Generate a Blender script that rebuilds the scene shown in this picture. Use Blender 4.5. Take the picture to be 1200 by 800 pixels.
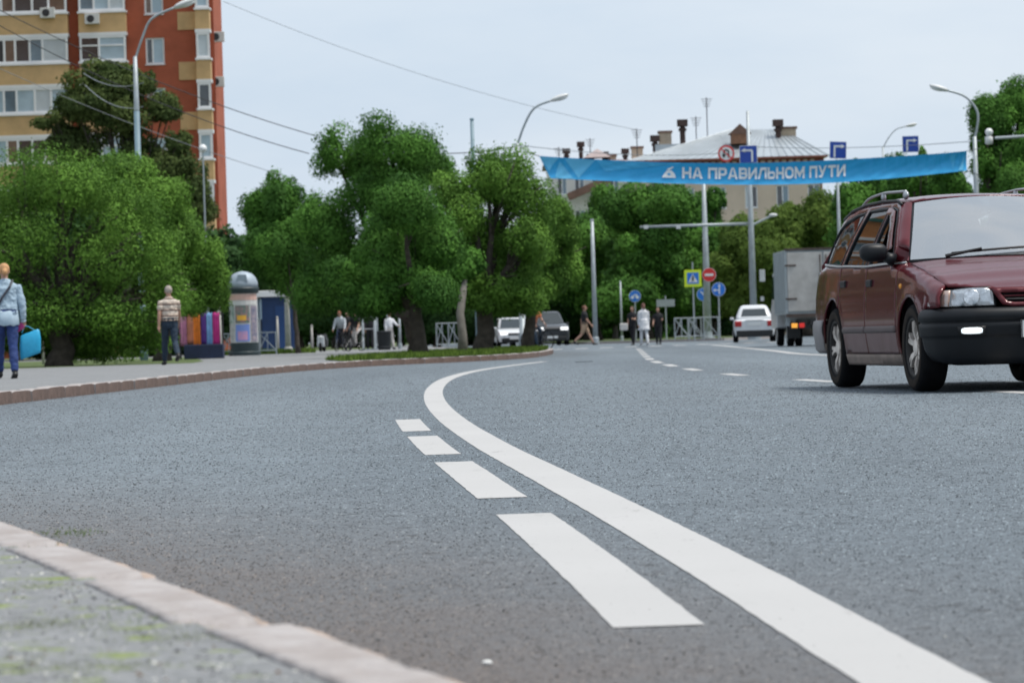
import bpy, bmesh, math, random
import numpy as np
from mathutils import Vector, Matrix, noise, kdtree
from mathutils.geometry import delaunay_2d_cdt

random.seed(7); np.random.seed(7)
for o in list(bpy.data.objects): bpy.data.objects.remove(o, do_unlink=True)
scene = bpy.context.scene
COL = scene.collection

# ------------------------------------------------------------------ camera
CAM_H, FPX, ROLL, PITCH = 0.48, 4000.0, 0.030, 5/4000.0
R0 = Vector((1, 0, 0)); F0 = Vector((0, math.cos(PITCH), -math.sin(PITCH))); U0 = Vector((0, math.sin(PITCH), math.cos(PITCH)))
RV = R0*math.cos(ROLL) - U0*math.sin(ROLL)
UV = R0*math.sin(ROLL) + U0*math.cos(ROLL)
CAMP = Vector((0, 0, CAM_H))
cd = bpy.data.cameras.new('camera'); cam = bpy.data.objects.new('camera', cd); COL.objects.link(cam)
cam.matrix_world = Matrix(((RV.x, UV.x, -F0.x, CAMP.x), (RV.y, UV.y, -F0.y, CAMP.y), (RV.z, UV.z, -F0.z, CAMP.z), (0, 0, 0, 1)))
cd.sensor_width = 36; cd.lens = 36*FPX/1200.0
cd.clip_start = 0.1; cd.clip_end = 6000
cd.dof.use_dof = True; cd.dof.focus_distance = 14.0; cd.dof.aperture_fstop = cd.lens/1000/0.0105
cd.dof.aperture_blades = 0
scene.camera = cam

# ------------------------------------------------------------------ sky, sun, exposure
SUN_EL, SUN_AZ = math.radians(67), math.radians(97)      # azimuth measured from +Y (view direction) towards +X
world = bpy.data.worlds.new('World'); scene.world = world; world.use_nodes = True
nt = world.node_tree; nt.nodes.clear()
def N(t, kind, **kw):
    n = t.nodes.new(kind)
    for k, v in kw.items():
        if k.startswith('i_'): n.inputs[k[2:].replace('_', ' ')].default_value = v
        else: setattr(n, k, v)
    return n
wo = N(nt, 'ShaderNodeOutputWorld'); bg = N(nt, 'ShaderNodeBackground')
sky = N(nt, 'ShaderNodeTexSky', sky_type='NISHITA', sun_disc=False)
sky.sun_elevation = SUN_EL; sky.sun_rotation = SUN_AZ; sky.dust_density = 3.0; sky.air_density = 1.0
tc = N(nt, 'ShaderNodeTexCoord'); mp = N(nt, 'ShaderNodeMapping'); mp.inputs['Scale'].default_value = (1.0, 1.0, 3.4)
nz = N(nt, 'ShaderNodeTexNoise', i_Scale=3.2, i_Detail=6.0, i_Roughness=0.55)
rp = N(nt, 'ShaderNodeValToRGB')
rp.color_ramp.elements[0].position = 0.34; rp.color_ramp.elements[0].color = (5.1, 6.1, 7.3, 1)
rp.color_ramp.elements[1].position = 0.72; rp.color_ramp.elements[1].color = (7.2, 7.7, 8.25, 1)
mx = N(nt, 'ShaderNodeMix', data_type='RGBA'); mx.inputs['Factor'].default_value = 0.86
nt.links.new(tc.outputs['Generated'], mp.inputs['Vector']); nt.links.new(mp.outputs['Vector'], nz.inputs['Vector'])
nt.links.new(nz.outputs['Fac'], rp.inputs['Fac'])
nt.links.new(sky.outputs['Color'], mx.inputs['A']); nt.links.new(rp.outputs['Color'], mx.inputs['B'])
nt.links.new(mx.outputs['Result'], bg.inputs['Color']); bg.inputs['Strength'].default_value = 0.053
nt.links.new(bg.outputs['Background'], wo.inputs['Surface'])
sl = bpy.data.lights.new('sun', 'SUN'); sl.energy = 1.5; sl.angle = math.radians(14); sl.color = (1.0, 0.95, 0.87)
so = bpy.data.objects.new('sun', sl); COL.objects.link(so)
sdir = Vector((math.cos(SUN_EL)*math.sin(SUN_AZ), math.cos(SUN_EL)*math.cos(SUN_AZ), math.sin(SUN_EL)))
so.rotation_euler = sdir.to_track_quat('Z', 'Y').to_euler(); so.location = (20, -20, 60)
scene.view_settings.view_transform = 'Standard'; scene.view_settings.look = 'None'
scene.view_settings.exposure = 1.24; scene.view_settings.gamma = 1.0
scene.cycles.use_denoising = True
try: scene.cycles.denoiser = 'OPENIMAGEDENOISE'
except Exception: pass
scene.cycles.max_bounces = 6; scene.cycles.transparent_max_bounces = 12
scene.cycles.sample_clamp_indirect = 6.0

# ------------------------------------------------------------------ helpers: pixel (1200x800) -> place
def ray(px, py):
    return F0*FPX + RV*(px-600) + UV*(400-py)
def at(px, py, d):
    r = ray(px, py); return CAMP + r*(d/r.y)
def gnd(px, py, z=0.0):
    r = ray(px, py); return CAMP + r*((z-CAM_H)/r.z)
def foot(px, d, z=0.0):
    "ground point seen in image column px at depth d"
    y = 395 + (600-px)*ROLL + (CAM_H-z)*FPX/d
    p = at(px, y, d); return Vector((p.x, d, z))
def m_px(n, d): return n*d/FPX

# ------------------------------------------------------------------ helpers: materials
MATS = {}
def mat(name, col, rough=0.6, metal=0.0, var=0.0, scale=4.0, bump=0.0, bscale=60.0, coat=0.0, spec=0.5, emit=None, emits=1.0, alpha=None, col2=None, coord='Object'):
    if name in MATS: return MATS[name]
    m = bpy.data.materials.new(name); m.use_nodes = True; t = m.node_tree
    b = t.nodes['Principled BSDF']
    b.inputs['Base Color'].default_value = (*col, 1); b.inputs['Roughness'].default_value = rough
    b.inputs['Metallic'].default_value = metal; b.inputs['Specular IOR Level'].default_value = spec
    if coat: b.inputs['Coat Weight'].default_value = coat; b.inputs['Coat Roughness'].default_value = 0.06
    tcn = N(t, 'ShaderNodeTexCoord')
    if var or col2:
        n1 = N(t, 'ShaderNodeTexNoise', i_Scale=scale, i_Detail=7.0, i_Roughness=0.62)
        t.links.new(tcn.outputs[coord], n1.inputs['Vector'])
        r1 = N(t, 'ShaderNodeValToRGB')
        a = col2 if col2 else tuple(c*(1-var) for c in col)
        c = col if col2 else tuple(min(1, c*(1+var)) for c in col)
        r1.color_ramp.elements[0].position = 0.33; r1.color_ramp.elements[0].color = (*a, 1)
        r1.color_ramp.elements[1].position = 0.68; r1.color_ramp.elements[1].color = (*c, 1)
        t.links.new(n1.outputs['Fac'], r1.inputs['Fac']); t.links.new(r1.outputs['Color'], b.inputs['Base Color'])
    if bump:
        n2 = N(t, 'ShaderNodeTexNoise', i_Scale=bscale, i_Detail=5.0)
        t.links.new(tcn.outputs[coord], n2.inputs['Vector'])
        bp = N(t, 'ShaderNodeBump'); bp.inputs['Strength'].default_value = bump; bp.inputs['Distance'].default_value = 0.01
        t.links.new(n2.outputs['Fac'], bp.inputs['Height']); t.links.new(bp.outputs['Normal'], b.inputs['Normal'])
    if emit:
        b.inputs['Emission Color'].default_value = (*emit, 1); b.inputs['Emission Strength'].default_value = emits
    MATS[name] = m; return m

def leaf_mat(name, dark, light, trans=0.35):
    if name in MATS: return MATS[name]
    m = bpy.data.materials.new(name); m.use_nodes = True; t = m.node_tree
    out = t.nodes['Material Output']; b = t.nodes['Principled BSDF']
    at_ = N(t, 'ShaderNodeAttribute', attribute_name='tone')
    r = N(t, 'ShaderNodeValToRGB')
    r.color_ramp.elements[0].color = (*dark, 1); r.color_ramp.elements[1].color = (*light, 1)
    t.links.new(at_.outputs['Fac'], r.inputs['Fac'])
    t.links.new(r.outputs['Color'], b.inputs['Base Color'])
    b.inputs['Roughness'].default_value = 0.7; b.inputs['Specular IOR Level'].default_value = 0.08
    tr = N(t, 'ShaderNodeBsdfTranslucent'); t.links.new(r.outputs['Color'], tr.inputs['Color'])
    ms = N(t, 'ShaderNodeMixShader'); ms.inputs[0].default_value = trans
    t.links.new(b.outputs[0], ms.inputs[1]); t.links.new(tr.outputs[0], ms.inputs[2]); t.links.new(ms.outputs[0], out.inputs['Surface'])
    MATS[name] = m; return m

def glass_mat(name, tint=(0.5, 0.55, 0.55), refl=0.3, rough=0.03, opac=0.25, body=(0.02, 0.03, 0.035)):
    "pane: part mirror, part see-through, part coloured film"
    if name in MATS: return MATS[name]
    m = bpy.data.materials.new(name); m.use_nodes = True; t = m.node_tree; t.nodes.clear()
    out = N(t, 'ShaderNodeOutputMaterial'); tr = N(t, 'ShaderNodeBsdfTransparent'); tr.inputs[0].default_value = (*tint, 1)
    gl = N(t, 'ShaderNodeBsdfGlossy'); gl.inputs['Roughness'].default_value = rough
    df = N(t, 'ShaderNodeBsdfDiffuse'); df.inputs[0].default_value = (*body, 1)
    lw = N(t, 'ShaderNodeLayerWeight'); lw.inputs['Blend'].default_value = 0.35
    ma = N(t, 'ShaderNodeMath', operation='MULTIPLY_ADD'); ma.inputs[1].default_value = 0.6; ma.inputs[2].default_value = refl
    t.links.new(lw.outputs['Fresnel'], ma.inputs[0])
    m1 = N(t, 'ShaderNodeMixShader'); m1.inputs[0].default_value = opac
    m2 = N(t, 'ShaderNodeMixShader')
    t.links.new(tr.outputs[0], m1.inputs[1]); t.links.new(df.outputs[0], m1.inputs[2])
    t.links.new(ma.outputs[0], m2.inputs[0]); t.links.new(m1.outputs[0], m2.inputs[1]); t.links.new(gl.outputs[0], m2.inputs[2])
    t.links.new(m2.outputs[0], out.inputs['Surface'])
    MATS[name] = m; return m

# ------------------------------------------------------------------ helpers: things
def tag(o, label=None, cat=None, group=None, kind=None):
    if label: o['label'] = label
    if cat: o['category'] = cat
    if group: o['group'] = group
    if kind: o['kind'] = kind
    return o
def thing(name, label, cat, loc=(0, 0, 0), rz=0.0, group=None, scale=None):
    o = bpy.data.objects.new(name, None); COL.objects.link(o); o.empty_display_size = 0.2
    o.location = loc; o.rotation_euler = (0, 0, rz)
    if scale: o.scale = (scale,)*3
    return tag(o, label, cat, group)
def copy_tree(o, parent=None):
    c = o.copy(); COL.objects.link(c); c.parent = parent
    for ch in list(o.children): copy_tree(ch, c)
    return c

def frame_of(d):
    d = d.normalized(); a = Vector((0, 0, 1)) if abs(d.z) < 0.95 else Vector((1, 0, 0))
    s = d.cross(a).normalized(); return s, d.cross(s).normalized()

class MB:
    def __init__(s): s.v = []; s.f = []; s.m = []
    def add(s, vs, fs, mi=0):
        b = len(s.v); s.v += [Vector(q) for q in vs]
        for q in fs: s.f.append([b+i for i in q]); s.m.append(mi)
        return s
    def box(s, c, d, mi=0, M=None):
        x, y, z = [q/2 for q in d]
        vs = [Vector((a*x, b*y, e*z)) for e in (-1, 1) for b in (-1, 1) for a in (-1, 1)]
        if M is not None: vs = [M @ q for q in vs]
        c = Vector(c); vs = [q+c for q in vs]
        return s.add(vs, [(0, 2, 3, 1), (4, 5, 7, 6), (0, 1, 5, 4), (1, 3, 7, 5), (3, 2, 6, 7), (2, 0, 4, 6)], mi)
    def tube(s, pts, r, n=8, mi=0, cap=True, sq=None):
        pts = [Vector(q) for q in pts]; k = len(pts)
        rs = r if isinstance(r, (list, tuple)) else [r]*k
        vs = []; prev = None
        for i, q in enumerate(pts):
            d = (pts[min(i+1, k-1)] - pts[max(i-1, 0)])
            if d.length < 1e-9: d = Vector((0, 0, 1))
            if prev is None: a, b = frame_of(d)
            else:
                dn = d.normalized(); a = (prev - dn*prev.dot(dn))
                a = a.normalized() if a.length > 1e-6 else frame_of(d)[0]; b = dn.cross(a)
            prev = a
            rr = rs[i]; ra, rb = rr if isinstance(rr, (list, tuple)) else (rr, rr)
            for j in range(n):
                t = 2*math.pi*j/n + (math.pi/n if sq else 0)
                vs.append(q + a*math.cos(t)*ra + b*math.sin(t)*rb)
        fs = []
        for i in range(k-1):
            for j in range(n):
                j2 = (j+1) % n; fs.append((i*n+j, i*n+j2, (i+1)*n+j2, (i+1)*n+j))
        if cap: fs.append(tuple(reversed(range(n)))); fs.append(tuple((k-1)*n+j for j in range(n)))
        return s.add(vs, fs, mi)
    def lathe(s, prof, n=20, mi=0, M=None, cap=True):
        vs = []; k = len(prof)
        for r, z in prof:
            for j in range(n):
                t = 2*math.pi*j/n; vs.append(Vector((r*math.cos(t), r*math.sin(t), z)))
        if M is not None: vs = [M @ q for q in vs]
        fs = [(i*n+j, i*n+(j+1) % n, (i+1)*n+(j+1) % n, (i+1)*n+j) for i in range(k-1) for j in range(n)]
        if cap: fs.append(tuple(reversed(range(n)))); fs.append(tuple((k-1)*n+j for j in range(n)))
        return s.add(vs, fs, mi)
    def ell(s, c, r, mi=0, nu=12, nv=8, M=None):
        vs = []; c = Vector(c)
        for i in range(nv+1):
            ph = math.pi*(i/nv) ; ph = min(max(ph, 0.02), math.pi-0.02)
            for j in range(nu):
                t = 2*math.pi*j/nu
                q = Vector((r[0]*math.sin(ph)*math.cos(t), r[1]*math.sin(ph)*math.sin(t), -r[2]*math.cos(ph)))
                vs.append((M @ q if M is not None else q) + c)
        fs = [(i*nu+j, i*nu+(j+1) % nu, (i+1)*nu+(j+1) % nu, (i+1)*nu+j) for i in range(nv) for j in range(nu)]
        fs.append(tuple(reversed(range(nu)))); fs.append(tuple(nv*nu+j for j in range(nu)))
        return s.add(vs, fs, mi)
    def prism(s, poly, h, M=None, mi=0):
        "2D polygon (x, z) extruded along local y from 0 to h"
        k = len(poly)
        vs = [Vector((x, 0, z)) for x, z in poly] + [Vector((x, h, z)) for x, z in poly]
        if M is not None: vs = [M @ q for q in vs]
        fs = [tuple(range(k)), tuple(reversed(range(k, 2*k)))] + [(i, i+k, (i+1) % k+k, (i+1) % k) for i in range(k)]
        return s.add(vs, fs, mi)
    def build(s, name, mats, parent=None, smooth=False, origin=None, bevel=0.0, fix=True):
        me = bpy.data.meshes.new(name); o0 = Vector(origin) if origin is not None else Vector((0, 0, 0))
        me.from_pydata([q-o0 for q in s.v], [], s.f)
        mats = mats if isinstance(mats, (list, tuple)) else [mats]
        for m in mats: me.materials.append(m)
        if len(mats) > 1: me.polygons.foreach_set('material_index', s.m)
        if fix:
            b = bmesh.new(); b.from_mesh(me); bmesh.ops.recalc_face_normals(b, faces=b.faces); b.to_mesh(me); b.free()
        if smooth: me.polygons.foreach_set('use_smooth', [True]*len(me.polygons))
        o = bpy.data.objects.new(name, me); COL.objects.link(o)
        if parent is not None: o.parent = parent
        elif origin is not None: o.location = o0
        if bevel:
            md = o.modifiers.new('bevel', 'BEVEL'); md.width = bevel; md.segments = 2; md.limit_method = 'ANGLE'
            if smooth: pass
        return o

def smooth_angle(o, ang=35):
    me = o.data; me.polygons.foreach_set('use_smooth', [True]*len(me.polygons))
    try: me.set_sharp_from_angle(angle=math.radians(ang))
    except Exception: pass

def spline(pts, step):
    "Catmull-Rom through 2D points, resampled about every step"
    P = [Vector((p[0], p[1])) for p in pts]; P = [P[0]*2-P[1]] + P + [P[-1]*2-P[-2]]
    dense = []
    for i in range(1, len(P)-2):
        for k in range(24):
            t = k/24.0; a, b, c, d = P[i-1], P[i], P[i+1], P[i+2]
            dense.append(0.5*((2*b) + (c-a)*t + (2*a-5*b+4*c-d)*t*t + (3*b-a-3*c+d)*t**3))
    dense.append(P[-2])
    out = [dense[0].copy()]; acc = 0.0
    for a, b in zip(dense, dense[1:]):
        L = (b-a).length; p = 0.0
        while acc + (L-p) >= step:
            p += step-acc; acc = 0.0; out.append(a.lerp(b, p/L))
        acc += L-p
    return out
# ================================================================== THE SETTING
def pnode(t):
    g = N(t, 'ShaderNodeNewGeometry'); return g.outputs['Position']
def ramp(t, src, stops):
    r = N(t, 'ShaderNodeValToRGB'); e = r.color_ramp.elements
    while len(e) < len(stops): e.new(0.5)
    for q, (p, c) in zip(e, stops): q.position = p; q.color = (*c, 1) if len(c) == 3 else c
    t.links.new(src, r.inputs['Fac']); return r.outputs['Color']
def mixc(t, fac, a, b, mode='MIX'):
    m = N(t, 'ShaderNodeMix', data_type='RGBA', blend_type=mode)
    for s_, v in (('Factor', fac), ('A', a), ('B', b)):
        if isinstance(v, (int, float)): m.inputs[s_].default_value = v
        elif isinstance(v, tuple): m.inputs[s_].default_value = (*v, 1)
        else: t.links.new(v, m.inputs[s_])
    return m.outputs['Result']

def asphalt_mat():
    m = bpy.data.materials.new('asphalt'); m.use_nodes = True; t = m.node_tree; b = t.nodes['Principled BSDF']
    pos = pnode(t)
    vo = N(t, 'ShaderNodeTexVoronoi', i_Scale=62.0); t.links.new(pos, vo.inputs['Vector'])
    vo2 = N(t, 'ShaderNodeTexVoronoi', i_Scale=30.0); t.links.new(pos, vo2.inputs['Vector'])
    nf = N(t, 'ShaderNodeTexNoise', i_Scale=46.0, i_Detail=6.0, i_Roughness=0.7); t.links.new(pos, nf.inputs['Vector'])
    nm = N(t, 'ShaderNodeTexNoise', i_Scale=1.3, i_Detail=5.0, i_Roughness=0.6); t.links.new(pos, nm.inputs['Vector'])
    mp_ = N(t, 'ShaderNodeMapping'); mp_.inputs['Scale'].default_value = (0.5, 0.03, 1); t.links.new(pos, mp_.inputs['Vector'])
    nl = N(t, 'ShaderNodeTexNoise', i_Scale=1.0, i_Detail=3.0); t.links.new(mp_.outputs[0], nl.inputs['Vector'])
    stone = ramp(t, vo.outputs['Color'], [(0.0, (0.080, 0.098, 0.114)), (0.45, (0.110, 0.136, 0.158)), (1.0, (0.185, 0.222, 0.25))])
    pits = ramp(t, nf.outputs['Fac'], [(0.36, (0.5, 0.5, 0.5)), (0.47, (1, 1, 1))])
    c = mixc(t, 0.85, stone, pits, 'MULTIPLY')
    dark = ramp(t, vo2.outputs['Color'], [(0.10, (0.16, 0.17, 0.18)), (0.15, (1, 1, 1))])
    c = mixc(t, 0.8, c, dark, 'MULTIPLY')
    mid = ramp(t, nm.outputs['Fac'], [(0.3, (0.84, 0.84, 0.84)), (0.7, (1.12, 1.12, 1.12))])
    c = mixc(t, 1.0, c, mid, 'MULTIPLY')
    lane = ramp(t, nl.outputs['Fac'], [(0.35, (0.80, 0.81, 0.82)), (0.65, (1.14, 1.14, 1.13))])
    c = mixc(t, 1.0, c, lane, 'MULTIPLY')
    du = N(t, 'ShaderNodeAttribute', attribute_name='dust')
    dn = N(t, 'ShaderNodeMath', operation='MULTIPLY'); t.links.new(du.outputs['Fac'], dn.inputs[0]); 
    rr = ramp(t, nm.outputs['Fac'], [(0.25, (0.55, 0.55, 0.55)), (0.65, (1, 1, 1))]); t.links.new(rr, dn.inputs[1])
    c = mixc(t, dn.outputs[0], c, mixc(t, 1.0, (0.105, 0.088, 0.080), pits, 'MULTIPLY'))
    t.links.new(c, b.inputs['Base Color'])
    b.inputs['Roughness'].default_value = 0.72; b.inputs['Specular IOR Level'].default_value = 0.45
    ad = N(t, 'ShaderNodeMath', operation='ADD'); t.links.new(vo.outputs['Distance'], ad.inputs[0]); t.links.new(nf.outputs['Fac'], ad.inputs[1])
    bp = N(t, 'ShaderNodeBump'); bp.inputs['Strength'].default_value = 0.12; bp.inputs['Distance'].default_value = 0.003
    t.links.new(ad.outputs[0], bp.inputs['Height']); t.links.new(bp.outputs[0], b.inputs['Normal'])
    return m
def paint_mat():
    m = bpy.data.materials.new('road_paint'); m.use_nodes = True; t = m.node_tree; b = t.nodes['Principled BSDF']
    pos = pnode(t)
    n1 = N(t, 'ShaderNodeTexNoise', i_Scale=60.0, i_Detail=6.0, i_Roughness=0.75); t.links.new(pos, n1.inputs['Vector'])
    n2 = N(t, 'ShaderNodeTexNoise', i_Scale=0.9, i_Detail=3.0); t.links.new(pos, n2.inputs['Vector'])
    c = ramp(t, n2.outputs['Fac'], [(0.3, (0.415, 0.407, 0.398)), (0.7, (0.445, 0.436, 0.427))])
    w = ramp(t, n1.outputs['Fac'], [(0.29, (0.3, 0.3, 0.31)), (0.38, (1, 1, 1))])
    mq = N(t, 'ShaderNodeMapping'); mq.inputs['Scale'].default_value = (9, 2.2, 1); t.links.new(pos, mq.inputs['Vector']); n5 = N(t, 'ShaderNodeTexNoise', i_Scale=1.0, i_Detail=7.0, i_Roughness=0.7); t.links.new(mq.outputs[0], n5.inputs['Vector'])
    c = mixc(t, 1.0, c, ramp(t, n5.outputs['Fac'], [(0.60, (1, 1, 1)), (0.74, (.62, .61, .60))]), 'MULTIPLY')
    c = mixc(t, 1.0, c, w, 'MULTIPLY'); t.links.new(c, b.inputs['Base Color']); b.inputs['Roughness'].default_value = 0.6
    bp = N(t, 'ShaderNodeBump'); bp.inputs['Strength'].default_value = 0.12; bp.inputs['Distance'].default_value = 0.003
    t.links.new(n1.outputs['Fac'], bp.inputs['Height']); t.links.new(bp.outputs[0], b.inputs['Normal'])
    return m
def pavement_mat():
    m = bpy.data.materials.new('pavement_asphalt'); m.use_nodes = True; t = m.node_tree; b = t.nodes['Principled BSDF']
    pos = pnode(t)
    n1 = N(t, 'ShaderNodeTexNoise', i_Scale=55.0, i_Detail=7.0, i_Roughness=0.7); t.links.new(pos, n1.inputs['Vector'])
    n2 = N(t, 'ShaderNodeTexNoise', i_Scale=2.4, i_Detail=6.0, i_Roughness=0.65); t.links.new(pos, n2.inputs['Vector'])
    n3 = N(t, 'ShaderNodeTexNoise', i_Scale=9.0, i_Detail=6.0, i_Roughness=0.7); t.links.new(pos, n3.inputs['Vector'])
    c = ramp(t, n1.outputs['Fac'], [(0.28, (0.09, 0.094, 0.097)), (0.5, (0.20, 0.206, 0.212)), (0.75, (0.33, 0.335, 0.34))])
    c = mixc(t, 1.0, c, ramp(t, n2.outputs['Fac'], [(0.3, (0.8, 0.8, 0.8)), (0.7, (1.1, 1.1, 1.1))]), 'MULTIPLY')
    mo = N(t, 'ShaderNodeAttribute', attribute_name='moss')
    mm = N(t, 'ShaderNodeMath', operation='MULTIPLY'); t.links.new(mo.outputs['Fac'], mm.inputs[0])
    mk = ramp(t, n3.outputs['Fac'], [(0.545, (0, 0, 0)), (0.62, (1, 1, 1))]); t.links.new(mk, mm.inputs[1])
    mossc = ramp(t, n1.outputs['Fac'], [(0.3, (0.09, 0.13, 0.03)), (0.7, (0.26, 0.31, 0.09))])
    c = mixc(t, mm.outputs[0], c, mossc); t.links.new(c, b.inputs['Base Color']); b.inputs['Roughness'].default_value = 0.85
    bp = N(t, 'ShaderNodeBump'); bp.inputs['Strength'].default_value = 0.5; bp.inputs['Distance'].default_value = 0.006
    t.links.new(n1.outputs['Fac'], bp.inputs['Height']); t.links.new(bp.outputs[0], b.inputs['Normal'])
    return m
ASPH, PAINT, PAVE = asphalt_mat(), paint_mat(), pavement_mat()
GRASSG = mat('lawn_soil', (0.075, 0.11, 0.03), 0.95, var=0.35, scale=1.5, bump=0.5, bscale=30, coord='Object')
KERB = mat('kerb_concrete', (0.40, 0.375, 0.37), 0.85, col2=(0.29, 0.255, 0.24), scale=11.0, bump=0.8, bscale=55)
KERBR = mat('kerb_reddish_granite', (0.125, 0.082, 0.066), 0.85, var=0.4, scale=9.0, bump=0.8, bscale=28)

# ground sheet to the horizon
mb = MB(); mb.add([(-3000, -400, -0.03), (3000, -400, -0.03), (3000, 4000, -0.03), (-3000, 4000, -0.03)], [(0, 1, 2, 3)])
tag(mb.build('ground', GRASSG), kind='structure')

# the left kerb line (its road-side edge), one long bend
KP = [(9, -22), (4.5, -9), (1.9, -2.2), (0.62, 1.4), (0.28, 2.5), (-0.03, 3.57), (-0.21, 4.2), (-0.414, 4.97), (-0.69, 6.0), (-1.143, 7.62), (-1.85, 10.2),
      (-2.9, 14.5), (-3.9, 20), (-4.5, 26), (-4.68, 31), (-4.62, 34), (-4.38, 41.5), (-4.05, 53), (-3.45, 61.5), (-2.6, 66.4), (-1.2, 70.2),
      (0.13, 74.5), (0.85, 84), (1.18, 97), (1.02, 104), (0.1, 112), (-2, 135), (-4, 170), (-6, 220), (-9, 320)]
PATH = spline(KP, 0.25)
def path_normals(P):
    out = []
    for i in range(len(P)):
        d = (P[min(i+1, len(P)-1)] - P[max(i-1, 0)]).normalized(); out.append(Vector((-d.y, d.x)))   # to the left of travel
    return out
PN = path_normals(PATH)
# road: lofted from the kerb line to the right
mb = MB(); offs = [-0.16, 0.0, 0.12, 0.3, 0.5, 0.8, 1.2, 1.8, 3, 6, 12, 25, 120]; dustv = [1, 1, 1, 0.95, 0.85, 0.62, 0.34, 0.12, 0, 0, 0, 0, 0]
rows = [i for i in range(0, len(PATH), 2)]
vs = []; du = []
for i in rows:
    p, n = PATH[i], PN[i]; fade = max(0.12, min(1, (14-p.y)/8.0)) if p.y > 6 else 1.0
    for o, dv in zip(offs, dustv):
        if o <= 3: q = p - n*o
        else: q = Vector((p.x - n.x*3 + (o-3), p.y - n.y*3))
        vs.append((q.x, q.y, 0.0)); du.append(dv*fade)
k = len(offs)
fs = [(a*k+b, a*k+b+1, (a+1)*k+b+1, (a+1)*k+b) for a in range(len(rows)-1) for b in range(k-1)]
mb.add(vs, fs); road = mb.build('road', ASPH); tag(road, kind='structure')
at_ = road.data.attributes.new('dust', 'FLOAT', 'POINT'); at_.data.foreach_set('value', du)

# pavement on the left of the kerb
mb = MB(); offs = [0.13, 0.3, 0.6, 1.0, 1.6, 3, 6, 12, 30, 90]; vs = []; mo = []
for i in rows:
    p, n = PATH[i], PN[i]
    for o in offs:
        q = p + n*o if o <= 0.3 else Vector((p.x + n.x*0.3 - (o-0.3), p.y + n.y*0.3))
        vs.append((q.x, q.y, 0.115)); mo.append(1.0 if p.y < 16 else 0.0)
k = len(offs)
fs = [(a*k+b, a*k+b+1, (a+1)*k+b+1, (a+1)*k+b) for a in range(len(rows)-1) for b in range(k-1)]
mb.add(vs, fs); pavement = mb.build('pavement', PAVE); tag(pavement, kind='structure')
at_ = pavement.data.attributes.new('moss', 'FLOAT', 'POINT'); at_.data.foreach_set('value', mo)

# kerb stones, each a stone of its own
def stone_mesh(name, L, seed, fine, mats):
    bm = bmesh.new(); nx, ny, nz_ = (26, 5, 5) if fine else (5, 2, 2)
    w, h = 0.155, 0.24
    bmesh.ops.create_cube(bm, size=1.0)
    bmesh.ops.subdivide_edges(bm, edges=[e for e in bm.edges if abs((e.verts[0].co-e.verts[1].co).y) > .5], cuts=nx, use_grid_fill=True)
    if fine:
        bmesh.ops.subdivide_edges(bm, edges=[e for e in bm.edges if abs((e.verts[0].co-e.verts[1].co).x) > .5], cuts=6, use_grid_fill=True)
        bmesh.ops.subdivide_edges(bm, edges=[e for e in bm.edges if abs((e.verts[0].co-e.verts[1].co).z) > .5], cuts=6, use_grid_fill=True)
    rs = random.Random(seed)
    for v in bm.verts:
        x, y, z = v.co
        v.co = Vector((x*w, y*L, z*h))
        # worn arris on the road side (+x) and small chips
        if z > .3 and x > .3:
            c = 0.5+0.5*noise.noise(Vector((seed*3.1, y*L*4.0, 0)))+(.9 if fine and noise.noise(Vector((seed*1.7, y*L*9.0, 3))) > .32 else 0)
            k_ = (0.016 + 0.012*c) if fine else 0.016
            v.co.x -= k_*max(0, (z-.3)/.2); v.co.z -= 0.4*k_*max(0, (x-.3)/.2)
        if z > .45 and abs(y) > .46: v.co.z -= 0.006 + 0.01*rs.random()
        if fine:
            v.co += Vector((noise.noise(v.co*22+Vector((seed, 0, 0))), noise.noise(v.co*22+Vector((0, seed, 0))), noise.noise(v.co*22+Vector((0, 0, seed)))))*0.0022
    bm.normal_update()
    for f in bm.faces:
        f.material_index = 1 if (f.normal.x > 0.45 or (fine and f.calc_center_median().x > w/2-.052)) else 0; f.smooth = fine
    me = bpy.data.meshes.new(name); bm.to_mesh(me); bm.free()
    for m in mats: me.materials.append(m)
    return me
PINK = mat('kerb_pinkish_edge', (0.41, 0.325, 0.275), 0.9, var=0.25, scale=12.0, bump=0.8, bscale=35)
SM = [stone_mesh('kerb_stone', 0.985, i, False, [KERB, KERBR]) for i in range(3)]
kerb = thing('kerb', None, None); tag(kerb, kind='structure')
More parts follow.
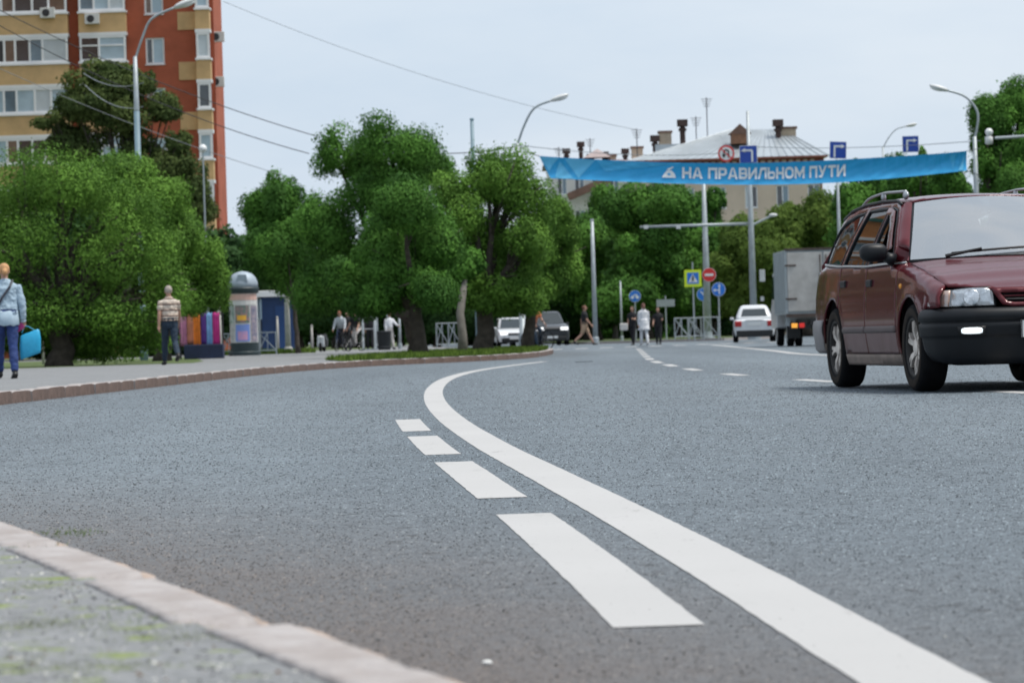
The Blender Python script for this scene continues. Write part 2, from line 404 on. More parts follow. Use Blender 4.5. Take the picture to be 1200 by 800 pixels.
# lay stones about 1 m long along the line
arc = [0.0]
for a, b in zip(PATH, PATH[1:]): arc.append(arc[-1]+(b-a).length)
def on_path(s):
    s = max(0, min(arc[-1]-1e-4, s)); i = min(int(s/0.25), len(PATH)-2)
    while i > 0 and arc[i] > s: i -= 1
    while arc[i+1] < s: i += 1
    return PATH[i].lerp(PATH[i+1], (s-arc[i])/(arc[i+1]-arc[i]))
i0 = min(range(len(PATH)), key=lambda i: abs(PATH[i].y-4.40) + (0 if PATH[i].y > 0 else 9)); s_joint = arc[i0] + 0.07   # a joint in view at 4.4 m
s0 = s_joint % 1.0; cnt = 0
s = s0 + 8
while s < arc[-1]-1 and cnt < 290:
    a, b = on_path(s), on_path(s+1.0); d = (b-a).normalized(); nrm = Vector((-d.y, d.x)); mid = (a+b)/2
    near = 1.5 < mid.y < 14
    me = stone_mesh('kerb_stone', 0.985, 20+cnt, True, [KERB, PINK]) if near else SM[cnt % 3]
    o = bpy.data.objects.new('kerb_stone', me); COL.objects.link(o); o.parent = kerb
    jit = random.uniform(-0.006, 0.006) if not near else (-0.010 if mid.y < 4.4 else 0.008)
    c = mid + nrm*(0.0775+jit)
    o.location = (c.x, c.y, 0.0 if near else random.uniform(-0.006, 0.004)); o.rotation_euler = (0 if near else random.uniform(-.004, .004), 0 if near else random.uniform(-.01, .01), math.atan2(d.y, d.x)-math.pi/2 + (0 if near else random.uniform(-.008, .008)))
    s += 1.0; cnt += 1
# lay stone side +x towards the road: local +x must point right of travel
# ------------------------------------------------------------------ road markings (parts of the road)
def ribbon(pts, w, z=0.002, jag=0.003, name='lane_line', parent=None, ends=True):
    P = [Vector((p[0], p[1])) for p in pts]; Nn = path_normals(P); mb = MB(); vs = []
    for p, n in zip(P, Nn):
        j1 = jag*noise.noise(Vector((p.x*90, p.y*45, 1))); j2 = jag*noise.noise(Vector((p.x*90, p.y*45, 7)))
        a = p + n*(w/2+j1); b = p - n*(w/2+j2)
        vs += [(a.x, a.y, z), (b.x, b.y, z)]
    mb.add(vs, [(2*i, 2*i+1, 2*i+3, 2*i+2) for i in range(len(P)-1)])
    return mb.build(name, PAINT, parent)
LP = [(0.84, -1.2), (0.70, 2.4), (0.62, 3.5), (0.537, 4.58), (0.425, 6.7), (0.278, 9.2), (0.10, 12), (-0.12, 15.5), (-0.38, 20.5), (-0.61, 26.5), (-0.76, 33), (-0.80, 40), (-0.70, 46), (-0.47, 51.5), (0.0, 58), (0.62, 65)]
LINE = spline(LP, 0.08)
ribbon(LINE, 0.165, parent=road)
# dashes left of the line: 3 m strokes, 1 m gaps (image rows of the ends give the places)
def line_at(y):
    i = min(range(len(LINE)), key=lambda i: abs(LINE[i].y-y)); d = (LINE[min(i+2, len(LINE)-1)]-LINE[max(i-2, 0)]).normalized()
    return LINE[i], Vector((-d.y, d.x))
def dash_between(y0, y1):
    pts = []; n = max(8, int((y1-y0)/0.06))
    for i in range(n+1):
        y = y0+(y1-y0)*i/n; p, nn = line_at(y); pts.append(p + nn*0.2575)
    ribbon(pts, 0.15, name='lane_dash', parent=road)
for ya, yb in ((5.62, 9.3), (10.2, 13.35), (14.2, 17.0), (18.0, 20.7)): dash_between(ya, yb)
# broken line between the lanes to the right
CP = [(4.6, 10), (4.0, 17), (3.40, 23.7), (2.79, 30.8), (2.42, 36.8), (2.28, 43.3), (2.30, 50), (2.5, 62), (3.4, 90), (4.1, 112)]
CL = spline(CP, 0.25)
def sub(Lc, y0, y1): return [p for p in Lc if y0 <= p.y <= y1]
for ya, yb in ((11, 14), (16.2, 19.2), (22.6, 24.4), (30.0, 32.4), (36.0, 38.2), (42.0, 44.9), (48, 51.5), (54, 58), (61, 65), (68, 72), (75, 79), (82, 86), (89, 93), (96, 100), (103, 107)):
    ribbon(sub(CL, ya, yb), 0.15, jag=0.002, name='lane_dash', parent=road)
# solid centre line of the carriageway
EP = [(9.0, 14), (7.4, 28), (6.1, 44), (5.45, 62), (5.95, 80), (7.1, 122)]
ribbon(spline(EP, 0.5), 0.2, jag=0.002, parent=road)
# zebra crossing
for i in range(11):
    x = 1.55 + i*0.92; y = 119 + i*0.9
    ribbon([(x, y), (x, y+4)], 0.45, jag=0.0, name='crossing_stripe', parent=road)
# manhole covers
IRON = mat('cast_iron', (0.035, 0.035, 0.04), 0.6, metal=0.6, var=0.3, scale=20, bump=0.5, bscale=60)
for (px, py) in ((684, 424), (754, 406)):
    g = gnd(px, py); mb = MB(); mb.lathe([(q*.45, z_) for q, z_ in [(0.36, 0.0), (0.36, 0.006), (0.31, 0.006), (0.31, 0.003), (0.27, 0.005), (0.05, 0.005)]], 24)
    tag(mb.build('manhole_cover', IRON, origin=Vector((0, 0, 0))), 'round iron manhole cover in the lane %s' % ('ahead of the solid white line' if px < 700 else 'beside the far crossing'), 'manhole cover').location = (g.x, g.y, 0.001)

# ------------------------------------------------------------------ islands and lawns
def sheet(name, poly, z, m, kind='structure', thick=None):
    mb = MB(); k = len(poly)
    if thick:
        mb.prism([(x, y) for x, y in poly], thick, M=Matrix(((1, 0, 0, 0), (0, 0, 1, 0), (0, -1, 0, z), (0, 0, 0, 1))))
    else: mb.add([(x, y, z) for x, y in poly], [tuple(range(k))])
    return tag(mb.build(name, m), kind=kind)
def kerb_run(poly, z=0.13, h=0.17, L=1.0, close=True):
    pts = list(poly)+([poly[0]] if close else [])
    for (x0, y0), (x1, y1) in zip(pts, pts[1:]):
        a, b = Vector((x0, y0)), Vector((x1, y1)); n = max(1, round((b-a).length/L)); d = (b-a).normalized()
        for i in range(n):
            c = a.lerp(b, (i+.5)/n)
            o = bpy.data.objects.new('kerb_stone', SMALLST); COL.objects.link(o); o.parent = kerb
            o.location = (c.x, c.y, z-0.085); o.scale = (1, (b-a).length/n*0.985/0.985, 1); o.rotation_euler = (0, 0, math.atan2(d.y, d.x)-math.pi/2)
SMALLST = MB().box((0, 0, 0), (0.15, 0.985, 0.17)).build('kerb_stone', KERB); _me = SMALLST.data
bpy.data.objects.remove(SMALLST, do_unlink=True); SMALLST = _me

isl = [(3.4, 182), (4.4, 176), (7, 173.5), (10.5, 172), (12.5, 174), (14, 182), (17, 240), (2.0, 300), (0.6, 240)]
sheet('traffic_island', isl, 0.11, GRASSG)
kerb_run([(3.3, 186), (4.3, 175.9), (7, 173.3), (10.6, 171.8), (12.6, 173.9), (14.1, 182)], L=2.0, close=False)
# right-hand verge beyond the far lanes
rv = [(21, 20), (18.5, 60), (16.2, 100), (15.5, 140), (17.5, 180), (22, 240), (30, 320), (200, 320), (200, 20)]
sheet('right_verge', rv, 0.11, GRASSG)
kerb_run(rv[:7], L=2.6, close=False)
# lawn with the three trees behind the bend, and the park lawn behind the left pavement
inn = [PATH[i] + PN[i]*0.165 for i in range(len(PATH)) if 64.5 < PATH[i].y < 101]
verge = [(p.x, p.y) for p in inn[::6]] + [(0.2, 102.5), (-1.4, 99), (-2.6, 90), (-3.4, 80), (-3.9, 71)]
VERGE = sheet('lawn', verge, 0.125, GRASSG)
park = [(-70, 76), (-14, 75.5), (-7.2, 77), (-7.6, 84), (-9.6, 104), (-11.8, 124), (-70, 124)]
sheet('lawn', park, 0.118, GRASSG)
park2 = [(-11.2, 129), (-8.4, 128), (-7.6, 132), (-8.2, 142), (-12, 143)]
sheet('lawn', park2, 0.118, GRASSG)
sheet('lawn', [(-90, 165), (-6.5, 165), (-9, 318), (-90, 318)], 0.118, GRASSG)

# grass blades (nobody could count them)
def blades(name, poly, z, n, h, m, seed=1, pts=None):
    rs = np.random.RandomState(seed)
    P = np.array(poly); lo, hi = P.min(0), P.max(0); out = []
    def inside(q):
        c = False; j = len(poly)-1
        for i in range(len(poly)):
            xi, yi = poly[i]; xj, yj = poly[j]
            if (yi > q[1]) != (yj > q[1]) and q[0] < (xj-xi)*(q[1]-yi)/(yj-yi)+xi: c = not c
            j = i
        return c
    if pts is None:
        while len(out) < n:
            q = lo + (hi-lo)*rs.rand(2)
            if inside(q): out.append(q)
    else: out = pts
    vs = []; fs = []
    for q in out:
        a = rs.rand()*6.283; hh = h*(0.5+rs.rand()); w = hh*0.16; l = (rs.rand(2)-.5)*hh*0.9
        dx, dy = math.cos(a)*w, math.sin(a)*w; b = len(vs)
        vs += [(q[0]-dx, q[1]-dy, z), (q[0]+dx, q[1]+dy, z), (q[0]+l[0], q[1]+l[1], z+hh)]; fs.append((b, b+1, b+2))
    me = bpy.data.meshes.new(name); me.from_pydata(vs, [], fs); me.materials.append(m)
    tn = me.attributes.new('tone', 'FLOAT', 'POINT'); tn.data.foreach_set('value', np.repeat(rs.rand(len(fs)), 3))
    o = bpy.data.objects.new(name, me); COL.objects.link(o); return o
GRASS = leaf_mat('grass_blade', (0.045, 0.085, 0.014), (0.17, 0.25, 0.05), 0.3)
tag(blades('grass', verge, 0.124, 16000, 0.085, GRASS), 'short mown grass on the lawn under the roadside trees', 'grass', kind='stuff')
tag(blades('grass', park2, 0.117, 4000, 0.15, GRASS, 2), 'grass patch beside the poster column', 'grass', kind='stuff')
# tufts in the joints of the near kerb and on the mossy pavement
pts = []; rs = np.random.RandomState(4)
for (px, py, n, sp) in ((66, 628, 60, .035), (85, 626, 50, .03), (98, 628, 30, .02), (190, 724, 60, .035), (205, 728, 60, .03), (150, 731, 30, .03), (20, 645, 40, .04)):
    g = gnd(px, py, 0.11)
    for q in rs.randn(n, 2)*sp*np.array([1.0, 2.5]): pts.append(np.array([g.x, g.y])+q)
tag(blades('weeds', [(0, 0), (1, 1)], 0.114, 0, 0.006, GRASS, 5, pts=pts), 'weeds growing in the kerb joints', 'weeds', kind='stuff')
# moss cushions on the near pavement
pts = []
rs = np.random.RandomState(9)
for (px, py, n, sx, sy) in ((40, 690, 420, .035, .07), (65, 734, 500, .045, .06), (25, 738, 380, .045, .05), (205, 752, 500, .05, .05), (170, 742, 260, .05, .05), (30, 788, 600, .05, .05), (110, 790, 300, .05, .05), (150, 784, 260, .05, .03), (235, 748, 200, .04, .04), (10, 775, 300, .04, .04)):
    g = gnd(px, py, 0.11)
    for q in rs.randn(n, 2)*np.array([sx, sy]): pts.append(np.array([g.x, g.y])+q)
MOSS = leaf_mat('moss_green', (0.09, 0.12, 0.03), (0.27, 0.31, 0.10), 0.2)
tag(blades('moss', [(0, 0), (1, 1)], 0.1145, 0, 0.003, MOSS, 6, pts=pts), 'yellow-green moss cushions on the near pavement', 'moss', kind='stuff')
# loose grit on the asphalt
mbw = MB(); rs = random.Random(3)
for i in range(420):
    y = 4.8 + 12*rs.random()**2; x = rs.uniform(-0.12*y, 0.14*y); r_ = rs.uniform(0.0012, 0.0028)
    if x < -0.03-(y-3.57)*0.28+0.02: continue
    mbw.ell((x, y, r_*0.4), (r_, r_*1.2, r_*0.6), 0 if rs.random() < .93 else 1, 5, 3)
tag(mbw.build('grit', [mat('grit_dark', (0.03, 0.03, 0.032), 0.9), mat('grit_pale', (0.55, 0.54, 0.5), 0.9)]), 'loose grit scattered on the asphalt', 'grit', kind='stuff')

# the exposed aggregate of the near asphalt: real little stones, dark and pale, too many to count
def aggregate():
    rs = np.random.RandomState(21); n = 300000
    y = 4.4*np.exp(rs.rand(n)*math.log(95/4.4)); fd = rs.rand(n) < np.clip(1-np.log(np.maximum(y, 16)/16)/math.log(95/16), 0, 1); y = y[fd]; n = len(y); x = (rs.rand(n)*2-1)*0.158*y
    # keep clear of kerb and paint
    ky = np.array([p.y for p in PATH if -2 < p.y < 100]); kx = np.array([p.x for p in PATH if -2 < p.y < 100])
    lx = np.interp(y, [p.y for p in LINE], [p.x for p in LINE]); ok = x > np.interp(y, ky, kx)+.01
    ok &= (np.abs(x-lx) > .092) | (y > 66)
    for cl, w_ in ((CL, .09), (spline(EP, .5), .12)): ok &= np.abs(x-np.interp(y, [p.y for p in cl], [p.x for p in cl])) > w_
    for ya, yb in ((5.62, 9.3), (10.2, 13.35), (14.2, 17.0), (18.0, 20.7)): ok &= ~((y > ya) & (y < yb) & (np.abs(x-(lx-.262)) < .088))
    x, y = x[ok], y[ok]; n = len(x)
    r = .0029*(0.55+0.9*rs.rand(n)**2)*(np.minimum(y, 40)/8.0)**0.55; h = r*(0.35+0.5*rs.rand(n))
    k = 5; a = rs.rand(n)[:, None]*6.28 + np.arange(k)[None]*2*math.pi/k
    rr = r[:, None]*(0.75+0.5*rs.rand(n, k)); P = np.zeros((n, k+1, 3))
    P[:, :k, 0] = x[:, None]+np.cos(a)*rr; P[:, :k, 1] = y[:, None]+np.sin(a)*rr*1.1; P[:, :k, 2] = -.0004; P[:, k, 0] = x+(rs.rand(n)-.5)*r*.6; P[:, k, 1] = y+(rs.rand(n)-.5)*r*.6; P[:, k, 2] = h
    b = (np.arange(n)*(k+1))[:, None]; j = np.arange(k)
    F = np.stack([b+j[None], b+((j+1) % k)[None], np.broadcast_to(b+k, (n, k))], -1).reshape(-1)
    me = bpy.data.meshes.new('asphalt_stones'); me.vertices.add(n*(k+1)); me.vertices.foreach_set('co', P.astype(np.float32).ravel())
    me.loops.add(len(F)); me.loops.foreach_set('vertex_index', F.astype(np.int32)); m = len(F)//3
    me.polygons.add(m); me.polygons.foreach_set('loop_start', np.arange(0, 3*m, 3, dtype=np.int32)); me.polygons.foreach_set('loop_total', np.full(m, 3, np.int32)); me.update(calc_edges=True)
    tone = np.where(rs.rand(n) < .50, rs.rand(n)*.24, .5+.5*rs.rand(n)**1.5); kd_ = x-np.interp(y, ky, kx); dst = np.interp(kd_, [0, .35, .8, 1.3, 2.0], [1, .95, .6, .25, 0])*np.clip((15-y)/8, .1, 1)
    ad_ = me.attributes.new('dust', 'FLOAT', 'POINT'); ad_.data.foreach_set('value', np.repeat(dst, k+1).astype(np.float32))
    at_ = me.attributes.new('tone', 'FLOAT', 'POINT'); at_.data.foreach_set('value', np.repeat(tone, k+1).astype(np.float32))
    mt = bpy.data.materials.new('asphalt_aggregate'); mt.use_nodes = True; t = mt.node_tree; bs = t.nodes['Principled BSDF']
    an = N(t, 'ShaderNodeAttribute', attribute_name='tone'); an2 = N(t, 'ShaderNodeAttribute', attribute_name='dust'); c1 = ramp(t, an.outputs['Fac'], [(0, (.018, .023, .028)), (.3, (.075, .092, .106)), (.6, (.155, .19, .22)), (1, (.26, .305, .335))]); c2 = ramp(t, an.outputs['Fac'], [(0, (.022, .018, .016)), (.3, (.075, .060, .052)), (.6, (.13, .108, .095)), (1, (.25, .21, .185))]); t.links.new(mixc(t, an2.outputs['Fac'], c1, c2), bs.inputs['Base Color']); bs.inputs['Roughness'].default_value = .8
    me.materials.append(mt); o = bpy.data.objects.new('asphalt_stones', me); COL.objects.link(o); o.parent = road; tag(o, kind='stuff')
aggregate()

# grit and crumbs on the near pavement
rs = random.Random(31); mbg = MB()
for i in range(2600):
    y = 3.4 + 5.5*rs.random()**1.5; p_ = min(PATH, key=lambda q: abs(q.y-y)+(9 if q.y < 0 else 0)); x = p_.x - .17 - rs.random()**1.3*1.1; r_ = rs.uniform(.0012, .0034)*(1.5 if rs.random() < .08 else 1)
    a0 = rs.random()*6.28; vs = [(x+r_*math.cos(a0+k*1.257), y+r_*1.2*math.sin(a0+k*1.257), .1148) for k in range(5)]+[(x, y, .115+r_*.8)]
    mbg.add(vs, [(k, (k+1) % 5, 5) for k in range(5)], 0 if rs.random() < .6 else (1 if rs.random() < .6 else 2))
tag(mbg.build('pavement_grit', [mat('grit_dark', (0.03, 0.03, 0.032)), mat('grit_pale', (0.55, 0.54, 0.5)), mat('grit_brown', (.12, .075, .045), .9)], fix=False), 'dark and pale grit on the near mossy pavement', 'grit', kind='stuff')
# ================================================================== TREES
BARK = mat('bark_dark', (0.055, 0.045, 0.036), 0.95, var=0.45, scale=6, bump=0.9, bscale=18)
BARKW = mat('bark_limewashed', (0.20, 0.185, 0.165), 0.9, col2=(0.11, 0.10, 0.085), scale=5, bump=0.6, bscale=20)
WILLOW = leaf_mat('willow_leaf', (0.015, 0.050, 0.012), (0.21, 0.40, 0.065), 0.18)
LIME = leaf_mat('linden_leaf', (0.009, 0.038, 0.012), (0.135, 0.31, 0.05), 0.16)
DEEP = leaf_mat('deep_green_leaf', (0.010, 0.032, 0.014), (0.06, 0.13, 0.035), 0.15)
ROWAN = leaf_mat('rowan_leaf', (0.025, 0.05, 0.018), (0.13, 0.17, 0.05), 0.25)
FRESH = leaf_mat('fresh_green_leaf', (0.05, 0.10, 0.02), (0.19, 0.28, 0.06), 0.4)

def crown_mesh(name, lobes, leaf, cover, m, seed, sub=13, subr=0.44, shoot=0.5, gap=0.0):
    rs = np.random.RandomState(seed); C = []; Rr = []
    for (c, r) in lobes:
        for k in range(sub):
            d = rs.randn(3); d /= np.linalg.norm(d)
            if d[2] < -0.55: d[2] *= 0.4
            f = 0.40 + 0.42*rs.rand()
            C.append(np.array(c) + d*np.array(r)*f); Rr.append(np.array(r)*subr*(0.45+0.85*rs.rand()))
        C.append(np.array(c)); Rr.append(np.array(r)*0.62)
    C = np.array(C); Rr = np.array(Rr)
    if gap: keep = rs.rand(len(C)) > gap; C, Rr = C[keep], Rr[keep]
    area = 4*math.pi*(np.prod(Rr, 1)**(2/3.)); L0 = leaf; W0 = leaf*0.46
    n = int(cover*area.sum()/(L0*W0*0.5)); n = min(n, 110000)
    idx = rs.choice(len(C), n, p=area/area.sum())
    d = rs.randn(n, 3); d /= np.linalg.norm(d, axis=1)[:, None]
    rad = 0.60 + 0.42*rs.rand(n)**0.6 + 0.20*np.maximum(rs.randn(n)-0.3, 0)
    P = C[idx] + d*Rr[idx]*rad[:, None]
    up = np.array([0, 0, 1.0]); rn = rs.randn(n, 3)
    nor = 1.25*d + 0.36*rn + 0.25*up; nor /= np.linalg.norm(nor, axis=1)[:, None]
    ax = d*shoot + rn[:, [1, 2, 0]]*0.6 + up*0.5*shoot
    ax -= nor*np.sum(ax*nor, 1)[:, None]*0.85; ax /= np.linalg.norm(ax, axis=1)[:, None]
    si = np.cross(nor, ax); si /= (np.linalg.norm(si, axis=1)[:, None]+1e-9)
    L = (L0*(0.6+0.8*rs.rand(n)))[:, None]; W = L*0.40
    fold = nor*L*0.10
    V = np.stack([P-ax*L*.5+si*W*.25, P+ax*L*.5+fold*.4, P-si*W*1.15+fold*.8-ax*L*.05], 1).reshape(-1, 3)
    me = bpy.data.meshes.new(name); me.vertices.add(3*n); me.vertices.foreach_set('co', V.astype(np.float32).ravel())
    me.loops.add(3*n); me.loops.foreach_set('vertex_index', np.arange(3*n, dtype=np.int32))
    me.polygons.add(n); me.polygons.foreach_set('loop_start', np.arange(0, 3*n, 3, dtype=np.int32)); me.polygons.foreach_set('loop_total', np.full(n, 3, np.int32))
    me.update(calc_edges=True)
    tone = np.clip(0.45*rs.rand(len(C))[idx] + 0.16*rs.rand(n) + .2, 0, 1)
    a = me.attributes.new('tone', 'FLOAT', 'POINT'); a.data.foreach_set('value', np.repeat(tone, 3).astype(np.float32))
    me.materials.append(m); return me

def trunk_mb(base, lobes, r, seed, fork=0.45, lean=0.0):
    rs = random.Random(seed); mb = MB(); cs = [Vector(c) for c, _ in lobes]
    low = min(c.z for c in cs); cen = sum(cs, Vector())/len(cs); h = base.z + max(0.8, (low-base.z))*fork + 0.6
    top = Vector((base.x*0.75+cen.x*0.25, base.y*0.75+cen.y*0.25, h))
    pts = [base + Vector((0, 0, -0.1))]; n = 5
    for i in range(1, n+1):
        t = i/n; pts.append(base.lerp(top, t) + Vector((rs.uniform(-1, 1), rs.uniform(-1, 1), 0))*r*0.35*(1 if i < n else 0))
    mb.tube(pts, [r*1.45, r*1.08, r, r*.95, r*.9, r*.85], 10)
    for c in cs:
        mid = top.lerp(c, 0.5) + Vector((rs.uniform(-.3, .3), rs.uniform(-.3, .3), rs.uniform(0, .4)))*min(1, r*4)
        rr = r*rs.uniform(.38, .55)
        mb.tube([top - Vector((0, 0, r*.8)), top.lerp(mid, .5), mid, c], [r*.6, rr, rr*.7, rr*.25], 7)
        for q in range(2):
            e = c + Vector((rs.uniform(-1, 1), rs.uniform(-1, 1), rs.uniform(-.2, .9)))*0.7
            mb.tube([mid, mid.lerp(e, .6) + Vector((0, 0, .1)), e], [rr*.5, rr*.3, rr*.12], 5)
    return mb

def tree(name, label, base, d, lob, m, leaf_px=3.5, cover=1.6, seed=1, r=0.22, bark=BARK, group=None, depth=0.9, extra=0.55, **kw):
    """lob: (px, py, rx px, ry px) of the clumps at depth d; each gets a real depth of its own"""
    rs = random.Random(seed*7+1); L = []
    for i, (px, py, rx, ry) in enumerate(lob):
        off = rs.uniform(-1, 1)*depth*m_px(rx, d)
        if py > 375 and d < 100: off = m_px(rx, d)*1.2
        c = at(px, py, d) + Vector((0, off, 0)); R_ = (m_px(rx, d)*.97, m_px(rx, d)*1.0, m_px(ry, d)*.97); L.append((c - base, R_))
        if rs.random() < extra:      # clumps on the far side so that the crown is round from elsewhere
            L.append((c - base + Vector((rs.uniform(-.2, .2), m_px(rx, d)*1.5, rs.uniform(-.2, .1))), tuple(q*.9 for q in R_)))
    t = thing(name, label, 'tree', base, group=group)
    me = crown_mesh('crown', L, m_px(leaf_px, d), cover, m, seed, **kw)
    o = bpy.data.objects.new('crown', me); COL.objects.link(o); o.parent = t
    tr = trunk_mb(Vector((0, 0, 0)), L, r, seed).build('trunk', bark, t, smooth=True)
    return t

ZP = 0.11
tree('willow_tree', 'broad pale green bushy willow at the left edge beside the pavement', foot(70, 80, ZP), 80,
     [(15, 222, 58, 50), (75, 215, 62, 48), (128, 240, 55, 52), (30, 290, 66, 58), (105, 305, 72, 60), (165, 290, 45, 55), (-25, 262, 55, 60), (60, 362, 68, 45), (140, 368, 60, 44), (183, 340, 40, 50), (-10, 345, 55, 55), (20, 398, 50, 28), (75, 402, 45, 26), (120, 402, 45, 26), (165, 398, 40, 26), (-25, 395, 45, 30)], WILLOW, seed=11, r=0.28)
tree('willow_tree', 'bushy willow behind the striped-shirt man, right of the big left willow', foot(190, 93, ZP), 93,
     [(128, 208, 52, 42), (178, 245, 42, 42), (208, 282, 38, 40), (233, 318, 34, 42), (213, 345, 38, 34), (244, 306, 26, 32), (252, 334, 22, 34), (165, 385, 36, 30)], WILLOW, seed=12, r=0.22)
tree('rowan_tree', 'tall dark brownish tree in front of the red brick tower', foot(150, 140, ZP), 140,
     [(95, 125, 42, 36), (140, 132, 45, 50), (190, 125, 30, 32), (168, 185, 45, 42), (122, 92, 36, 24), (202, 212, 44, 40), (58, 142, 24, 18), (95, 170, 40, 35), (210, 170, 18, 22), (150, 240, 60, 40), (224, 236, 34, 34), (160, 100, 30, 26), (75, 165, 34, 28), (185, 200, 36, 36), (235, 245, 18, 20)], ROWAN, seed=13, r=0.2, leaf_px=4.6, cover=1.0, sub=14, subr=0.34, gap=0.1)
tree('linden_tree', 'slender dark tree above the poster column', foot(350, 128, ZP), 128,
     [(328, 232, 34, 38), (303, 252, 24, 32), (346, 262, 32, 44), (318, 298, 36, 40), (350, 322, 38, 44), (338, 280, 40, 40)], LIME, seed=14, r=0.09)
tree('linden_tree', 'tallest green tree rising in the middle group', foot(489, 112, ZP), 108,
     [(394, 184, 34, 40), (458, 172, 54, 38), (498, 192, 32, 38), (428, 228, 48, 40), (378, 268, 42, 48), (400, 330, 48, 44), (455, 285, 55, 50), (375, 345, 35, 35), (425, 190, 36, 34), (470, 215, 50, 40)], LIME, seed=15, r=0.26)
tree('linden_tree', 'rounded green tree on the lawn with a thick forked trunk', foot(494, 79, ZP), 79,
     [(476, 248, 48, 42), (506, 282, 42, 50), (452, 288, 42, 42), (502, 338, 44, 40), (442, 346, 48, 38), (408, 332, 34, 30), (470, 310, 40, 35)], LIME, seed=16, r=0.17)
tree('willow_tree', 'dense willow on the lawn with two pale trunks, left of the narrow trunk', foot(566, 87, ZP), 87,
     [(572, 215, 38, 42), (608, 226, 42, 48), (545, 255, 30, 45), (622, 280, 38, 48), (585, 305, 48, 50), (545, 330, 32, 40), (602, 345, 40, 34), (562, 275, 40, 40), (530, 225, 26, 34), (535, 290, 34, 44), (575, 350, 40, 26)], WILLOW, seed=17, r=0.24)
tree('willow_tree', 'narrow willow at the rounded tip of the lawn', foot(619, 96, ZP), 96,
     [(648, 268, 30, 36), (659, 308, 26, 36), (630, 330, 38, 36), (608, 352, 28, 24), (640, 300, 30, 40)], WILLOW, seed=18, r=0.17)
# extra pale trunk standing close by
mbt = MB(); b_ = foot(542, 84, ZP); mbt.tube([(0, 0, -.1), (0.02, 0, .4), (-0.03, 0.05, 1.0), (0.05, 0.35, 1.5), (0.12, .7, 1.9)], [.15, .11, .10, .09, .05], 9)
t_ = thing('young_tree', 'pale limewashed slim tree between the two thick trunks on the lawn', 'tree', b_)
mbt.build('trunk', BARKW, t_, smooth=True)
L_ = [(Vector((0.15, .9, 2.2)), (.6, .6, .5)), (Vector((-.2, .9, 2.0)), (.45, .5, .45))]
o_ = bpy.data.objects.new('crown', crown_mesh('crown', L_, .11, 1.3, LIME, 77)); COL.objects.link(o_); o_.parent = t_

# beyond the crossing
BGT = [
 ('maple_tree', 'dark green tree behind the lamp post right of the middle trees', 700, 215, [(690, 290, 40, 45), (715, 258, 34, 36), (668, 325, 36, 40), (705, 340, 44, 42)], LIME),
 ('maple_tree', 'broad dark tree under the left half of the banner', 760, 205, [(745, 250, 44, 36), (785, 246, 46, 34), (765, 300, 55, 48), (735, 345, 45, 40), (790, 345, 50, 42)], LIME),
 ('maple_tree', 'tree right behind the thick mast with a dark rounded crown', 820, 212, [(822, 255, 32, 34), (840, 235, 14, 20), (830, 310, 40, 45), (815, 350, 40, 36)], LIME),
 ('maple_tree', 'bright light green tree behind the white sedan', 880, 198, [(872, 285, 30, 34), (900, 300, 34, 40), (855, 320, 34, 40), (885, 350, 45, 34)], FRESH),
 ('maple_tree', 'leafy tree behind the box truck', 945, 205, [(930, 272, 34, 34), (965, 262, 34, 34), (940, 320, 48, 45), (985, 310, 40, 45), (925, 255, 16, 18)], FRESH),
 ('maple_tree', 'green tree behind the red car under the second right-turn sign', 1020, 190, [(1005, 240, 34, 34), (1040, 222, 34, 34), (1020, 280, 50, 45), (1000, 205, 10, 20), (1018, 200, 8, 16)], LIME),
 ('maple_tree', 'tree under the right end of the banner', 1085, 180, [(1075, 215, 34, 32), (1108, 218, 30, 36), (1090, 265, 48, 42), (1082, 188, 8, 16), (1065, 196, 12, 14)], LIME),
]
for i, (nm, lb, px, d, lob, mm) in enumerate(BGT):
    tree(nm, lb, foot(px, d, ZP), d, lob, mm, seed=40+i, r=0.3, leaf_px=4.4, cover=1.5, group='trees beyond the crossing', sub=11)
tree('ash_tree', 'tall leafy tree at the right edge behind the street lamp', foot(1190, 138, ZP), 138,
     [(1168, 140, 30, 40), (1196, 118, 32, 32), (1185, 185, 42, 46), (1150, 195, 18, 26), (1205, 235, 46, 46), (1158, 235, 24, 30), (1225, 170, 40, 60), (1145, 168, 12, 14)], LIME, seed=60, r=0.25, cover=1.35)
# dark park trees far behind the left pavement: copies of three
proto = []
for i in range(3):
    base = Vector((0, 0, 0)); d = 200; rs = random.Random(90+i)
    L = [(Vector((rs.uniform(-2.2, 2.2), rs.uniform(-1.5, 1.5), 2.2+rs.uniform(-1.3, 2.2))), (rs.uniform(1.6, 2.3), rs.uniform(1.6, 2.3), rs.uniform(1.4, 2.0))) for _ in range(8)]
    t = thing('park_tree', 'x', 'tree', base, group='dark trees at the back of the park')
    o = bpy.data.objects.new('crown', crown_mesh('crown', L, 0.30, 1.4, DEEP, 95+i, sub=10)); COL.objects.link(o); o.parent = t
    trunk_mb(Vector((0, 0, 0)), L, 0.2, 97+i).build('trunk', BARKW if i == 1 else BARK, t, smooth=True); proto.append(t)
spots = [(-30, 150), (20, 140), (62, 155), (108, 145), (150, 158), (196, 146), (236, 160), (282, 245), (312, 215), (352, 200), (392, 218), (428, 205), (470, 222), (512, 205), (552, 225), (590, 250), (625, 262), (660, 245), (688, 235), (722, 252), (756, 238), (795, 255), (838, 240), (880, 236), (915, 250), (985, 228), (1040, 230), (1100, 215), (1160, 205), (1215, 190)]
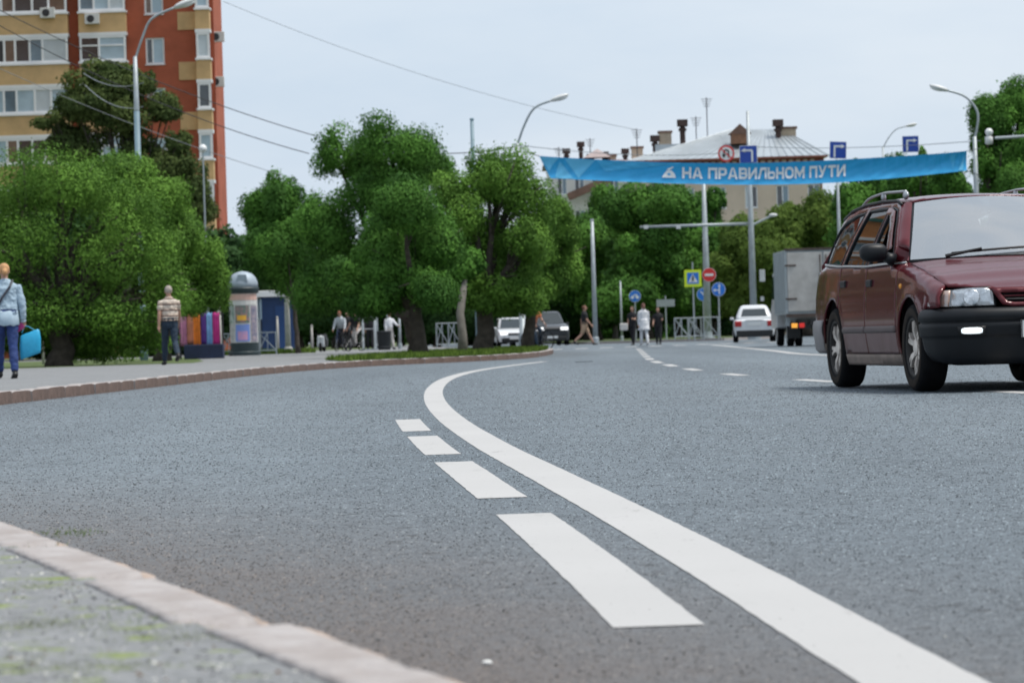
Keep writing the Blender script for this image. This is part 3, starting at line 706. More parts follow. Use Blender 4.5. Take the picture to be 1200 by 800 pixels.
lbl = ['leftmost dark park tree behind the walking woman', 'second dark park tree from the left edge', 'third dark park tree from the left edge', 'dark park tree left of the striped-shirt man', 'dark park tree right behind the striped-shirt man', 'dark park tree behind the hanging cloths', 'dark park tree left of the poster column', 'far park tree showing beside the red tower edge', 'dark park tree behind the poster column', 'dark park tree behind the thin pale pole', 'dark park tree behind the parked motorcycle', 'dark park tree behind the cyclists', 'dark park tree behind the white hoop', 'dark park tree behind the thick forked trunk', 'dark park tree behind the pale slim trunk', 'far tree behind the white oncoming car', 'far tree behind the dark oncoming car', 'far tree behind the jogger', 'far tree behind the tall thin lamp post', 'far tree behind the round blue cycle sign', 'far tree behind the people crossing', 'far tree behind the pedestrian crossing sign', 'far tree behind the metal railing', 'far tree behind the white sedan', 'far tree left of the box truck', 'far tree hidden mostly behind the box truck', 'far tree behind the roof of the red car', 'far tree behind the windscreen of the red car', 'far tree behind the right street lamp', 'rightmost far tree behind the red car']
for i, (px, d) in enumerate(spots):
    o = proto[i % 3] if i < 3 else copy_tree(proto[i % 3])
    o.location = foot(px, d, 0.05); o.rotation_euler = (0, 0, i*1.7); s_ = 0.92 + 0.25*((i*37) % 10)/10; o.scale = (s_*1.05, s_*1.05, s_*(1.0 if px < 700 else 1.1)); o['label'] = lbl[i]

# far hedge rows closing the view
def hedge_proto(seed, m):
    rs = random.Random(seed)
    L = [(Vector((-4+i*1.0+rs.uniform(-.3, .3), rs.uniform(-.6, .6), 0.9+rs.uniform(-.2, .7))), (1.2, 1.1, 1.1+rs.uniform(-.2, .4))) for i in range(9)]
    return crown_mesh('foliage', L, 0.32, 1.3, m, seed, sub=6)
HM = [hedge_proto(301, DEEP), hedge_proto(302, LIME)]
for i in range(12):
    px = -40 + i*112; d = 270 if px < 560 or px > 720 else 330
    t = thing('hedge', ['leftmost far hedge', 'second far hedge from the left', 'far hedge behind the walking man', 'far hedge behind the poster column', 'far hedge behind the motorcycle', 'far hedge behind the forked trunk', 'far hedge closing the side street', 'far hedge behind the jogger', 'far hedge behind the railing', 'far hedge behind the truck', 'far hedge behind the red car', 'rightmost far hedge'][i] + ' at the back', 'hedge', foot(px, d, 0), group='hedges at the back')
    for k in range(2):
        o = bpy.data.objects.new('foliage', HM[(i+k) % 2]); COL.objects.link(o); o.parent = t; o.location = (k*3.6-1.8, k*1.5, 0); o.scale = (1, 1, 1.15)

for i, (x, y, lb) in enumerate(((-24, 84, 'first'), (-27, 98, 'second'), (-31, 112, 'third'), (-36, 90, 'fourth'), (-40, 106, 'fifth'), (-46, 120, 'sixth'), (-21, 70, 'seventh'), (-30, 72, 'eighth'))):
    o = copy_tree(proto[i % 3]); o.location = (x, y, .1); o.rotation_euler = (0, 0, i*2.1); o.scale = (1.3, 1.3, 1.35); o['label'] = 'park tree beyond the left edge of the picture, %s from the road corner' % lb

# unseen trees added along the right-hand verge to shut out low sky light
for i, (x, y) in enumerate(((31, -14), (30, 6), (29.5, 26), (28.5, 46), (27.5, 66), (27, 86), (27.5, 106), (29, 126))):
    o = copy_tree(proto[i % 3]); o.location = (x, y, .1); o.rotation_euler = (0, 0, i*1.3+.4); o.scale = (1.7, 1.7, 2.1); o['group'] = 'added trees of the right-hand verge'
    o['label'] = 'unseen right verge tree added to dim the low sky light, %s of the row from the camera end' % ('first', 'second', 'third', 'fourth', 'fifth', 'sixth', 'seventh', 'eighth')[i]
# ================================================================== BUILDINGS
RED = mat('red_brick', (0.40, 0.105, 0.055), 0.9, var=0.18, scale=0.8, bump=0.2, bscale=30)
YEL = mat('yellow_brick', (0.60, 0.40, 0.20), 0.9, var=0.14, scale=0.9, bump=0.2, bscale=30)
WHT = mat('white_plastic_frame', (0.78, 0.79, 0.80), 0.45, var=0.05, scale=1.0)
PANE = [mat('pane_blue', (0.16, 0.24, 0.30), 0.08, var=0.3, scale=0.6, spec=0.8), mat('pane_dark', (0.055, 0.065, 0.075), 0.06, var=0.3, scale=0.7, spec=0.8), mat('pane_curtain', (0.52, 0.58, 0.62), 0.12, var=0.12, scale=0.9), mat('pane_pale', (0.40, 0.52, 0.60), 0.1, var=0.15, scale=0.8), mat('pane_brown', (0.20, 0.14, 0.11), 0.1, var=0.3, scale=0.8)]
ACM = mat('ac_white', (0.62, 0.62, 0.6), 0.5, var=0.08); DARKM = mat('dark_metal', (0.03, 0.032, 0.036), 0.5, var=0.2)

def wall_holes(x0, x1, z0, z1, holes, mb, y=0.0, rev=0.15, mi=0):
    "wall in the plane y with rectangular openings; reveals go back by rev"
    xs = sorted({x0, x1, *[q for h in holes for q in (h[0], h[1])]}); zs = sorted({z0, z1, *[q for h in holes for q in (h[2], h[3])]})
    for a, b in zip(xs, xs[1:]):
        for c, d in zip(zs, zs[1:]):
            mx, mz = (a+b)/2, (c+d)/2
            if any(h[0] < mx < h[1] and h[2] < mz < h[3] for h in holes): continue
            mb.add([(a, y, c), (b, y, c), (b, y, d), (a, y, d)], [(0, 1, 2, 3)], mi)
    for h in holes:
        a, b, c, d = h; q = y+rev
        mb.add([(a, y, c), (a, q, c), (a, q, d), (a, y, d)], [(0, 1, 2, 3)], mi); mb.add([(b, y, c), (b, q, c), (b, q, d), (b, y, d)], [(0, 1, 2, 3)], mi)
        mb.add([(a, y, c), (b, y, c), (b, q, c), (a, q, c)], [(0, 1, 2, 3)], mi); mb.add([(a, y, d), (b, y, d), (b, q, d), (a, q, d)], [(0, 1, 2, 3)], mi)
def window(parent, x0, x1, z0, z1, y, cols, panes, fr=0.09, mid=None, sill=True, frame=None):
    frame = frame or WHT
    "white frame with its panes; panes: list of pane indices, one for each column"
    mb = MB(); g = 0.06
    mb.box(((x0+x1)/2, y, z0+fr/2), (x1-x0, g, fr)); mb.box(((x0+x1)/2, y, z1-fr/2), (x1-x0, g, fr))
    xs = [x0 + (x1-x0)*c for c in cols]
    for i, x in enumerate(xs):
        xx = x+fr/2 if i == 0 else (x-fr/2 if i == len(xs)-1 else x); mb.box((xx, y-0.002, (z0+z1)/2), (fr, g, z1-z0-fr*2))
    if mid: mb.box(((x0+x1)/2, y+0.004, z0+(z1-z0)*mid), (x1-x0-fr*2, g, fr*.7))
    if sill: mb.box(((x0+x1)/2, y-0.07, z0-0.03), (x1-x0+0.1, 0.2, 0.05))
    w = mb.build('window', frame, parent)
    for i, (a, b) in enumerate(zip(xs, xs[1:])):
        p = MB().box(((a+b)/2, y+0.02, (z0+z1)/2), (b-a-fr*.9, 0.012, z1-z0-fr*1.4)).build('pane', PANE[panes[i % len(panes)]], w)
    return w
def ac_unit(parent, x, z, y):
    a = MB().box((x, y-0.16, z), (0.85, 0.3, 0.6)).build('air_conditioner', ACM, parent, bevel=0.02)
    MB().lathe([(0.22, 0), (0.22, 0.01), (0.05, 0.012)], 16, M=Matrix.Translation((x-.08, y-0.315, z)) @ Matrix.Rotation(math.pi/2, 4, 'X')).build('fan_grille', DARKM, a)

def red_tower():
    d = 200.0; B = at(131, 400, d); base = Vector((B.x, d, 0))
    def X(px, py=70): return at(px, py, d).x - base.x
    def Z(px, py): return at(px, py, d).z
    T = thing('apartment_tower', 'red brick apartment tower with yellow bands and white glazed balconies', 'building', base)
    cz = Z(130, 0); pitch = 2.93
    xl, xr = X(-150), X(233); top = 36.0
    zrow = Z(130, 57) # middle of a visible window row
    rows = [zrow + (k)*pitch for k in range(-6, 6)]
    # plain windows in the red part
    wx0, wx1 = X(171), X(193); holes = []
    for k, zc in enumerate(rows):
        if zc < 1.6 or zc > top-1.5: continue
        holes.append((wx0, wx1, zc-1.0, zc+0.55))
    mb = MB(); wall_holes(xl, xr, 0, top, holes, mb)
    xe, ye = X(249.5), 3.2          # the receding right flank
    xm = X(235)
    mb.add([(xl, 0, top), (xr, 0, top), (xr, 12, top), (xl, 12, top)], [(0, 1, 2, 3)]); mb.add([(xl, 0, 0), (xl, 12, 0), (xl, 12, top), (xl, 0, top)], [(0, 1, 2, 3)])
    mb.add([(xr, 0.0, 0), (xr, 1.2, 0), (xr, 1.2, top), (xr, 0.0, top)], [(0, 1, 2, 3)])
    mb.add([(xr, 1.2, 0), (xe, 1.2, 0), (xe, 1.2, top), (xr, 1.2, top)], [(0, 1, 2, 3)])
    mb.add([(xe, 1.2, 0), (xe, 7.0, 0), (xe, 7.0, top), (xe, 1.2, top)], [(0, 1, 2, 3)]); mb.add([(xr, 1.2, top), (xe, 1.2, top), (xe, 7.0, top), (xr, 7.0, top)], [(0, 1, 2, 3)])
    mb.build('wall', RED, T)
    for k, h in enumerate(holes): window(T, *h, 0.10, [0, .38, 1], [1 if k % 2 else 4, 3], fr=0.10)
    # projecting balcony bays
    def bay(pa, pb, y0, sel, cols, pset, zmin=0.5):
        a, b = X(pa), X(pb)
        for k, zc in enumerate(rows):
            if zc < 1.6 or zc > top-1: continue
            p = MB(); p.box(((a+b)/2, -y0/2, zc-1.50), (b-a, y0, 1.22)); p.build('brick_panel', YEL, T)
            MB().box(((a+b)/2, -y0/2-0.03, zc-0.84), (b-a+.12, y0+.1, 0.12)).build('balcony_ledge', WHT, T)
            MB().box(((a+b)/2, -y0/2+0.0, zc+0.80), (b-a+.06, y0+.02, 0.20)).build('balcony_head', WHT, T)
            window(T, a+.02, b-.02, zc-0.78, zc+0.70, -y0+0.03, cols[k % len(cols)], pset[k % len(pset)], fr=0.13, sill=False, mid=None if k % 2 else (0.62 if sel else None))
            MB().box(((a+b)/2, -y0*0.35, zc-0.04), (b-a-0.1, y0*0.3, 1.4)).build('balcony_interior', PANE[4], T)
    bay(-120, -35, 0.7, 0, [[0, .25, .5, .75, 1]], [[0, 1, 2, 1], [3, 2, 0, 1]])
    bay(-25, 82, 0.7, 0, [[0, .3, .42, .58, .72, 1], [0, .28, .42, .62, .8, 1]], [[1, 4, 1, 0, 2], [3, 4, 1, 1, 4], [3, 0, 3, 2, 3]])
    bay(95, 150, 0.7, 1, [[0, .42, 1], [0, .33, .66, 1]], [[1, 3], [0, 3, 2], [3, 2, 0]])
    bay(231.5, 248, 1.15-1.2+0.9, 0, [[0, 1]], [[2], [3], [1]])
    # yellow squares of brick set into the red part
    for k, zc in enumerate(rows):
        if zc < 4 or zc > top-1: continue
        MB().box((X(220.5), -0.02, zc-1.45), (X(231.3)-X(209), 0.10, 1.05)).build('brick_panel', YEL, T)
    for (px, py, y) in ((58, 17, -0.70), (110, 24, -0.70), (252, 41, 1.6), (252, 94, 1.6)):
        ac_unit(T, X(px, py), Z(px, py), y)
red_tower()

# ---- long yellow house with the metal roof
CREAM = mat('cream_plaster', (0.60, 0.49, 0.38), 0.9, var=0.10, scale=0.4)
ROOFM = mat('metal_roof', (0.40, 0.44, 0.47), 0.35, metal=0.25, var=0.12, scale=0.5)
BRICKD = mat('frieze_red_brick', (0.26, 0.085, 0.055), 0.9, var=0.2, scale=2)
RUST = mat('rusty_vent', (0.055, 0.032, 0.028), 0.8, var=0.4, scale=3)
CHIM = mat('chimney_plaster', (0.46, 0.37, 0.28), 0.9, var=0.15, scale=1.5)
BROWN = mat('brown_roof', (0.17, 0.095, 0.07), 0.7, var=0.25, scale=1.0)
def vent(parent, p, h, w):
    mb = MB(); mb.tube([p-Vector((0, 0, 3)), p+Vector((0, 0, h))], w*.55, 10); mb.box(p+Vector((0, 0, h+w*.1)), (w*2.0, w*2.0, w*1.3)); mb.box(p+Vector((0, 0, h-w*1.2)), (w*1.5, w*1.5, w*.5))
    return mb.build('roof_vent', RUST, parent)
def chimney(parent, p, h, w):
    c = MB().box(p+Vector((0, 0, h/2-1.5)), (w, w, h+3)).build('chimney', CHIM, parent)
    MB().box(p+Vector((0, 0, h+.06)), (w*1.18, w*1.18, .2)).build('chimney_cap', BROWN, c)
def antenna(parent, p, h):
    mb = MB(); mb.tube([p-Vector((0, 0, 2.5)), p+Vector((0, 0, h))], 0.045, 5)
    for k in range(4): mb.tube([p+Vector((-.5+.08*k, 0, h-.15-.22*k)), p+Vector((.5-.08*k, 0, h-.15-.22*k))], 0.028, 4)
    mb.build('antenna', DARKM, parent)
def yellow_house():
    d = 300.0; base = foot(862, d, 0)
    def P(px, py, dd=0): return at(px, py, d+dd) - base
    T = thing('yellow_house', 'cream plastered house with pale metal hip roof and brick frieze', 'building', base)
    x0, x1 = P(742, 187).x, P(963, 182).x; ze = P(862, 186).z
    wins = []
    nx = 6
    for r_ in range(4):
        for c in range(nx):
            cx = x0 + (x1-x0)*(c+.72)/nx; zc = ze-3.4-3.5*r_
            if zc > 1.2: wins.append((cx-.55, cx+.55, zc-.95, zc+.95))
    mb = MB(); wall_holes(x0, x1, 0, ze, wins, mb, rev=.2)
    D = 15
    mb.add([(x0, 0, 0), (x0, D, 0), (x0, D, ze), (x0, 0, ze)], [(0, 1, 2, 3)]); mb.add([(x1, 0, 0), (x1, D, 0), (x1, D, ze), (x1, 0, ze)], [(0, 1, 2, 3)])
    mb.add([(x0, D, 0), (x1, D, 0), (x1, D, ze), (x0, D, ze)], [(0, 1, 2, 3)])
    mb.build('wall', CREAM, T)
    for i, h in enumerate(wins): window(T, *h, .12, [0, .5, 1], [1, 0] if i % 3 else [2, 1], fr=.09)
    fz = MB(); fz.box(((x0+x1)/2, -.08, ze-.42), (x1-x0+.3, .25, .55)); fz.build('frieze', BRICKD, T)
    n = int((x1-x0)/0.62)
    me = None
    for i in range(n):
        xx = x0+.2+i*.62
        if me is None:
            o = MB().box((0, 0, 0), (.34, .16, .26)).build('dentil', CHIM, T); me = o.data
        else: o = bpy.data.objects.new('dentil', me); COL.objects.link(o); o.parent = T
        o.location = (xx, -.24, ze-.36)
    MB().box(((x0+x1)/2, -.3, ze-.04), (x1-x0+.9, .9, .14)).build('cornice', BRICKD, T)
    # hip roof
    zr = P(865, 146).z; ov = .75
    e = [(x0-ov, -ov, ze+.05), (x1+ov, -ov, ze+.05), (x1+ov, D+ov, ze+.05), (x0-ov, D+ov, ze+.05)]
    r0, r1 = (P(862, 146).x, D*.5, zr), (P(925, 146).x, D*.5, zr-.1)
    rf = MB(); rf.add(e+[r0, r1], [(0, 1, 5, 4), (1, 2, 5), (2, 3, 4, 5), (3, 0, 4), (3, 2, 1, 0)]); roof = rf.build('roof', ROOFM, T)
    sm = MB()
    for i in range(26):      # standing seams on the front slope
        t = (i+.5)/26; a = Vector(e[0]).lerp(Vector(e[1]), t); tt = min(max((t-.02), 0), 1); b = Vector(r0).lerp(Vector(r1), t)
        o = None; sm.tube([a+Vector((0, -.02, .03)), b+Vector((0, -.02, .03))], .035, 4)
    o = sm.build('roof_seams', ROOFM, roof); tag(o, kind='stuff')
    # dormer, vents, chimneys, antennas
    dp = P(869, 167); dp.y = 1.6
    dm = MB(); dm.prism([(-.75, 0), (.75, 0), (.75, .9), (-.75, .9)], 1.8, M=Matrix.Translation(dp)); dmo = dm.build('dormer', mat('dormer_wood', (.24, .12, .07), .8, var=.2), T)
    MB().prism([(-1.0, .85), (1.0, .85), (0, 1.75)], 1.9, M=Matrix.Translation(dp-Vector((0, .06, 0)))).build('dormer_roof', BROWN, dmo)
    for px, py, h in ((800, 160, 1.15), (912, 160, 1.15)):
        p = P(px, py, 5); vent(T, p, h, .46)
    for px, py, h, w in ((780, 182, 2.0, 1.1), (924, 168, 1.3, 1.3)): chimney(T, P(px, py, 6), h, w)
    vent(T, P(768, 182, 5), 1.45, .42)
    antenna(T, P(829, 156, 7), 3.2); antenna(T, P(816, 160, 8), 1.8); antenna(T, P(747, 186, 6), 2.7)
    MB().tube([Vector((x1-.15, -.18, 0)), Vector((x1-.15, -.18, ze-.6))], .07, 6).build('drainpipe', BROWN, T)
    mb = MB(); p = P(805, 170); mb.prism([(p.x-2.6, p.z-.5), (p.x+2.6, p.z-.5), (p.x+2.6, p.z+.35), (p.x-2.6, p.z+.35)], 1.5, M=Matrix.Translation((0, 4.2, 0))); mb.build('roof_box', ROOFM, T)
yellow_house()
def back_house():
    d = 345.0; base = foot(690, d, 0)
    def P(px, py, dd=0): return at(px, py, d+dd) - base
    T = thing('white_house', 'low white house with brown roofs and many vents left of the cream house', 'building', base)
    x0, x1 = P(642, 200).x, P(765, 195).x; ze = P(700, 192).z
    WH = mat('white_plaster', (.66, .65, .62), .9, var=.1, scale=.5)
    wins = [(x0+.9+i*1.75, x0+1.9+i*1.75, ze-3-3.3*r_, ze-1.3-3.3*r_) for i in range(5) for r_ in range(4)]
    mb = MB(); wall_holes(x0, x1, 0, ze, wins, mb, rev=.2); mb.add([(x0, 0, 0), (x0, 12, 0), (x0, 12, ze), (x0, 0, ze)], [(0, 1, 2, 3)]); mb.add([(x1, 0, 0), (x1, 12, 0), (x1, 12, ze), (x1, 0, ze)], [(0, 1, 2, 3)]); mb.build('wall', WH, T)
    for i, h in enumerate(wins): window(T, *h, .12, [0, .5, 1], [1, 0], fr=.09)
    rf = MB(); zr = P(700, 184).z
    rf.add([(x0-.5, -.6, ze), (x1+.5, -.6, ze), (x1+.5, 12.6, ze), (x0-.5, 12.6, ze), (x0+2.5, 6, zr), (x1-2.5, 6, zr)], [(0, 1, 5, 4), (1, 2, 5), (2, 3, 4, 5), (3, 0, 4)]); rf.build('roof', mat('pinkish_roof', (.36, .29, .28), .7, var=.15), T)
    g = P(690, 221); gb = MB(); M = Matrix.Translation(Vector((g.x, -1.2, g.z))) @ Matrix.Rotation(math.radians(-22), 4, 'Y')
    gb.box((0, 0, 0), (4.6, 1.2, .75)); o = gb.build('gable_roof', BROWN, T); o.matrix_local = M
    py_ = P(700, 185, 4); MB().add([py_+Vector((-1.4, -1, 0)), py_+Vector((1.4, -1, 0)), py_+Vector((1.4, 1.6, 0)), py_+Vector((-1.4, 1.6, 0)), py_+Vector((0, .3, .95))], [(0, 1, 4), (1, 2, 4), (2, 3, 4), (3, 0, 4)]).build('roof_turret', mat('pinkish_roof', (.36, .29, .28)), T)
    for px, py, h in ((664, 188, .9), (681, 188, 1.6), (692, 190, .5), (709, 190, .75), (733, 192, 1.25)): vent(T, P(px, py, 5), h, .4)
    chimney(T, P(747, 192, 5), 1.6, 1.15); chimney(T, P(717, 190, 6), .6, .9)
    antenna(T, P(692, 185, 6), 2.0); antenna(T, P(655, 185, 6), 1.1)
back_house()

# ---- orange block beyond the left edge of the picture (the car's side glass mirrors it) and trees before it
def side_block():
    base = Vector((-40, 150, 0)); T = thing('orange_block', 'orange brick block with white bands left of the picture, mirrored in the car windows', 'building', base, math.radians(28))
    OR = mat('orange_brick', (.48, .20, .07), .9, var=.15, scale=.7); GRN = mat('green_awning', (.01, .12, .09), .7)
    w, wr, h = 30.0, 15.5, 39.0; wins = []
    for r_ in range(12):
        for c in range(6):
            x0 = -w+1.6+c*7.1; wins.append((x0, x0+3.6, 1.2+r_*3.2, 3.0+r_*3.2))
    mb = MB(); wall_holes(-w, wr, 0, h, wins, mb, rev=.25); mb.add([(-w, 0, 0), (-w, 14, 0), (-w, 14, h), (-w, 0, h)], [(0, 1, 2, 3)]); mb.add([(wr, 0, 0), (wr, 14, 0), (wr, 14, h), (wr, 0, h)], [(0, 1, 2, 3)]); mb.add([(-w, 0, h), (wr, 0, h), (wr, 14, h), (-w, 14, h)], [(0, 1, 2, 3)]); mb.build('wall', OR, T)
    for i, q in enumerate(wins): window(T, *q, .15, [0, .5, 1], [1, 0] if i % 3 else [2, 3], fr=.14)
    for r_ in range(12): MB().box(((wr-w)/2, -.08, .55+r_*3.2), (wr+w, .16, .5)).build('band', WHT if r_ % 3 else GRN, T)
side_block()
# ================================================================== POLES, LAMPS, WIRES, BANNER
GALV = mat('galvanised_steel', (0.36, 0.40, 0.42), 0.5, metal=0.35, var=0.15, scale=3)
GALVD = mat('blue_grey_paint', (0.17, 0.26, 0.31), 0.5, var=0.12, scale=2)
LAMPW = mat('lamp_housing', (0.62, 0.63, 0.63), 0.4, var=0.05); LENS = mat('lamp_lens', (0.75, 0.76, 0.76), 0.25)
def lamp_post(label, px, d, top_py, arm, r=.11, mats=(GALV, GALV), group='street lamps', split=None, z=ZP):
    b = foot(px, d, z); T = thing('street_lamp', label, 'street lamp', b, group=group)
    top = at(px, top_py, d) - b; top.x = 0; top.y = 0
    k = split or .55
    MB().tube([(0, 0, -.1), (0, 0, .5), (0, 0, .52), top*k], [r*1.25, r*1.25, r, r*.88], 12).build('pole', mats[0], T, smooth=True)
    up = MB().tube([top*k, top*(k+.004), top], [r*.86, r*.8, r*.6], 12).build('upper_pole', mats[1], T, smooth=True)
    pts = [top - Vector((0, 0, .1))]
    for (ax, ay) in arm: p = at(ax, ay, d) - b; p.y = 0; pts.append(p)
    # rounded arm
    P = [pts[0]]
    for i in range(len(pts)-1):
        for q in range(1, 6):
            t = q/5; a, c = pts[i], pts[i+1]; p0 = pts[max(i-1, 0)]; p3 = pts[min(i+2, len(pts)-1)]
            P.append(0.5*((2*a)+(c-p0)*t+(2*p0-5*a+4*c-p3)*t*t+(3*a-p0-3*c+p3)*t**3))
    MB().tube(P, [r*.55]+[r*.36]*(len(P)-1), 8).build('arm', mats[1], T, smooth=True)
    e = P[-1]; dirx = (P[-1]-P[-2]).normalized(); h = MB(); L = .75
    M = Matrix.Translation(e + dirx*L*.42) @ dirx.to_track_quat('X', 'Z').to_matrix().to_4x4()
    h.ell((0, 0, 0), (L*.5, .17, .10), 0, 14, 8, None); h.v = [M @ q for q in h.v]; hd = h.build('lamp_head', LAMPW, T, smooth=True)
    l = MB(); l.ell((.08, 0, -.06), (L*.32, .13, .07), 0, 12, 6); l.v = [M @ q for q in l.v]; l.build('lens', LENS, hd, smooth=True)
    return T
lamp_post('tall grey street lamp left, rising out of the willows before the tower', 169, 102, 66, [(167, 44), (178, 22), (205, 9)], r=.10, mats=(GALVD, GALV), split=.82)
lamp_post('street lamp with curved arm above the middle trees', 613, 126, 168, [(614, 148), (626, 127), (646, 118)], r=.12)
lamp_post('street lamp on the right beside the banner end', 1149, 126, 160, [(1146, 134), (1132, 114), (1110, 106)], r=.12, split=.7)
lamp_post('distant small street lamp above the banner between two blue signs', 1041, 210, 172, [(1041, 162), (1050, 152), (1062, 148)], r=.09)
# lamp reaching in from the right edge
b = foot(1248, 112, ZP); T = thing('street_lamp', 'white lamp on a horizontal arm reaching in at the right edge', 'street lamp', b, group='street lamps')
tp = at(1248, 150, 112)-b; MB().tube([(0, 0, -.1), Vector((0, 0, tp.z+.6))], [.11, .08], 10).build('pole', GALV, T, smooth=True)
e = at(1166, 162, 112)-b; MB().tube([Vector((0, 0, at(1248, 157, 112).z-b.z)), e], .05, 8).build('arm', GALV, T)
hd = MB().lathe([(.09, -.22), (.13, -.2), (.13, .02), (.06, .06)], 14, M=Matrix.Translation(at(1159, 165, 112)-b+Vector((0, 0, .1)))).build('lamp_head', LAMPW, T, smooth=True)
MB().ell(at(1159, 155, 112)-b, (.13, .13, .13), 0, 14, 10).build('globe', LENS, hd, smooth=True)
# park globe lamp, other plain poles
b = foot(245, 130, ZP); T = thing('park_lamp', 'small white globe park lamp beside the red tower edge', 'street lamp', b)
tp = at(245, 174, 130)-b; MB().tube([(0, 0, -.1), Vector((0, 0, tp.z-.15))], [.05, .03], 8).build('pole', GALV, T); MB().ell(Vector((0, 0, tp.z)), (.16, .16, .16), 0, 14, 10).build('globe', LENS, T, smooth=True)
def pole(name, label, px, d, py, r, m=GALV, z=ZP, base=True, group='plain poles'):
    b = foot(px, d, z); top = at(px, py, d).z - b.z
    T = thing(name, label, 'pole', b, group=group)
    MB().tube([(0, 0, -.1), (0, 0, top*.5), (0, 0, top)], [r, r*.85, r*.65], 10).build('shaft', m, T, smooth=True)
    if base: MB().lathe([(r*1.35, -.1), (r*1.35, .2), (r*1.1, .26)], 12).build('base', m, T)
    MB().lathe([(r*.75, top-.02), (r*.75, top+.03), (r*.2, top+.06)], 10).build('cap', m, T)
    return T
pole('steel_pole', 'grey-green pole top sticking out above the dense willow', 561, 118, 140, .10, GALVD)
pole('steel_pole', 'slim tall pole standing between the middle trees and the crossing', 698, 168, 258, .13)
pole('steel_pole', 'pale pole beside the blue kiosk and slender dark tree', 338, 132, 308, .12, mat('pale_pole', (.5, .5, .47), .7, var=.2))
pole('steel_pole', 'short grey post behind the people crossing', 729, 190, 330, .07)
pole('steel_pole', 'thin grey post just right of the white-shirted person', 469, 150, 366, .07)
pole('steel_pole', 'thin grey post beside the white hoop', 442, 152, 353, .08)
pole('steel_pole', 'bent pale post left of the poster column', 258, 112, 352, .09, mat('pale_pole', (.5, .5, .47)))

# masts with signs
def mast(label, px, d, py, r, arm=None, z=0.11):
    b = foot(px, d, z); top = at(px, py, d).z - b.z; T = thing('sign_mast', label, 'mast', b, group='steel masts at the junction')
    MB().tube([(0, 0, -.1), (0, 0, top*.45), (0, 0, top)], [r*1.1, r*.85, r*.42], 14).build('shaft', GALV, T, smooth=True)
    MB().lathe([(r*1.9, -.1), (r*1.9, .06), (r*1.25, .08), (r*1.15, .35)], 14).build('base', GALV, T)
    return T, b
M1, b1 = mast('thick grey mast behind the railing at the island tip', 830, 178, 192, .19)
M2, b2 = mast('tapered grey mast with a long cross arm behind the white sedan', 884, 168, 130, .17)
y2 = 168
a0 = at(750, 266, y2)-b2; a1 = at(884, 262, y2)-b2; a1.x = 0; a1.y = 0; a0.y = 0
MB().tube([a0, a1], [.06, .08], 8).build('cross_arm', GALV, M2, smooth=True)
a3 = at(906, 252, y2)-b2; a3.y = 0; MB().tube([a1-Vector((0, 0, .1)), a3], [.06, .05], 8).build('side_arm', GALV, M2)
MB().ell(a3, (.22, .1, .09), 0, 10, 6).build('detector', LAMPW, M2, smooth=True)
for px in (757, 795): p = at(px, 266, y2)-b2; p.y = 0; MB().box(p, (.22, .16, .18)).build('detector', LAMPW, M2)
bx = at(893, 323, y2)-b2; bx.y = -.1; MB().box(bx, (.26, .25, .58)).build('cabinet', mat('cabinet_grey', (.5, .52, .52), .5, var=.1), M2, bevel=.015)
bx = at(893, 350, y2)-b2; bx.y = -.1; MB().box(bx, (.16, .2, .22)).build('cabinet', mat('cabinet_grey', (.5, .52, .52)), M2)
M3, b3 = mast('slim grey mast below the banner left of the red car', 987, 150, 168, .10)

# ---- traffic signs (flat metal plates in the place)
SBLUE = mat('sign_blue', (.012, .06, .36), .4); SBLUE2 = mat('sign_round_blue', (.02, .17, .62), .4); SWHITE = mat('sign_white', (.72, .74, .76), .4); SRED = mat('sign_red', (.62, .03, .03), .4); SLIME = mat('sign_fluor_yellow', (.62, .78, .03), .5); SBLACK = mat('sign_black', (.01, .01, .012), .5); SGREY = mat('sign_back', (.33, .36, .37), .5, metal=.3, var=.1)
def flat(mb, poly, y, mi=0, th=.006): mb.prism(poly, th, M=Matrix.Translation((0, y, 0)), mi=mi); return mb
def disc(r, n=28, c=(0, 0)): return [(c[0]+r*math.cos(2*math.pi*i/n), c[1]+r*math.sin(2*math.pi*i/n)) for i in range(n)]
def rect(x0, x1, z0, z1): return [(x0, z0), (x1, z0), (x1, z1), (x0, z1)]
def stroke(pts, w):
    out_l, out_r = [], []
    for i, p in enumerate(pts):
        a = Vector(pts[max(i-1, 0)]); b = Vector(pts[min(i+1, len(pts)-1)]); d_ = (b-a).normalized(); n_ = Vector((-d_.y, d_.x)); p = Vector(p)
        out_l.append(tuple(p+n_*w/2)); out_r.append(tuple(p-n_*w/2))
    return out_l + out_r[::-1]
def bars(mb, pts, w, y):
    for a, b in zip(pts, pts[1:]):
        flat(mb, stroke([a, b], w), y)
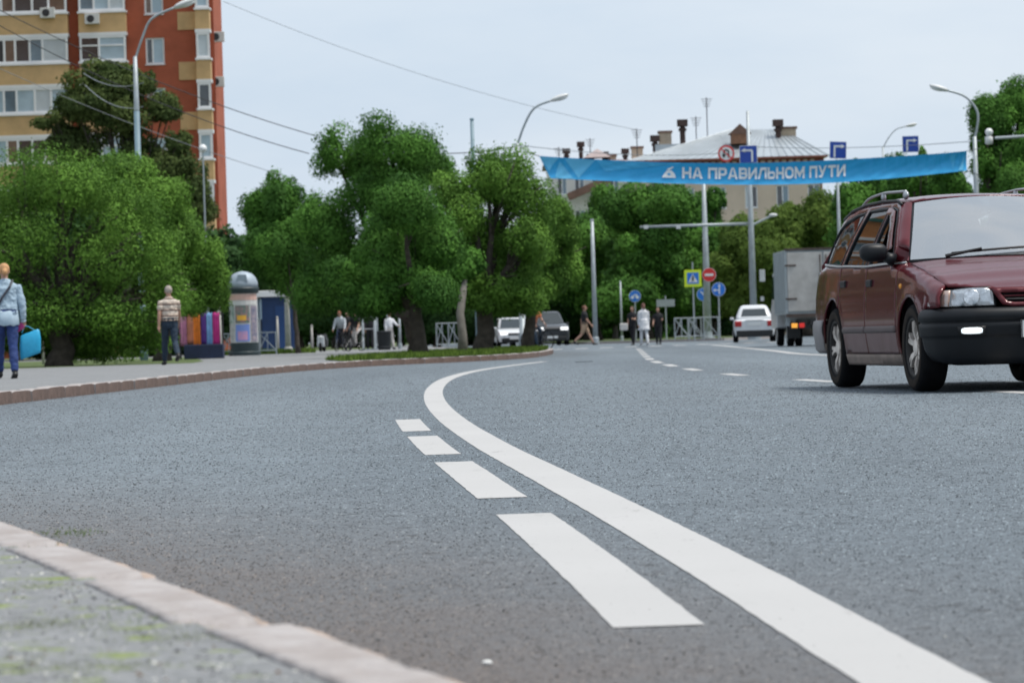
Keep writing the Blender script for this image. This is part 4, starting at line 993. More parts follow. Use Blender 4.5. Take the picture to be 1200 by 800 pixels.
def sign(name, label, px, py, d, kind, size, post=None, rot=0.0, group='traffic signs'):
    c = at(px, py, d); T = thing(name, label, 'sign', c, group=group); s = size/2
    def put(poly_list, m, nm, y):
        mb = MB(); 
        for i, q in enumerate(poly_list): flat(mb, q, y - .0012*i)
        o = mb.build(nm, m, T); return o
    if kind in ('left', 'right'):
        put([rect(-s, s, -s, s)], SWHITE, 'border', -.01); put([rect(-s*.95, s*.95, -s*.95, s*.95)], SBLUE, 'plate', -.018)
        k = -1 if kind == 'left' else 1; w = .10*size
        pts = [(-k*.42*s, -.85*s), (-k*.42*s, .45*s), (k*.35*s, .45*s)] ; pts2 = [(x if kind == 'right' else x, z) for x, z in pts]
        put([stroke(pts2[:2], w), rect(min(pts2[1][0], pts2[2][0])-w/2*(1 if True else 0), max(pts2[1][0], pts2[2][0]), .45*s-w/2, .45*s+w/2), [(k*.35*s, .45*s+.24*s), (k*.35*s, .45*s-.24*s), (k*.82*s, .45*s)]], SWHITE, 'arrow', -.027)
    elif kind == 'nou':
        put([disc(s)], SRED, 'rim', -.01); put([disc(s*.78)], SWHITE, 'plate', -.018)
        u = [(.28*s, -.5*s), (.28*s, .15*s)] + [(.28*s*math.cos(a), .15*s+.28*s*math.sin(a)) for a in [math.pi*i/8 for i in range(1, 8)]] + [(-.28*s, .15*s), (-.28*s, -.15*s)]
        put([stroke(u, .2*s), [(-.55*s, -.12*s), (-.01*s, -.12*s), (-.28*s, -.55*s)]], SBLACK, 'arrow', -.027)
        put([stroke([(-.55*s, .55*s), (.55*s, -.55*s)], .14*s)], SRED, 'bar', -.036)
    elif kind == 'noentry':
        put([disc(s)], SWHITE, 'rim', -.01); put([disc(s*.95)], SRED, 'plate', -.018); put([rect(-s*.62, s*.62, -s*.17, s*.17)], SWHITE, 'bar', -.027)
    elif kind == 'zebra':
        put([rect(-s, s, -s, s)], SLIME, 'border', -.01); put([rect(-s*.68, s*.68, -s*.66, s*.66)], SBLUE2, 'plate', -.018); put([[(-.55*s, -.48*s), (.55*s, -.48*s), (0, .52*s)]], SWHITE, 'triangle', -.027)
        f = [disc(.09*s, 10, (.02*s, .26*s)), stroke([(0, .16*s), (-.03*s, -.1*s)], .16*s), stroke([(-.03*s, -.1*s), (-.17*s, -.36*s)], .09*s), stroke([(-.03*s, -.1*s), (.12*s, -.36*s)], .09*s), stroke([(.02*s, .12*s), (.16*s, -.04*s)], .06*s), stroke([(0, .12*s), (-.14*s, 0)], .06*s)]
        put(f, SBLACK, 'walker', -.036)
    elif kind in ('arrows', 'keep', 'bike'):
        put([disc(s)], SWHITE, 'rim', -.01); put([disc(s*.94)], SBLUE2, 'plate', -.018)
        if kind == 'arrows': f = [stroke([(.12*s, -.7*s), (.12*s, .45*s)], .16*s), [(-.1*s, .4*s), (.34*s, .4*s), (.12*s, .8*s)], stroke([(.1*s, -.1*s), (-.5*s, -.1*s)], .16*s), [(-.45*s, .14*s), (-.45*s, -.34*s), (-.8*s, -.1*s)]]
        elif kind == 'keep': f = [stroke([(-.4*s, .5*s), (.3*s, -.3*s)], .18*s), [(.1*s, -.5*s), (.55*s, -.1*s), (.55*s, -.55*s)]]
        else: f = [disc(.26*s, 12, (-.42*s, -.18*s)), disc(.26*s, 12, (.42*s, -.18*s)), stroke([(-.42*s, -.18*s), (-.1*s, .28*s), (.3*s, .28*s), (.42*s, -.18*s)], .12*s), stroke([(-.1*s, .28*s), (.05*s, -.18*s), (.3*s, .28*s)], .10*s)]
        put(f, SWHITE, 'symbol', -.027)
    elif kind == 'back':
        put([rect(-s*1.25, s*1.25, -s*.5, s*.5)], SGREY, 'plate', -.01)
    mb = MB(); mb.box((0, .02, s*.4), (.12*size, .04, .06)); mb.box((0, .02, -s*.4), (.12*size, .04, .06)); mb.build('bracket', SGREY, T)
    if post:
        zb = .11 - c.z; MB().tube([(0, .06, zb-.1), (0, .06, s*(1.0 if kind != 'zebra' else 1.9))], .038, 8).build('post', GALV, T)
    if rot: T.rotation_euler = (0, rot, rot*2)
    return T
mu_ = MB(); mu_.tube([Vector((0, -.3, at(830, 194, 178).z-b1.z)), Vector((at(851, 196, 177).x-b1.x, -1.2, at(851, 196, 177).z-b1.z)), Vector((at(851, 178, 177).x-b1.x, -1.6, at(851, 178, 177).z-b1.z))], .04, 6); mu_.build('sign_bracket', GALV, M1)
sign('no_u_turn_sign', 'round red-rimmed sign with black U-turn arrow above the banner', 851, 180, 176, 'nou', .86)
sign('lane_arrow_sign', 'blue square sign with white left-turn arrow above the banner', 877, 181, 166, 'left', .86)
sign('lane_arrow_sign', 'blue square sign with right-turn arrow, nearer the cream house', 982, 176, 148, 'right', .74, rot=.05)
sign('lane_arrow_sign', 'rightmost blue square sign with right-turn arrow above the banner', 1067, 169, 146, 'right', .70)
sign('crossing_sign', 'pedestrian crossing sign with fluorescent yellow-green border on a post', 812, 326, 172, 'zebra', .86, post=True)
sign('no_entry_sign', 'round red no-entry sign beside the crossing sign', 831, 322, 174.5, 'noentry', .72)
sign('direction_sign', 'round blue sign with white arrows on a post by the railing', 842, 339, 172, 'arrows', .70, post=True)
sign('direction_sign', 'round blue sign half hidden behind the thick mast', 824, 345, 184, 'keep', .70, post=True)
sign('cycle_sign', 'round blue cycle sign above the crossing people', 744, 347, 188, 'bike', .66, post=True)
sign('rectangular_sign', 'grey back of a rectangular sign on a post', 780, 355, 182, 'back', .78, post=True)
sign('rectangular_sign', 'pale back of a sign above the white-shirted person', 453, 353, 165, 'back', .36, post=True)

# ---- banner over the road
def banner():
    d = 124.0
    tops = [(632, 183), (700, 187), (790, 190.5), (880, 191), (960, 188.5), (1040, 184), (1100, 180), (1133, 177)]
    bots = [(645, 209), (700, 211.5), (790, 215), (880, 216.5), (960, 215), (1040, 209.5), (1100, 203.5), (1133, 200)]
    org = at(880, 204, d)
    T = thing('street_banner', 'long blue banner with white lettering stretched across the road', 'banner', org)
    def lerpc(C, t):
        x = t*(len(C)-1); i = min(int(x), len(C)-2); f = x-i
        # catmull
        g = lambda j: Vector(C[min(max(j, 0), len(C)-1)])
        a, b, c, e = g(i-1), g(i), g(i+1), g(i+2); return 0.5*((2*b)+(c-a)*f+(2*a-5*b+4*c-e)*f*f+(3*b-a-3*c+e)*f**3)
    def S(u, v, out=0.0):
        p = lerpc(tops, u).lerp(lerpc(bots, u), v); q = at(p.x, p.y, d)-org
        w = math.sin(math.pi*min(1, v*1.0))
        fold = .014*math.sin(u*190+3*noise.noise(Vector((u*20, 0, 0))) + v*1.2)*(1-v)**1.3 + .03*noise.noise(Vector((u*40+v*5, v*1.5, 2))) + .008*math.sin(u*420+v*3)*(1-v)
        q.y += fold + .10*w - out; return q
    nu, nv = 420, 12; mb = MB()
    mb.add([S(i/nu, j/nv) for i in range(nu+1) for j in range(nv+1)], [(i*(nv+1)+j, (i+1)*(nv+1)+j, (i+1)*(nv+1)+j+1, i*(nv+1)+j+1) for i in range(nu) for j in range(nv)])
    BB = mat('banner_blue', (.022, .36, .72), .5, var=.06, scale=.8)
    mb.build('cloth', BB, T, smooth=True)
    BL = mat('banner_light_blue', (.12, .50, .80), .5, var=.05, scale=.8); BD = mat('banner_deep_blue', (.012, .22, .52), .5)
    # printed paler triangles at both ends
    def patch(tri, m, nm, k=14):
        mb = MB(); vs = []; idx = {}
        for i in range(k+1):
            for j in range(k+1-i):
                a, b = i/k, j/k; u = tri[0][0]*(1-a-b)+tri[1][0]*a+tri[2][0]*b; v = tri[0][1]*(1-a-b)+tri[1][1]*a+tri[2][1]*b
                idx[i, j] = len(vs); vs.append(S(u, v, .014))
        fs = []
        for i in range(k):
            for j in range(k-i):
                fs.append((idx[i, j], idx[i+1, j], idx[i, j+1]))
                if i+j < k-1: fs.append((idx[i+1, j], idx[i+1, j+1], idx[i, j+1]))
        mb.add(vs, fs); mb.build(nm, m, T, smooth=True)
    patch([(.0, .02), (.062, .02), (.012, .7)], BL, 'print_triangle'); patch([(.026, .98), (.085, .98), (.06, .2)], BL, 'print_triangle'); patch([(.072, .02), (.14, .02), (.098, .95)], BL, 'print_triangle')
    patch([(.14, .02), (.30, .02), (.16, .55)], mat('banner_mid_blue', (.055, .42, .76), .5), 'print_triangle'); patch([(.985, .1), (.97, .95), (.94, .95)], BL, 'print_triangle'); patch([(.90, .1), (.93, .1), (.915, .9)], mat('banner_mid_blue', (.055, .42, .76)), 'print_triangle')
    # lettering, mapped on to the folded cloth
    WL = mat('banner_white', (.80, .82, .84), .5)
    def uofpx(px):
        lo, hi = 0.0, 1.0
        for _ in range(30):
            m_ = (lo+hi)/2
            if lerpc(tops, m_).x < px: lo = m_
            else: hi = m_
        return lo
    u0, u1 = uofpx(799.5), uofpx(991)
    t, h = .27, .22            # stem and bar thickness in letter heights
    def R_(x0, x1, y0, y1): return [(x0, y0), (x1, y0), (x1, y1), (x0, y1)]
    w = 1.12
    def ring(w_):
        q = []; n = 20
        def se(a, rx, ry): return (w_/2+rx*math.copysign(abs(math.cos(a))**.75, math.cos(a)), .5+ry*math.copysign(abs(math.sin(a))**.75, math.sin(a)))
        for i in range(n):
            a0, a1 = 2*math.pi*i/n, 2*math.pi*(i+1)/n; q.append([se(a0, w_/2, .5), se(a1, w_/2, .5), se(a1, w_/2-t, .5-h), se(a0, w_/2-t, .5-h)])
        return q
    GL = {
     'Н': (w, [R_(0, t, 0, 1), R_(w-t, w, 0, 1), R_(t, w-t, .5-h/2, .5+h/2)]),
     'А': (1.26, [[(0, 0), (t*1.1, 0), (.63+.03, 1), (.63-t*.62, 1)], [(1.26-t*1.1, 0), (1.26, 0), (.63+t*.62, 1), (.63-.03, 1)], R_(.30, .96, .18, .18+h*.85)]),
     'П': (w, [R_(0, t, 0, 1), R_(w-t, w, 0, 1), R_(t, w-t, 1-h, 1)]),
     'Р': (1.05, [R_(0, t, 0, 1), R_(t, .86, 1-h, 1), R_(t, .86, .30, .30+h*.9), [(1.05-t, .40), (1.05, .46), (1.05, .86), (1.05-t, .90)], [(.80, 1), (.80, 1-h), (1.05-t, .86), (1.05, .86)], [(.80, .30), (1.05, .46), (1.05-t, .46), (.80, .30+h*.9)]]),
     'В': (1.08, [R_(0, t, 0, 1), R_(t, .86, 1-h, 1), R_(t, .86, .5-h*.42, .5+h*.42), R_(t, .86, 0, h), [(1.06-t, .56), (1.04, .58), (1.04, .88), (1.06-t, .88)], [(1.08-t, .14), (1.08, .14), (1.08, .44), (1.08-t, .46)], [(.80, 1), (.80, .8), (1.06-t, .84), (1.04, .88)], [(.80, 0), (1.08, .16), (1.08-t, .18), (.80, .2)], [(.80, .42), (1.06, .40), (1.03, .60), (.80, .58)]]),
     'И': (1.16, [R_(0, t, 0, 1), R_(1.16-t, 1.16, 0, 1), [(t, .02), (t, .36), (1.16-t, .98), (1.16-t, .64)]]),
     'Л': (1.2, [R_(1.2-t, 1.2, 0, 1), R_(.38, 1.2-t, 1-h, 1), [(0, 0), (.22, 0), (.38+t*.8, 1-h), (.34, 1)], [(.34, 1), (.38+t*.8, 1), (.38+t*.8, 1-h), (.36, 1-h)]]),
     'Ь': (1.05, [R_(0, t, 0, 1), R_(t, .84, 0, h), R_(t, .84, .46, .46+h*.85), [(1.05-t, .12), (1.05, .14), (1.05, .50), (1.05-t, .54)], [(.80, 0), (1.05, .16), (1.05-t, .18), (.80, h)], [(.80, .46+h*.85), (1.05, .48), (1.05-t, .46), (.80, .46)]]),
     'О': (1.26, ring(1.26)),
     'М': (1.42, [R_(0, t, 0, 1), R_(1.42-t, 1.42, 0, 1), [(t*.9, 1), (t*.9, .62), (.71, .06), (.71, .46)], [(1.42-t*.9, 1), (1.42-t*.9, .62), (.71, .06), (.71, .46)]]),
     'У': (1.2, [[(0, 1), (t*1.1, 1), (.72, .34), (.52, .22)], [(1.2-t*1.1, 1), (1.2, 1), (.52, 0), (.26, 0)], R_(.12, .50, 0, h*.9)]),
     'Т': (1.1, [R_(0, 1.1, 1-h, 1), R_(.55-t/2, .55+t/2, 0, 1-h)])}
    text = 'НА ПРАВИЛЬНОМ ПУТИ'; gap = .13; tot = sum((GL[ch][0]+gap) if ch != ' ' else .55 for ch in text)-gap; x = 0
    for ch in text:
        if ch == ' ': x += .55; continue
        wd, quads = GL[ch]; mb = MB(); k = 6
        for qi, q in enumerate(quads):
            q = [Vector(p) for p in q]; vs = []
            for i in range(k+1):
                for j in range(k+1):
                    p = q[0].lerp(q[1], i/k).lerp(q[3].lerp(q[2], i/k), j/k); vs.append(S(u0+(u1-u0)*(x+p.x)/tot, .745-.53*p.y, .03+.0015*qi))
            mb.add(vs, [(i*(k+1)+j, (i+1)*(k+1)+j, (i+1)*(k+1)+j+1, i*(k+1)+j+1) for i in range(k) for j in range(k)])
        mb.build('letter', WL, T); x += wd+gap
    # emblem: white bell-like shape with a small hook on top
    ue = uofpx(784); k = 1/500.0
    def em(poly, nm, m=WL, out=.06):
        mb = MB(); vs = [S(ue+x*k, .48-z/26.0, out) for x, z in poly]; mb.add(vs, [tuple(range(len(vs)))]); mb.build(nm, m, T)
    em([(-6.5, -6.5), (6.5, -6.5), (5, -1.5), (2.6, 2.2), (-1.8, 2.2), (-4.2, -1.5)], 'emblem')
    em([(-1.8, 2.6), (.8, 2.6), (2.0, 4.2), (4.4, 6.2), (3.6, 7.4), (.4, 5.8), (-1.4, 4.4)], 'emblem')
    em([(-1.5, -3.6), (1.5, -3.6), (.9, -.9), (-.9, -.9)], 'emblem_hole', BB, .066)
    # guy ropes to the lamp posts
    for (pa, pb) in ((S(0, 0), at(614, 178, 126)-org), (S(0, 1), at(613, 216, 126)-org), (S(1, 0), at(1149, 174, 126)-org), (S(1, 1), at(1149, 206, 126)-org)):
        MB().tube([pa, pb], .015, 5).build('guy_rope', DARKM, T)
banner()

# ---- overhead cables
CABLE = mat('black_cable', (.02, .022, .025), .6); CABLEG = mat('grey_cable', (.16, .18, .20), .6)
def cable(label, a, b, sag, r, m=CABLE):
    pts = []; n = 28
    for i in range(n+1):
        t = i/n; p = a.lerp(b, t); p.z -= sag*4*t*(1-t); pts.append(p)
    o = MB().tube([p-a for p in pts], r, 5).build('overhead_cable', m); o.location = a; tag(o, label, 'cable', 'overhead cables')
cable('upper thick black cable crossing before the red tower', at(-40, -8, 110), at(372, 160, 118), .35, .016)
cable('lower thick black cable crossing before the red tower', at(-40, 8, 110), at(362, 180, 118), .45, .016)
cable('thin cable below the two thick ones at the red tower', at(-40, 62, 120), at(330, 205, 125), .25, .012, CABLEG)
cable('faint long cable high across the open sky', at(262, 2, 140), at(745, 152, 150), .5, .012, mat('pale_cable', (.26, .29, .32), .6))
cable('thin cable from the left street lamp towards the dark tree', at(168, 97, 102), at(98, 86, 112), .25, .012, mat('pale_cable', (.26, .29, .32)))
cable('second thin cable from the left street lamp', at(168, 125, 102), at(100, 100, 112), .3, .012, mat('pale_cable', (.26, .29, .32)))
cable('cable from the middle trees to the lamp with the curved arm', at(500, 180, 120), at(613, 170, 126), .1, .018)
cable('cable running right from the lamp with the curved arm', at(614, 171, 126), at(884, 176, 168), .3, .014, CABLEG)
cable('span cable carrying the blue signs to the right lamp', at(884, 172, 168), at(1149, 165, 126), .15, .014, CABLEG)
# ================================================================== THE RED ESTATE CAR
def in_poly(q, poly):
    c = False; j = len(poly)-1
    for i in range(len(poly)):
        xi, yi = poly[i][0], poly[i][1]; xj, yj = poly[j][0], poly[j][1]
        if (yi > q[1]) != (yj > q[1]) and q[0] < (xj-xi)*(q[1]-yi)/(yj-yi)+xi: c = not c
        j = i
    return c
def densify(poly, step):
    out = []
    for i in range(len(poly)):
        a = Vector(poly[i][:2]); b = Vector(poly[(i+1) % len(poly)][:2]); n = max(1, int((b-a).length/step))
        for k in range(n): out.append(a.lerp(b, k/n))
    return out
def panel(name, outline, fmap, m, parent, holes=(), step=.035, thick=.018, mirror=False, inward=None, smooth=True):
    """flat outline (2D) meshed finely, bent on to the surface fmap(a, b), given thickness inward"""
    loops = [densify(outline, step)] + [densify(h, step) for h in holes]
    V = []; E = []
    for L in loops:
        b = len(V); V += L; E += [(b+i, b+(i+1) % len(L)) for i in range(len(L))]
    xs = [v[0] for v in outline]; ys = [v[1] for v in outline]
    nb = len(V); x = min(xs)+step/2
    while x < max(xs):
        y = min(ys)+step/2
        while y < max(ys):
            if in_poly((x, y), loops[0]) and not any(in_poly((x, y), h) for h in loops[1:]):
                if min((Vector((x, y))-v).length_squared for v in V[:nb]) > (step*.55)**2: V.append(Vector((x, y)))
            y += step
        x += step
    r = delaunay_2d_cdt(V, E, [], 0, 1e-5); vv, ff = r[0], r[2]
    keep = []
    for f in ff:
        c = sum((vv[i] for i in f), Vector((0, 0)))/len(f)
        if in_poly(c, loops[0]) and not any(in_poly(c, h) for h in loops[1:]): keep.append(tuple(f))
    P = [Vector(fmap(v[0], v[1])) for v in vv]
    if mirror: P = [Vector((p.x, -p.y, p.z)) for p in P]
    mb = MB(); mb.add(P, keep)
    o = mb.build(name, m, parent, smooth=smooth, fix=True)
    # outward normals
    me = o.data; cen = inward or Vector((-1.3, 0, .6)); s_ = sum(((p.center-cen).dot(p.normal))*p.area for p in me.polygons)
    if s_ < 0: me.flip_normals()
    if thick:
        md = o.modifiers.new('thick', 'SOLIDIFY'); md.thickness = thick; md.offset = -1; md.use_even_offset = False
    return o
def interp(T, x):
    if x <= T[0][0]: return T[0][1]
    for (a, va), (b, vb) in zip(T, T[1:]):
        if x <= b:
            t = (x-a)/(b-a); t = t*t*(3-2*t)*.5+t*.5; return va+(vb-va)*t
    return T[-1][1]
def arcpts(cx, cz, R, a0, a1, n=14): return [(cx+R*math.cos(math.radians(a0+(a1-a0)*i/n)), cz+R*math.sin(math.radians(a0+(a1-a0)*i/n))) for i in range(n+1)]

def red_car():
    PAINTC = bpy.data.materials.new('maroon_paint'); PAINTC.use_nodes = True; t = PAINTC.node_tree; b = t.nodes['Principled BSDF']
    tcn = N(t, 'ShaderNodeTexCoord'); sx = N(t, 'ShaderNodeSeparateXYZ'); t.links.new(tcn.outputs['Object'], sx.inputs[0])
    nn = N(t, 'ShaderNodeTexNoise', i_Scale=5.0, i_Detail=6.0); t.links.new(tcn.outputs['Object'], nn.inputs['Vector'])
    mr = N(t, 'ShaderNodeMapRange'); mr.inputs['From Min'].default_value = .60; mr.inputs['From Max'].default_value = .24; t.links.new(sx.outputs['Z'], mr.inputs['Value'])
    mu = N(t, 'ShaderNodeMath', operation='MULTIPLY'); t.links.new(mr.outputs[0], mu.inputs[0]); t.links.new(nn.outputs['Fac'], mu.inputs[1])
    mu2 = N(t, 'ShaderNodeMath', operation='MULTIPLY_ADD'); mu2.inputs[1].default_value = 1.1; mu2.inputs[2].default_value = .0; t.links.new(mu.outputs[0], mu2.inputs[0])
    c = mixc(t, mu2.outputs[0], (.098, .013, .018), (.11, .065, .05)); t.links.new(c, b.inputs['Base Color'])
    rr = N(t, 'ShaderNodeMath', operation='MULTIPLY_ADD'); rr.inputs[1].default_value = .5; rr.inputs[2].default_value = .26; t.links.new(mu2.outputs[0], rr.inputs[0]); t.links.new(rr.outputs[0], b.inputs['Roughness'])
    b.inputs['Metallic'].default_value = .1; b.inputs['Specular IOR Level'].default_value = .15
    b.inputs['Coat Weight'].default_value = .4; b.inputs['Coat Roughness'].default_value = .06
    BLK = mat('black_bumper_plastic', (.006, .0075, .010), .46, var=.25, scale=6, bump=.08, bscale=200, spec=.32)
    RUB = mat('tyre_rubber', (.008, .008, .009), .85, var=.3, scale=9, bump=.3, bscale=40, spec=.15); DUSTR = mat('dusty_tyre_wall', (.030, .024, .020), .9, var=.4, scale=8, spec=.15); BARREL = mat('rim_barrel_shaded', (.03, .027, .025), .6, metal=.4)  # barrel colour darkened, painting shade into the gaps between the spokes
    RIM = mat('alloy_rim', (.60, .54, .49), .45, metal=.25, var=.3, scale=6)
    CHR = mat('bright_trim', (.55, .57, .58), .25, metal=.8); SILV = mat('roof_rail_grey', (.42, .44, .46), .4, metal=.5)
    GREYT = mat('grey_side_moulding', (.10, .075, .075), .6, var=.15, scale=5)
    SILL = mat('dusty_sill', (.20, .155, .13), .75, var=.25, scale=5); BUMPR = mat('grey_rear_bumper', (.24, .225, .225), .6, var=.12, scale=4)
    DARK = mat('car_inside_dark', (.008, .008, .009), .9); SEAT = mat('seat_cloth', (.06, .06, .065), .95, var=.2, scale=8)
    GSIDE = glass_mat('side_glass', (.20, .21, .21), .07, .02, .45, (.012, .014, .016)); GWS = glass_mat('hazed_windscreen_glass', (.62, .68, .70), .46, .09, .36, (.52, .55, .57))  # windscreen body colour paints in a pale haze of reflected sky
    # ---- surfaces (x forward from the front axle, y to the car's left, z up); the right flank is built and mirrored
    Wt = [(-3.60, .765), (-3.3, .805), (-2.9, .838), (-2.4, .847), (-.4, .847), (.15, .842), (.45, .825), (.62, .795), (.75, .745), (.85, .66)]
    zf = [(-.6, .945), (-.3, .925), (0, .882), (.3, .822), (.55, .752), (.75, .690)]
    def W(x): return interp(Wt, x)
    def side(x, z):
        w = W(x)
        if z < .55: y = w - .045*((.55-z)/.35)**2
        elif z < .93: y = w - .035*((z-.55)/.38)**1.6 + (.004 if .70 < z < .74 else 0)
        else: y = w - .035 - (z-.93)*.33 - (z-.93)**2*.28
        if x > -.62 and z > .55:
            top = interp(zf, x); k = (z-(top-.085))/.085
            if k > 0: y -= .075*min(1.2, k)**2
        if x < -3.0 and z > .93: y -= .12*((-3.0-x)/.6)**2
        # wheel-arch lips stand a little proud
        for cx in (0, -2.58):
            r_ = math.hypot(x-cx, z-.315)
            if r_ < .43: y += .014*(1-max(0, r_-.36)/.07)
        return (x, -y, z)
    T = thing('estate_car', 'dark red estate car with black bumper and roof rails driving towards us', 'car')
    FA = .365
    fender = [(-.425, .27), (-.36, .27)] + arcpts(0, .315, FA, 187, 8, 22) + [(.372, .44), (.40, .585), (.62, .592), (.635, .60), (.60, .70), (.56, .748), (.3, .82), (.1, .86), (-.1, .898), (-.3, .924), (-.425, .934)]
    fdoor = [(-.437, .27), (-.437, .932), (-.9, .925), (-1.425, .925), (-1.425, .27)]
    rdoor = [(-1.437, .27), (-1.437, .925), (-2.34, .945), (-2.34, .69)] + arcpts(-2.58, .315, .40, 55, 6, 12) + [(-2.19, .27)]
    rq = [(-2.352, .68)] + arcpts(-2.58, .315, .385, 54, 175, 14) + [(-2.97, .50), (-3.56, .53), (-3.585, .75), (-3.53, .985), (-2.352, .945)]
    sill = [(-.365, .265), (-2.2, .265), (-2.2, .185), (-.40, .185)]
    roofl = [(-.47, .936), (-.72, 1.125), (-.98, 1.305), (-1.10, 1.375), (-1.30, 1.412), (-1.8, 1.428), (-2.4, 1.424), (-2.85, 1.392), (-3.12, 1.335), (-3.30, 1.22), (-3.52, .99)]
    g1 = [(-.60, .945), (-.80, 1.10), (-1.02, 1.262), (-1.14, 1.335), (-1.30, 1.362), (-1.40, 1.366), (-1.40, .935)]
    g2 = [(-1.475, .935), (-1.475, 1.368), (-1.8, 1.374), (-2.16, 1.370), (-2.30, .955)]
    g3 = [(-2.40, .962), (-2.27, 1.364), (-2.55, 1.356), (-2.85, 1.322), (-3.04, 1.265), (-3.14, 1.18), (-3.33, .992)]
    frame = roofl + [(-3.30, .98), (-2.352, .955), (-1.43, .932), (-.9, .932)]
    for mir in (False, True):
        s_ = 1 if mir else -1
        panel('front_wing', fender, side, PAINTC, T, mirror=mir)
        d1 = panel('front_door', fdoor, side, PAINTC, T, mirror=mir)
        d2 = panel('rear_door', rdoor, side, PAINTC, T, mirror=mir)
        panel('rear_wing', rq, side, PAINTC, T, mirror=mir)
        panel('sill', sill, side, SILL, T, mirror=mir)
        panel('window_frame', frame, side, PAINTC, T, holes=(g1, g2, g3), mirror=mir, step=.028)
        def inn(x, z): p = side(x, z); return (p[0], p[1]+.012, p[2])
        def out(k): return lambda x, z: (side(x, z)[0], side(x, z)[1]-k, side(x, z)[2])
        # black seals round the openings, glass set in
        def grow(poly, k):
            c = sum((Vector(q) for q in poly), Vector((0, 0)))/len(poly); return [tuple(Vector(q)+(Vector(q)-c).normalized()*k) for q in poly]
        for g in (g1, g2, g3): panel('window_seal', grow(g, .012), out(.003), BLK, T, holes=(grow(g, -.012),), mirror=mir, step=.03, thick=.02)
        if mir: panel('front_door_glass', g1, inn, GSIDE, T, mirror=mir, thick=0)
        else:   # wound down: only the rear edge of the pane and the wind deflector show
            panel('front_door_glass', [(-1.18, .935), (-1.30, 1.362), (-1.40, 1.366), (-1.40, .935)], inn, GSIDE, T, mirror=mir, thick=0)
        panel('wind_deflector', [(-.72, 1.045), (-.80, 1.10), (-1.02, 1.262), (-1.14, 1.335), (-1.30, 1.362), (-1.42, 1.37), (-1.42, 1.318), (-1.24, 1.305), (-1.06, 1.205), (-.86, 1.03)], out(.022), glass_mat('smoked_acrylic', (.4, .34, .34), .10, .10, .7, (.16, .055, .055)), T, mirror=mir, thick=.004)
        panel('rear_door_glass', g2, inn, GSIDE, T, mirror=mir, thick=0); panel('quarter_glass', g3, inn, GSIDE, T, mirror=mir, thick=0)
        for (xa, xb, dd) in ((-.445, -1.418, d1), (-1.445, -2.185, d2)):
            P = [Vector(side(xa+(xb-xa)*i/12, .452)) for i in range(13)]; P = [Vector((p.x, p.y*(-1 if mir else 1), p.z)) for p in P]
            MB().tube(P, [(.014, .026)]*13, 12).build('side_moulding', GREYT, dd, smooth=True)
        # belt trim
        P = [Vector(side(x, interp([(-3.3, .985), (-2.35, .950), (-1.43, .929), (-.45, .934)], x)))+Vector((0, -.006, 0)) for x in [-.46-.1*i for i in range(29)]]
        if mir: P = [Vector((p.x, -p.y, p.z)) for p in P]
        MB().tube(P, .008, 6).build('belt_trim', CHR, T, smooth=True)
        # handles, indicator, fuel flap side
        for (hx, hz, par) in ((-1.30, .80, d1), (-2.20, .81, d2)):
            p = Vector(side(hx, hz)); p.y *= (-1 if mir else 1)
            MB().box(p+Vector((0, s_*.002, 0)), (.17, .03, .055)).build('door_handle', BLK, par, bevel=.012)
        p = Vector(side(-.30, .76)); p.y *= (-1 if mir else 1); MB().ell(p, (.035, .012, .02), 0, 10, 6).build('side_indicator', mat('amber_lens', (.75, .30, .02), .25), T, smooth=True)
        # A pillar between windscreen edge and door frame
        rows = []
        for i in range(13):
            t_ = i/12; x = -.47 + (-1.10+.47)*t_; z = interp([(-1.10, 1.375), (-.98, 1.305), (-.72, 1.125), (-.47, .936)], x)
            a = Vector(side(x, z)); wsb = Vector((-.43, -.732, .943)).lerp(Vector((-1.085, -.535, 1.395)), t_); wsb.z += .035*math.sin(math.pi*t_)*.6
            m_ = a.lerp(wsb, .5)+Vector((.012, -.010, .012)); rows.append([a+Vector((0, .004, 0)), m_, wsb])
        vs = [(Vector((q.x, -q.y, q.z)) if mir else q) for r_ in rows for q in r_]
        o = MB().add(vs, [(3*i+j, 3*i+j+1, 3*i+j+4, 3*i+j+3) for i in range(12) for j in range(2)]).build('front_pillar', PAINTC, T, smooth=True)
        # mirror
        mm = MB(); c0 = Vector((-.60, s_*.955, 1.015)); mm.ell((0, 0, 0), (.07, .105, .075), 0, 20, 14); mm.v = [Vector((max(q.x, -.05), math.copysign(abs(q.y/.105)**.72*.105, q.y), math.copysign(abs(q.z/.075)**.72*.068, q.z))) + c0 for q in mm.v]
        mo = mm.build('door_mirror', BLK, T, smooth=True); MB().tube([c0+Vector((0, -s_*.08, -.03)), Vector((-.60, s_*.80, .955))], [.035, .05], 8).build('mirror_arm', BLK, mo, smooth=True)
        # roof rail
        P = []
        for i in range(22):
            t_ = i/21; x = -1.28 - 1.62*t_; y = .535 - .02*t_; z = interp([(-2.9, 1.415), (-2.6, 1.455), (-2.0, 1.468), (-1.2, 1.448)], x) + .036*min(1, math.sin(math.pi*min(max((1-t_), .0), .5))*1.1+.12)
            P.append(Vector((x, s_*y, z)))
        rr_ = MB().tube(P, [(.012, .010)]*22, 8).build('roof_rail', SILV, T, smooth=True)
        for (i, L) in ((0, .10), (10, .05), (20, .08)): q = P[i]; MB().ell(q-Vector((.0, 0, .030)), (L*.6, .020, .034), 0, 12, 8).build('rail_foot', SILV, rr_, smooth=True)
    # ---- bonnet, windscreen, roof
    def zh(x, y): return interp(zf, x) + interp([(-.3, .045), (.3, .04), (.75, .022)], x)*(1-(y/.76)**2) - .012*max(0, 1-abs(abs(y)-.30)/.05)*0 + (.010 if .0 else 0)
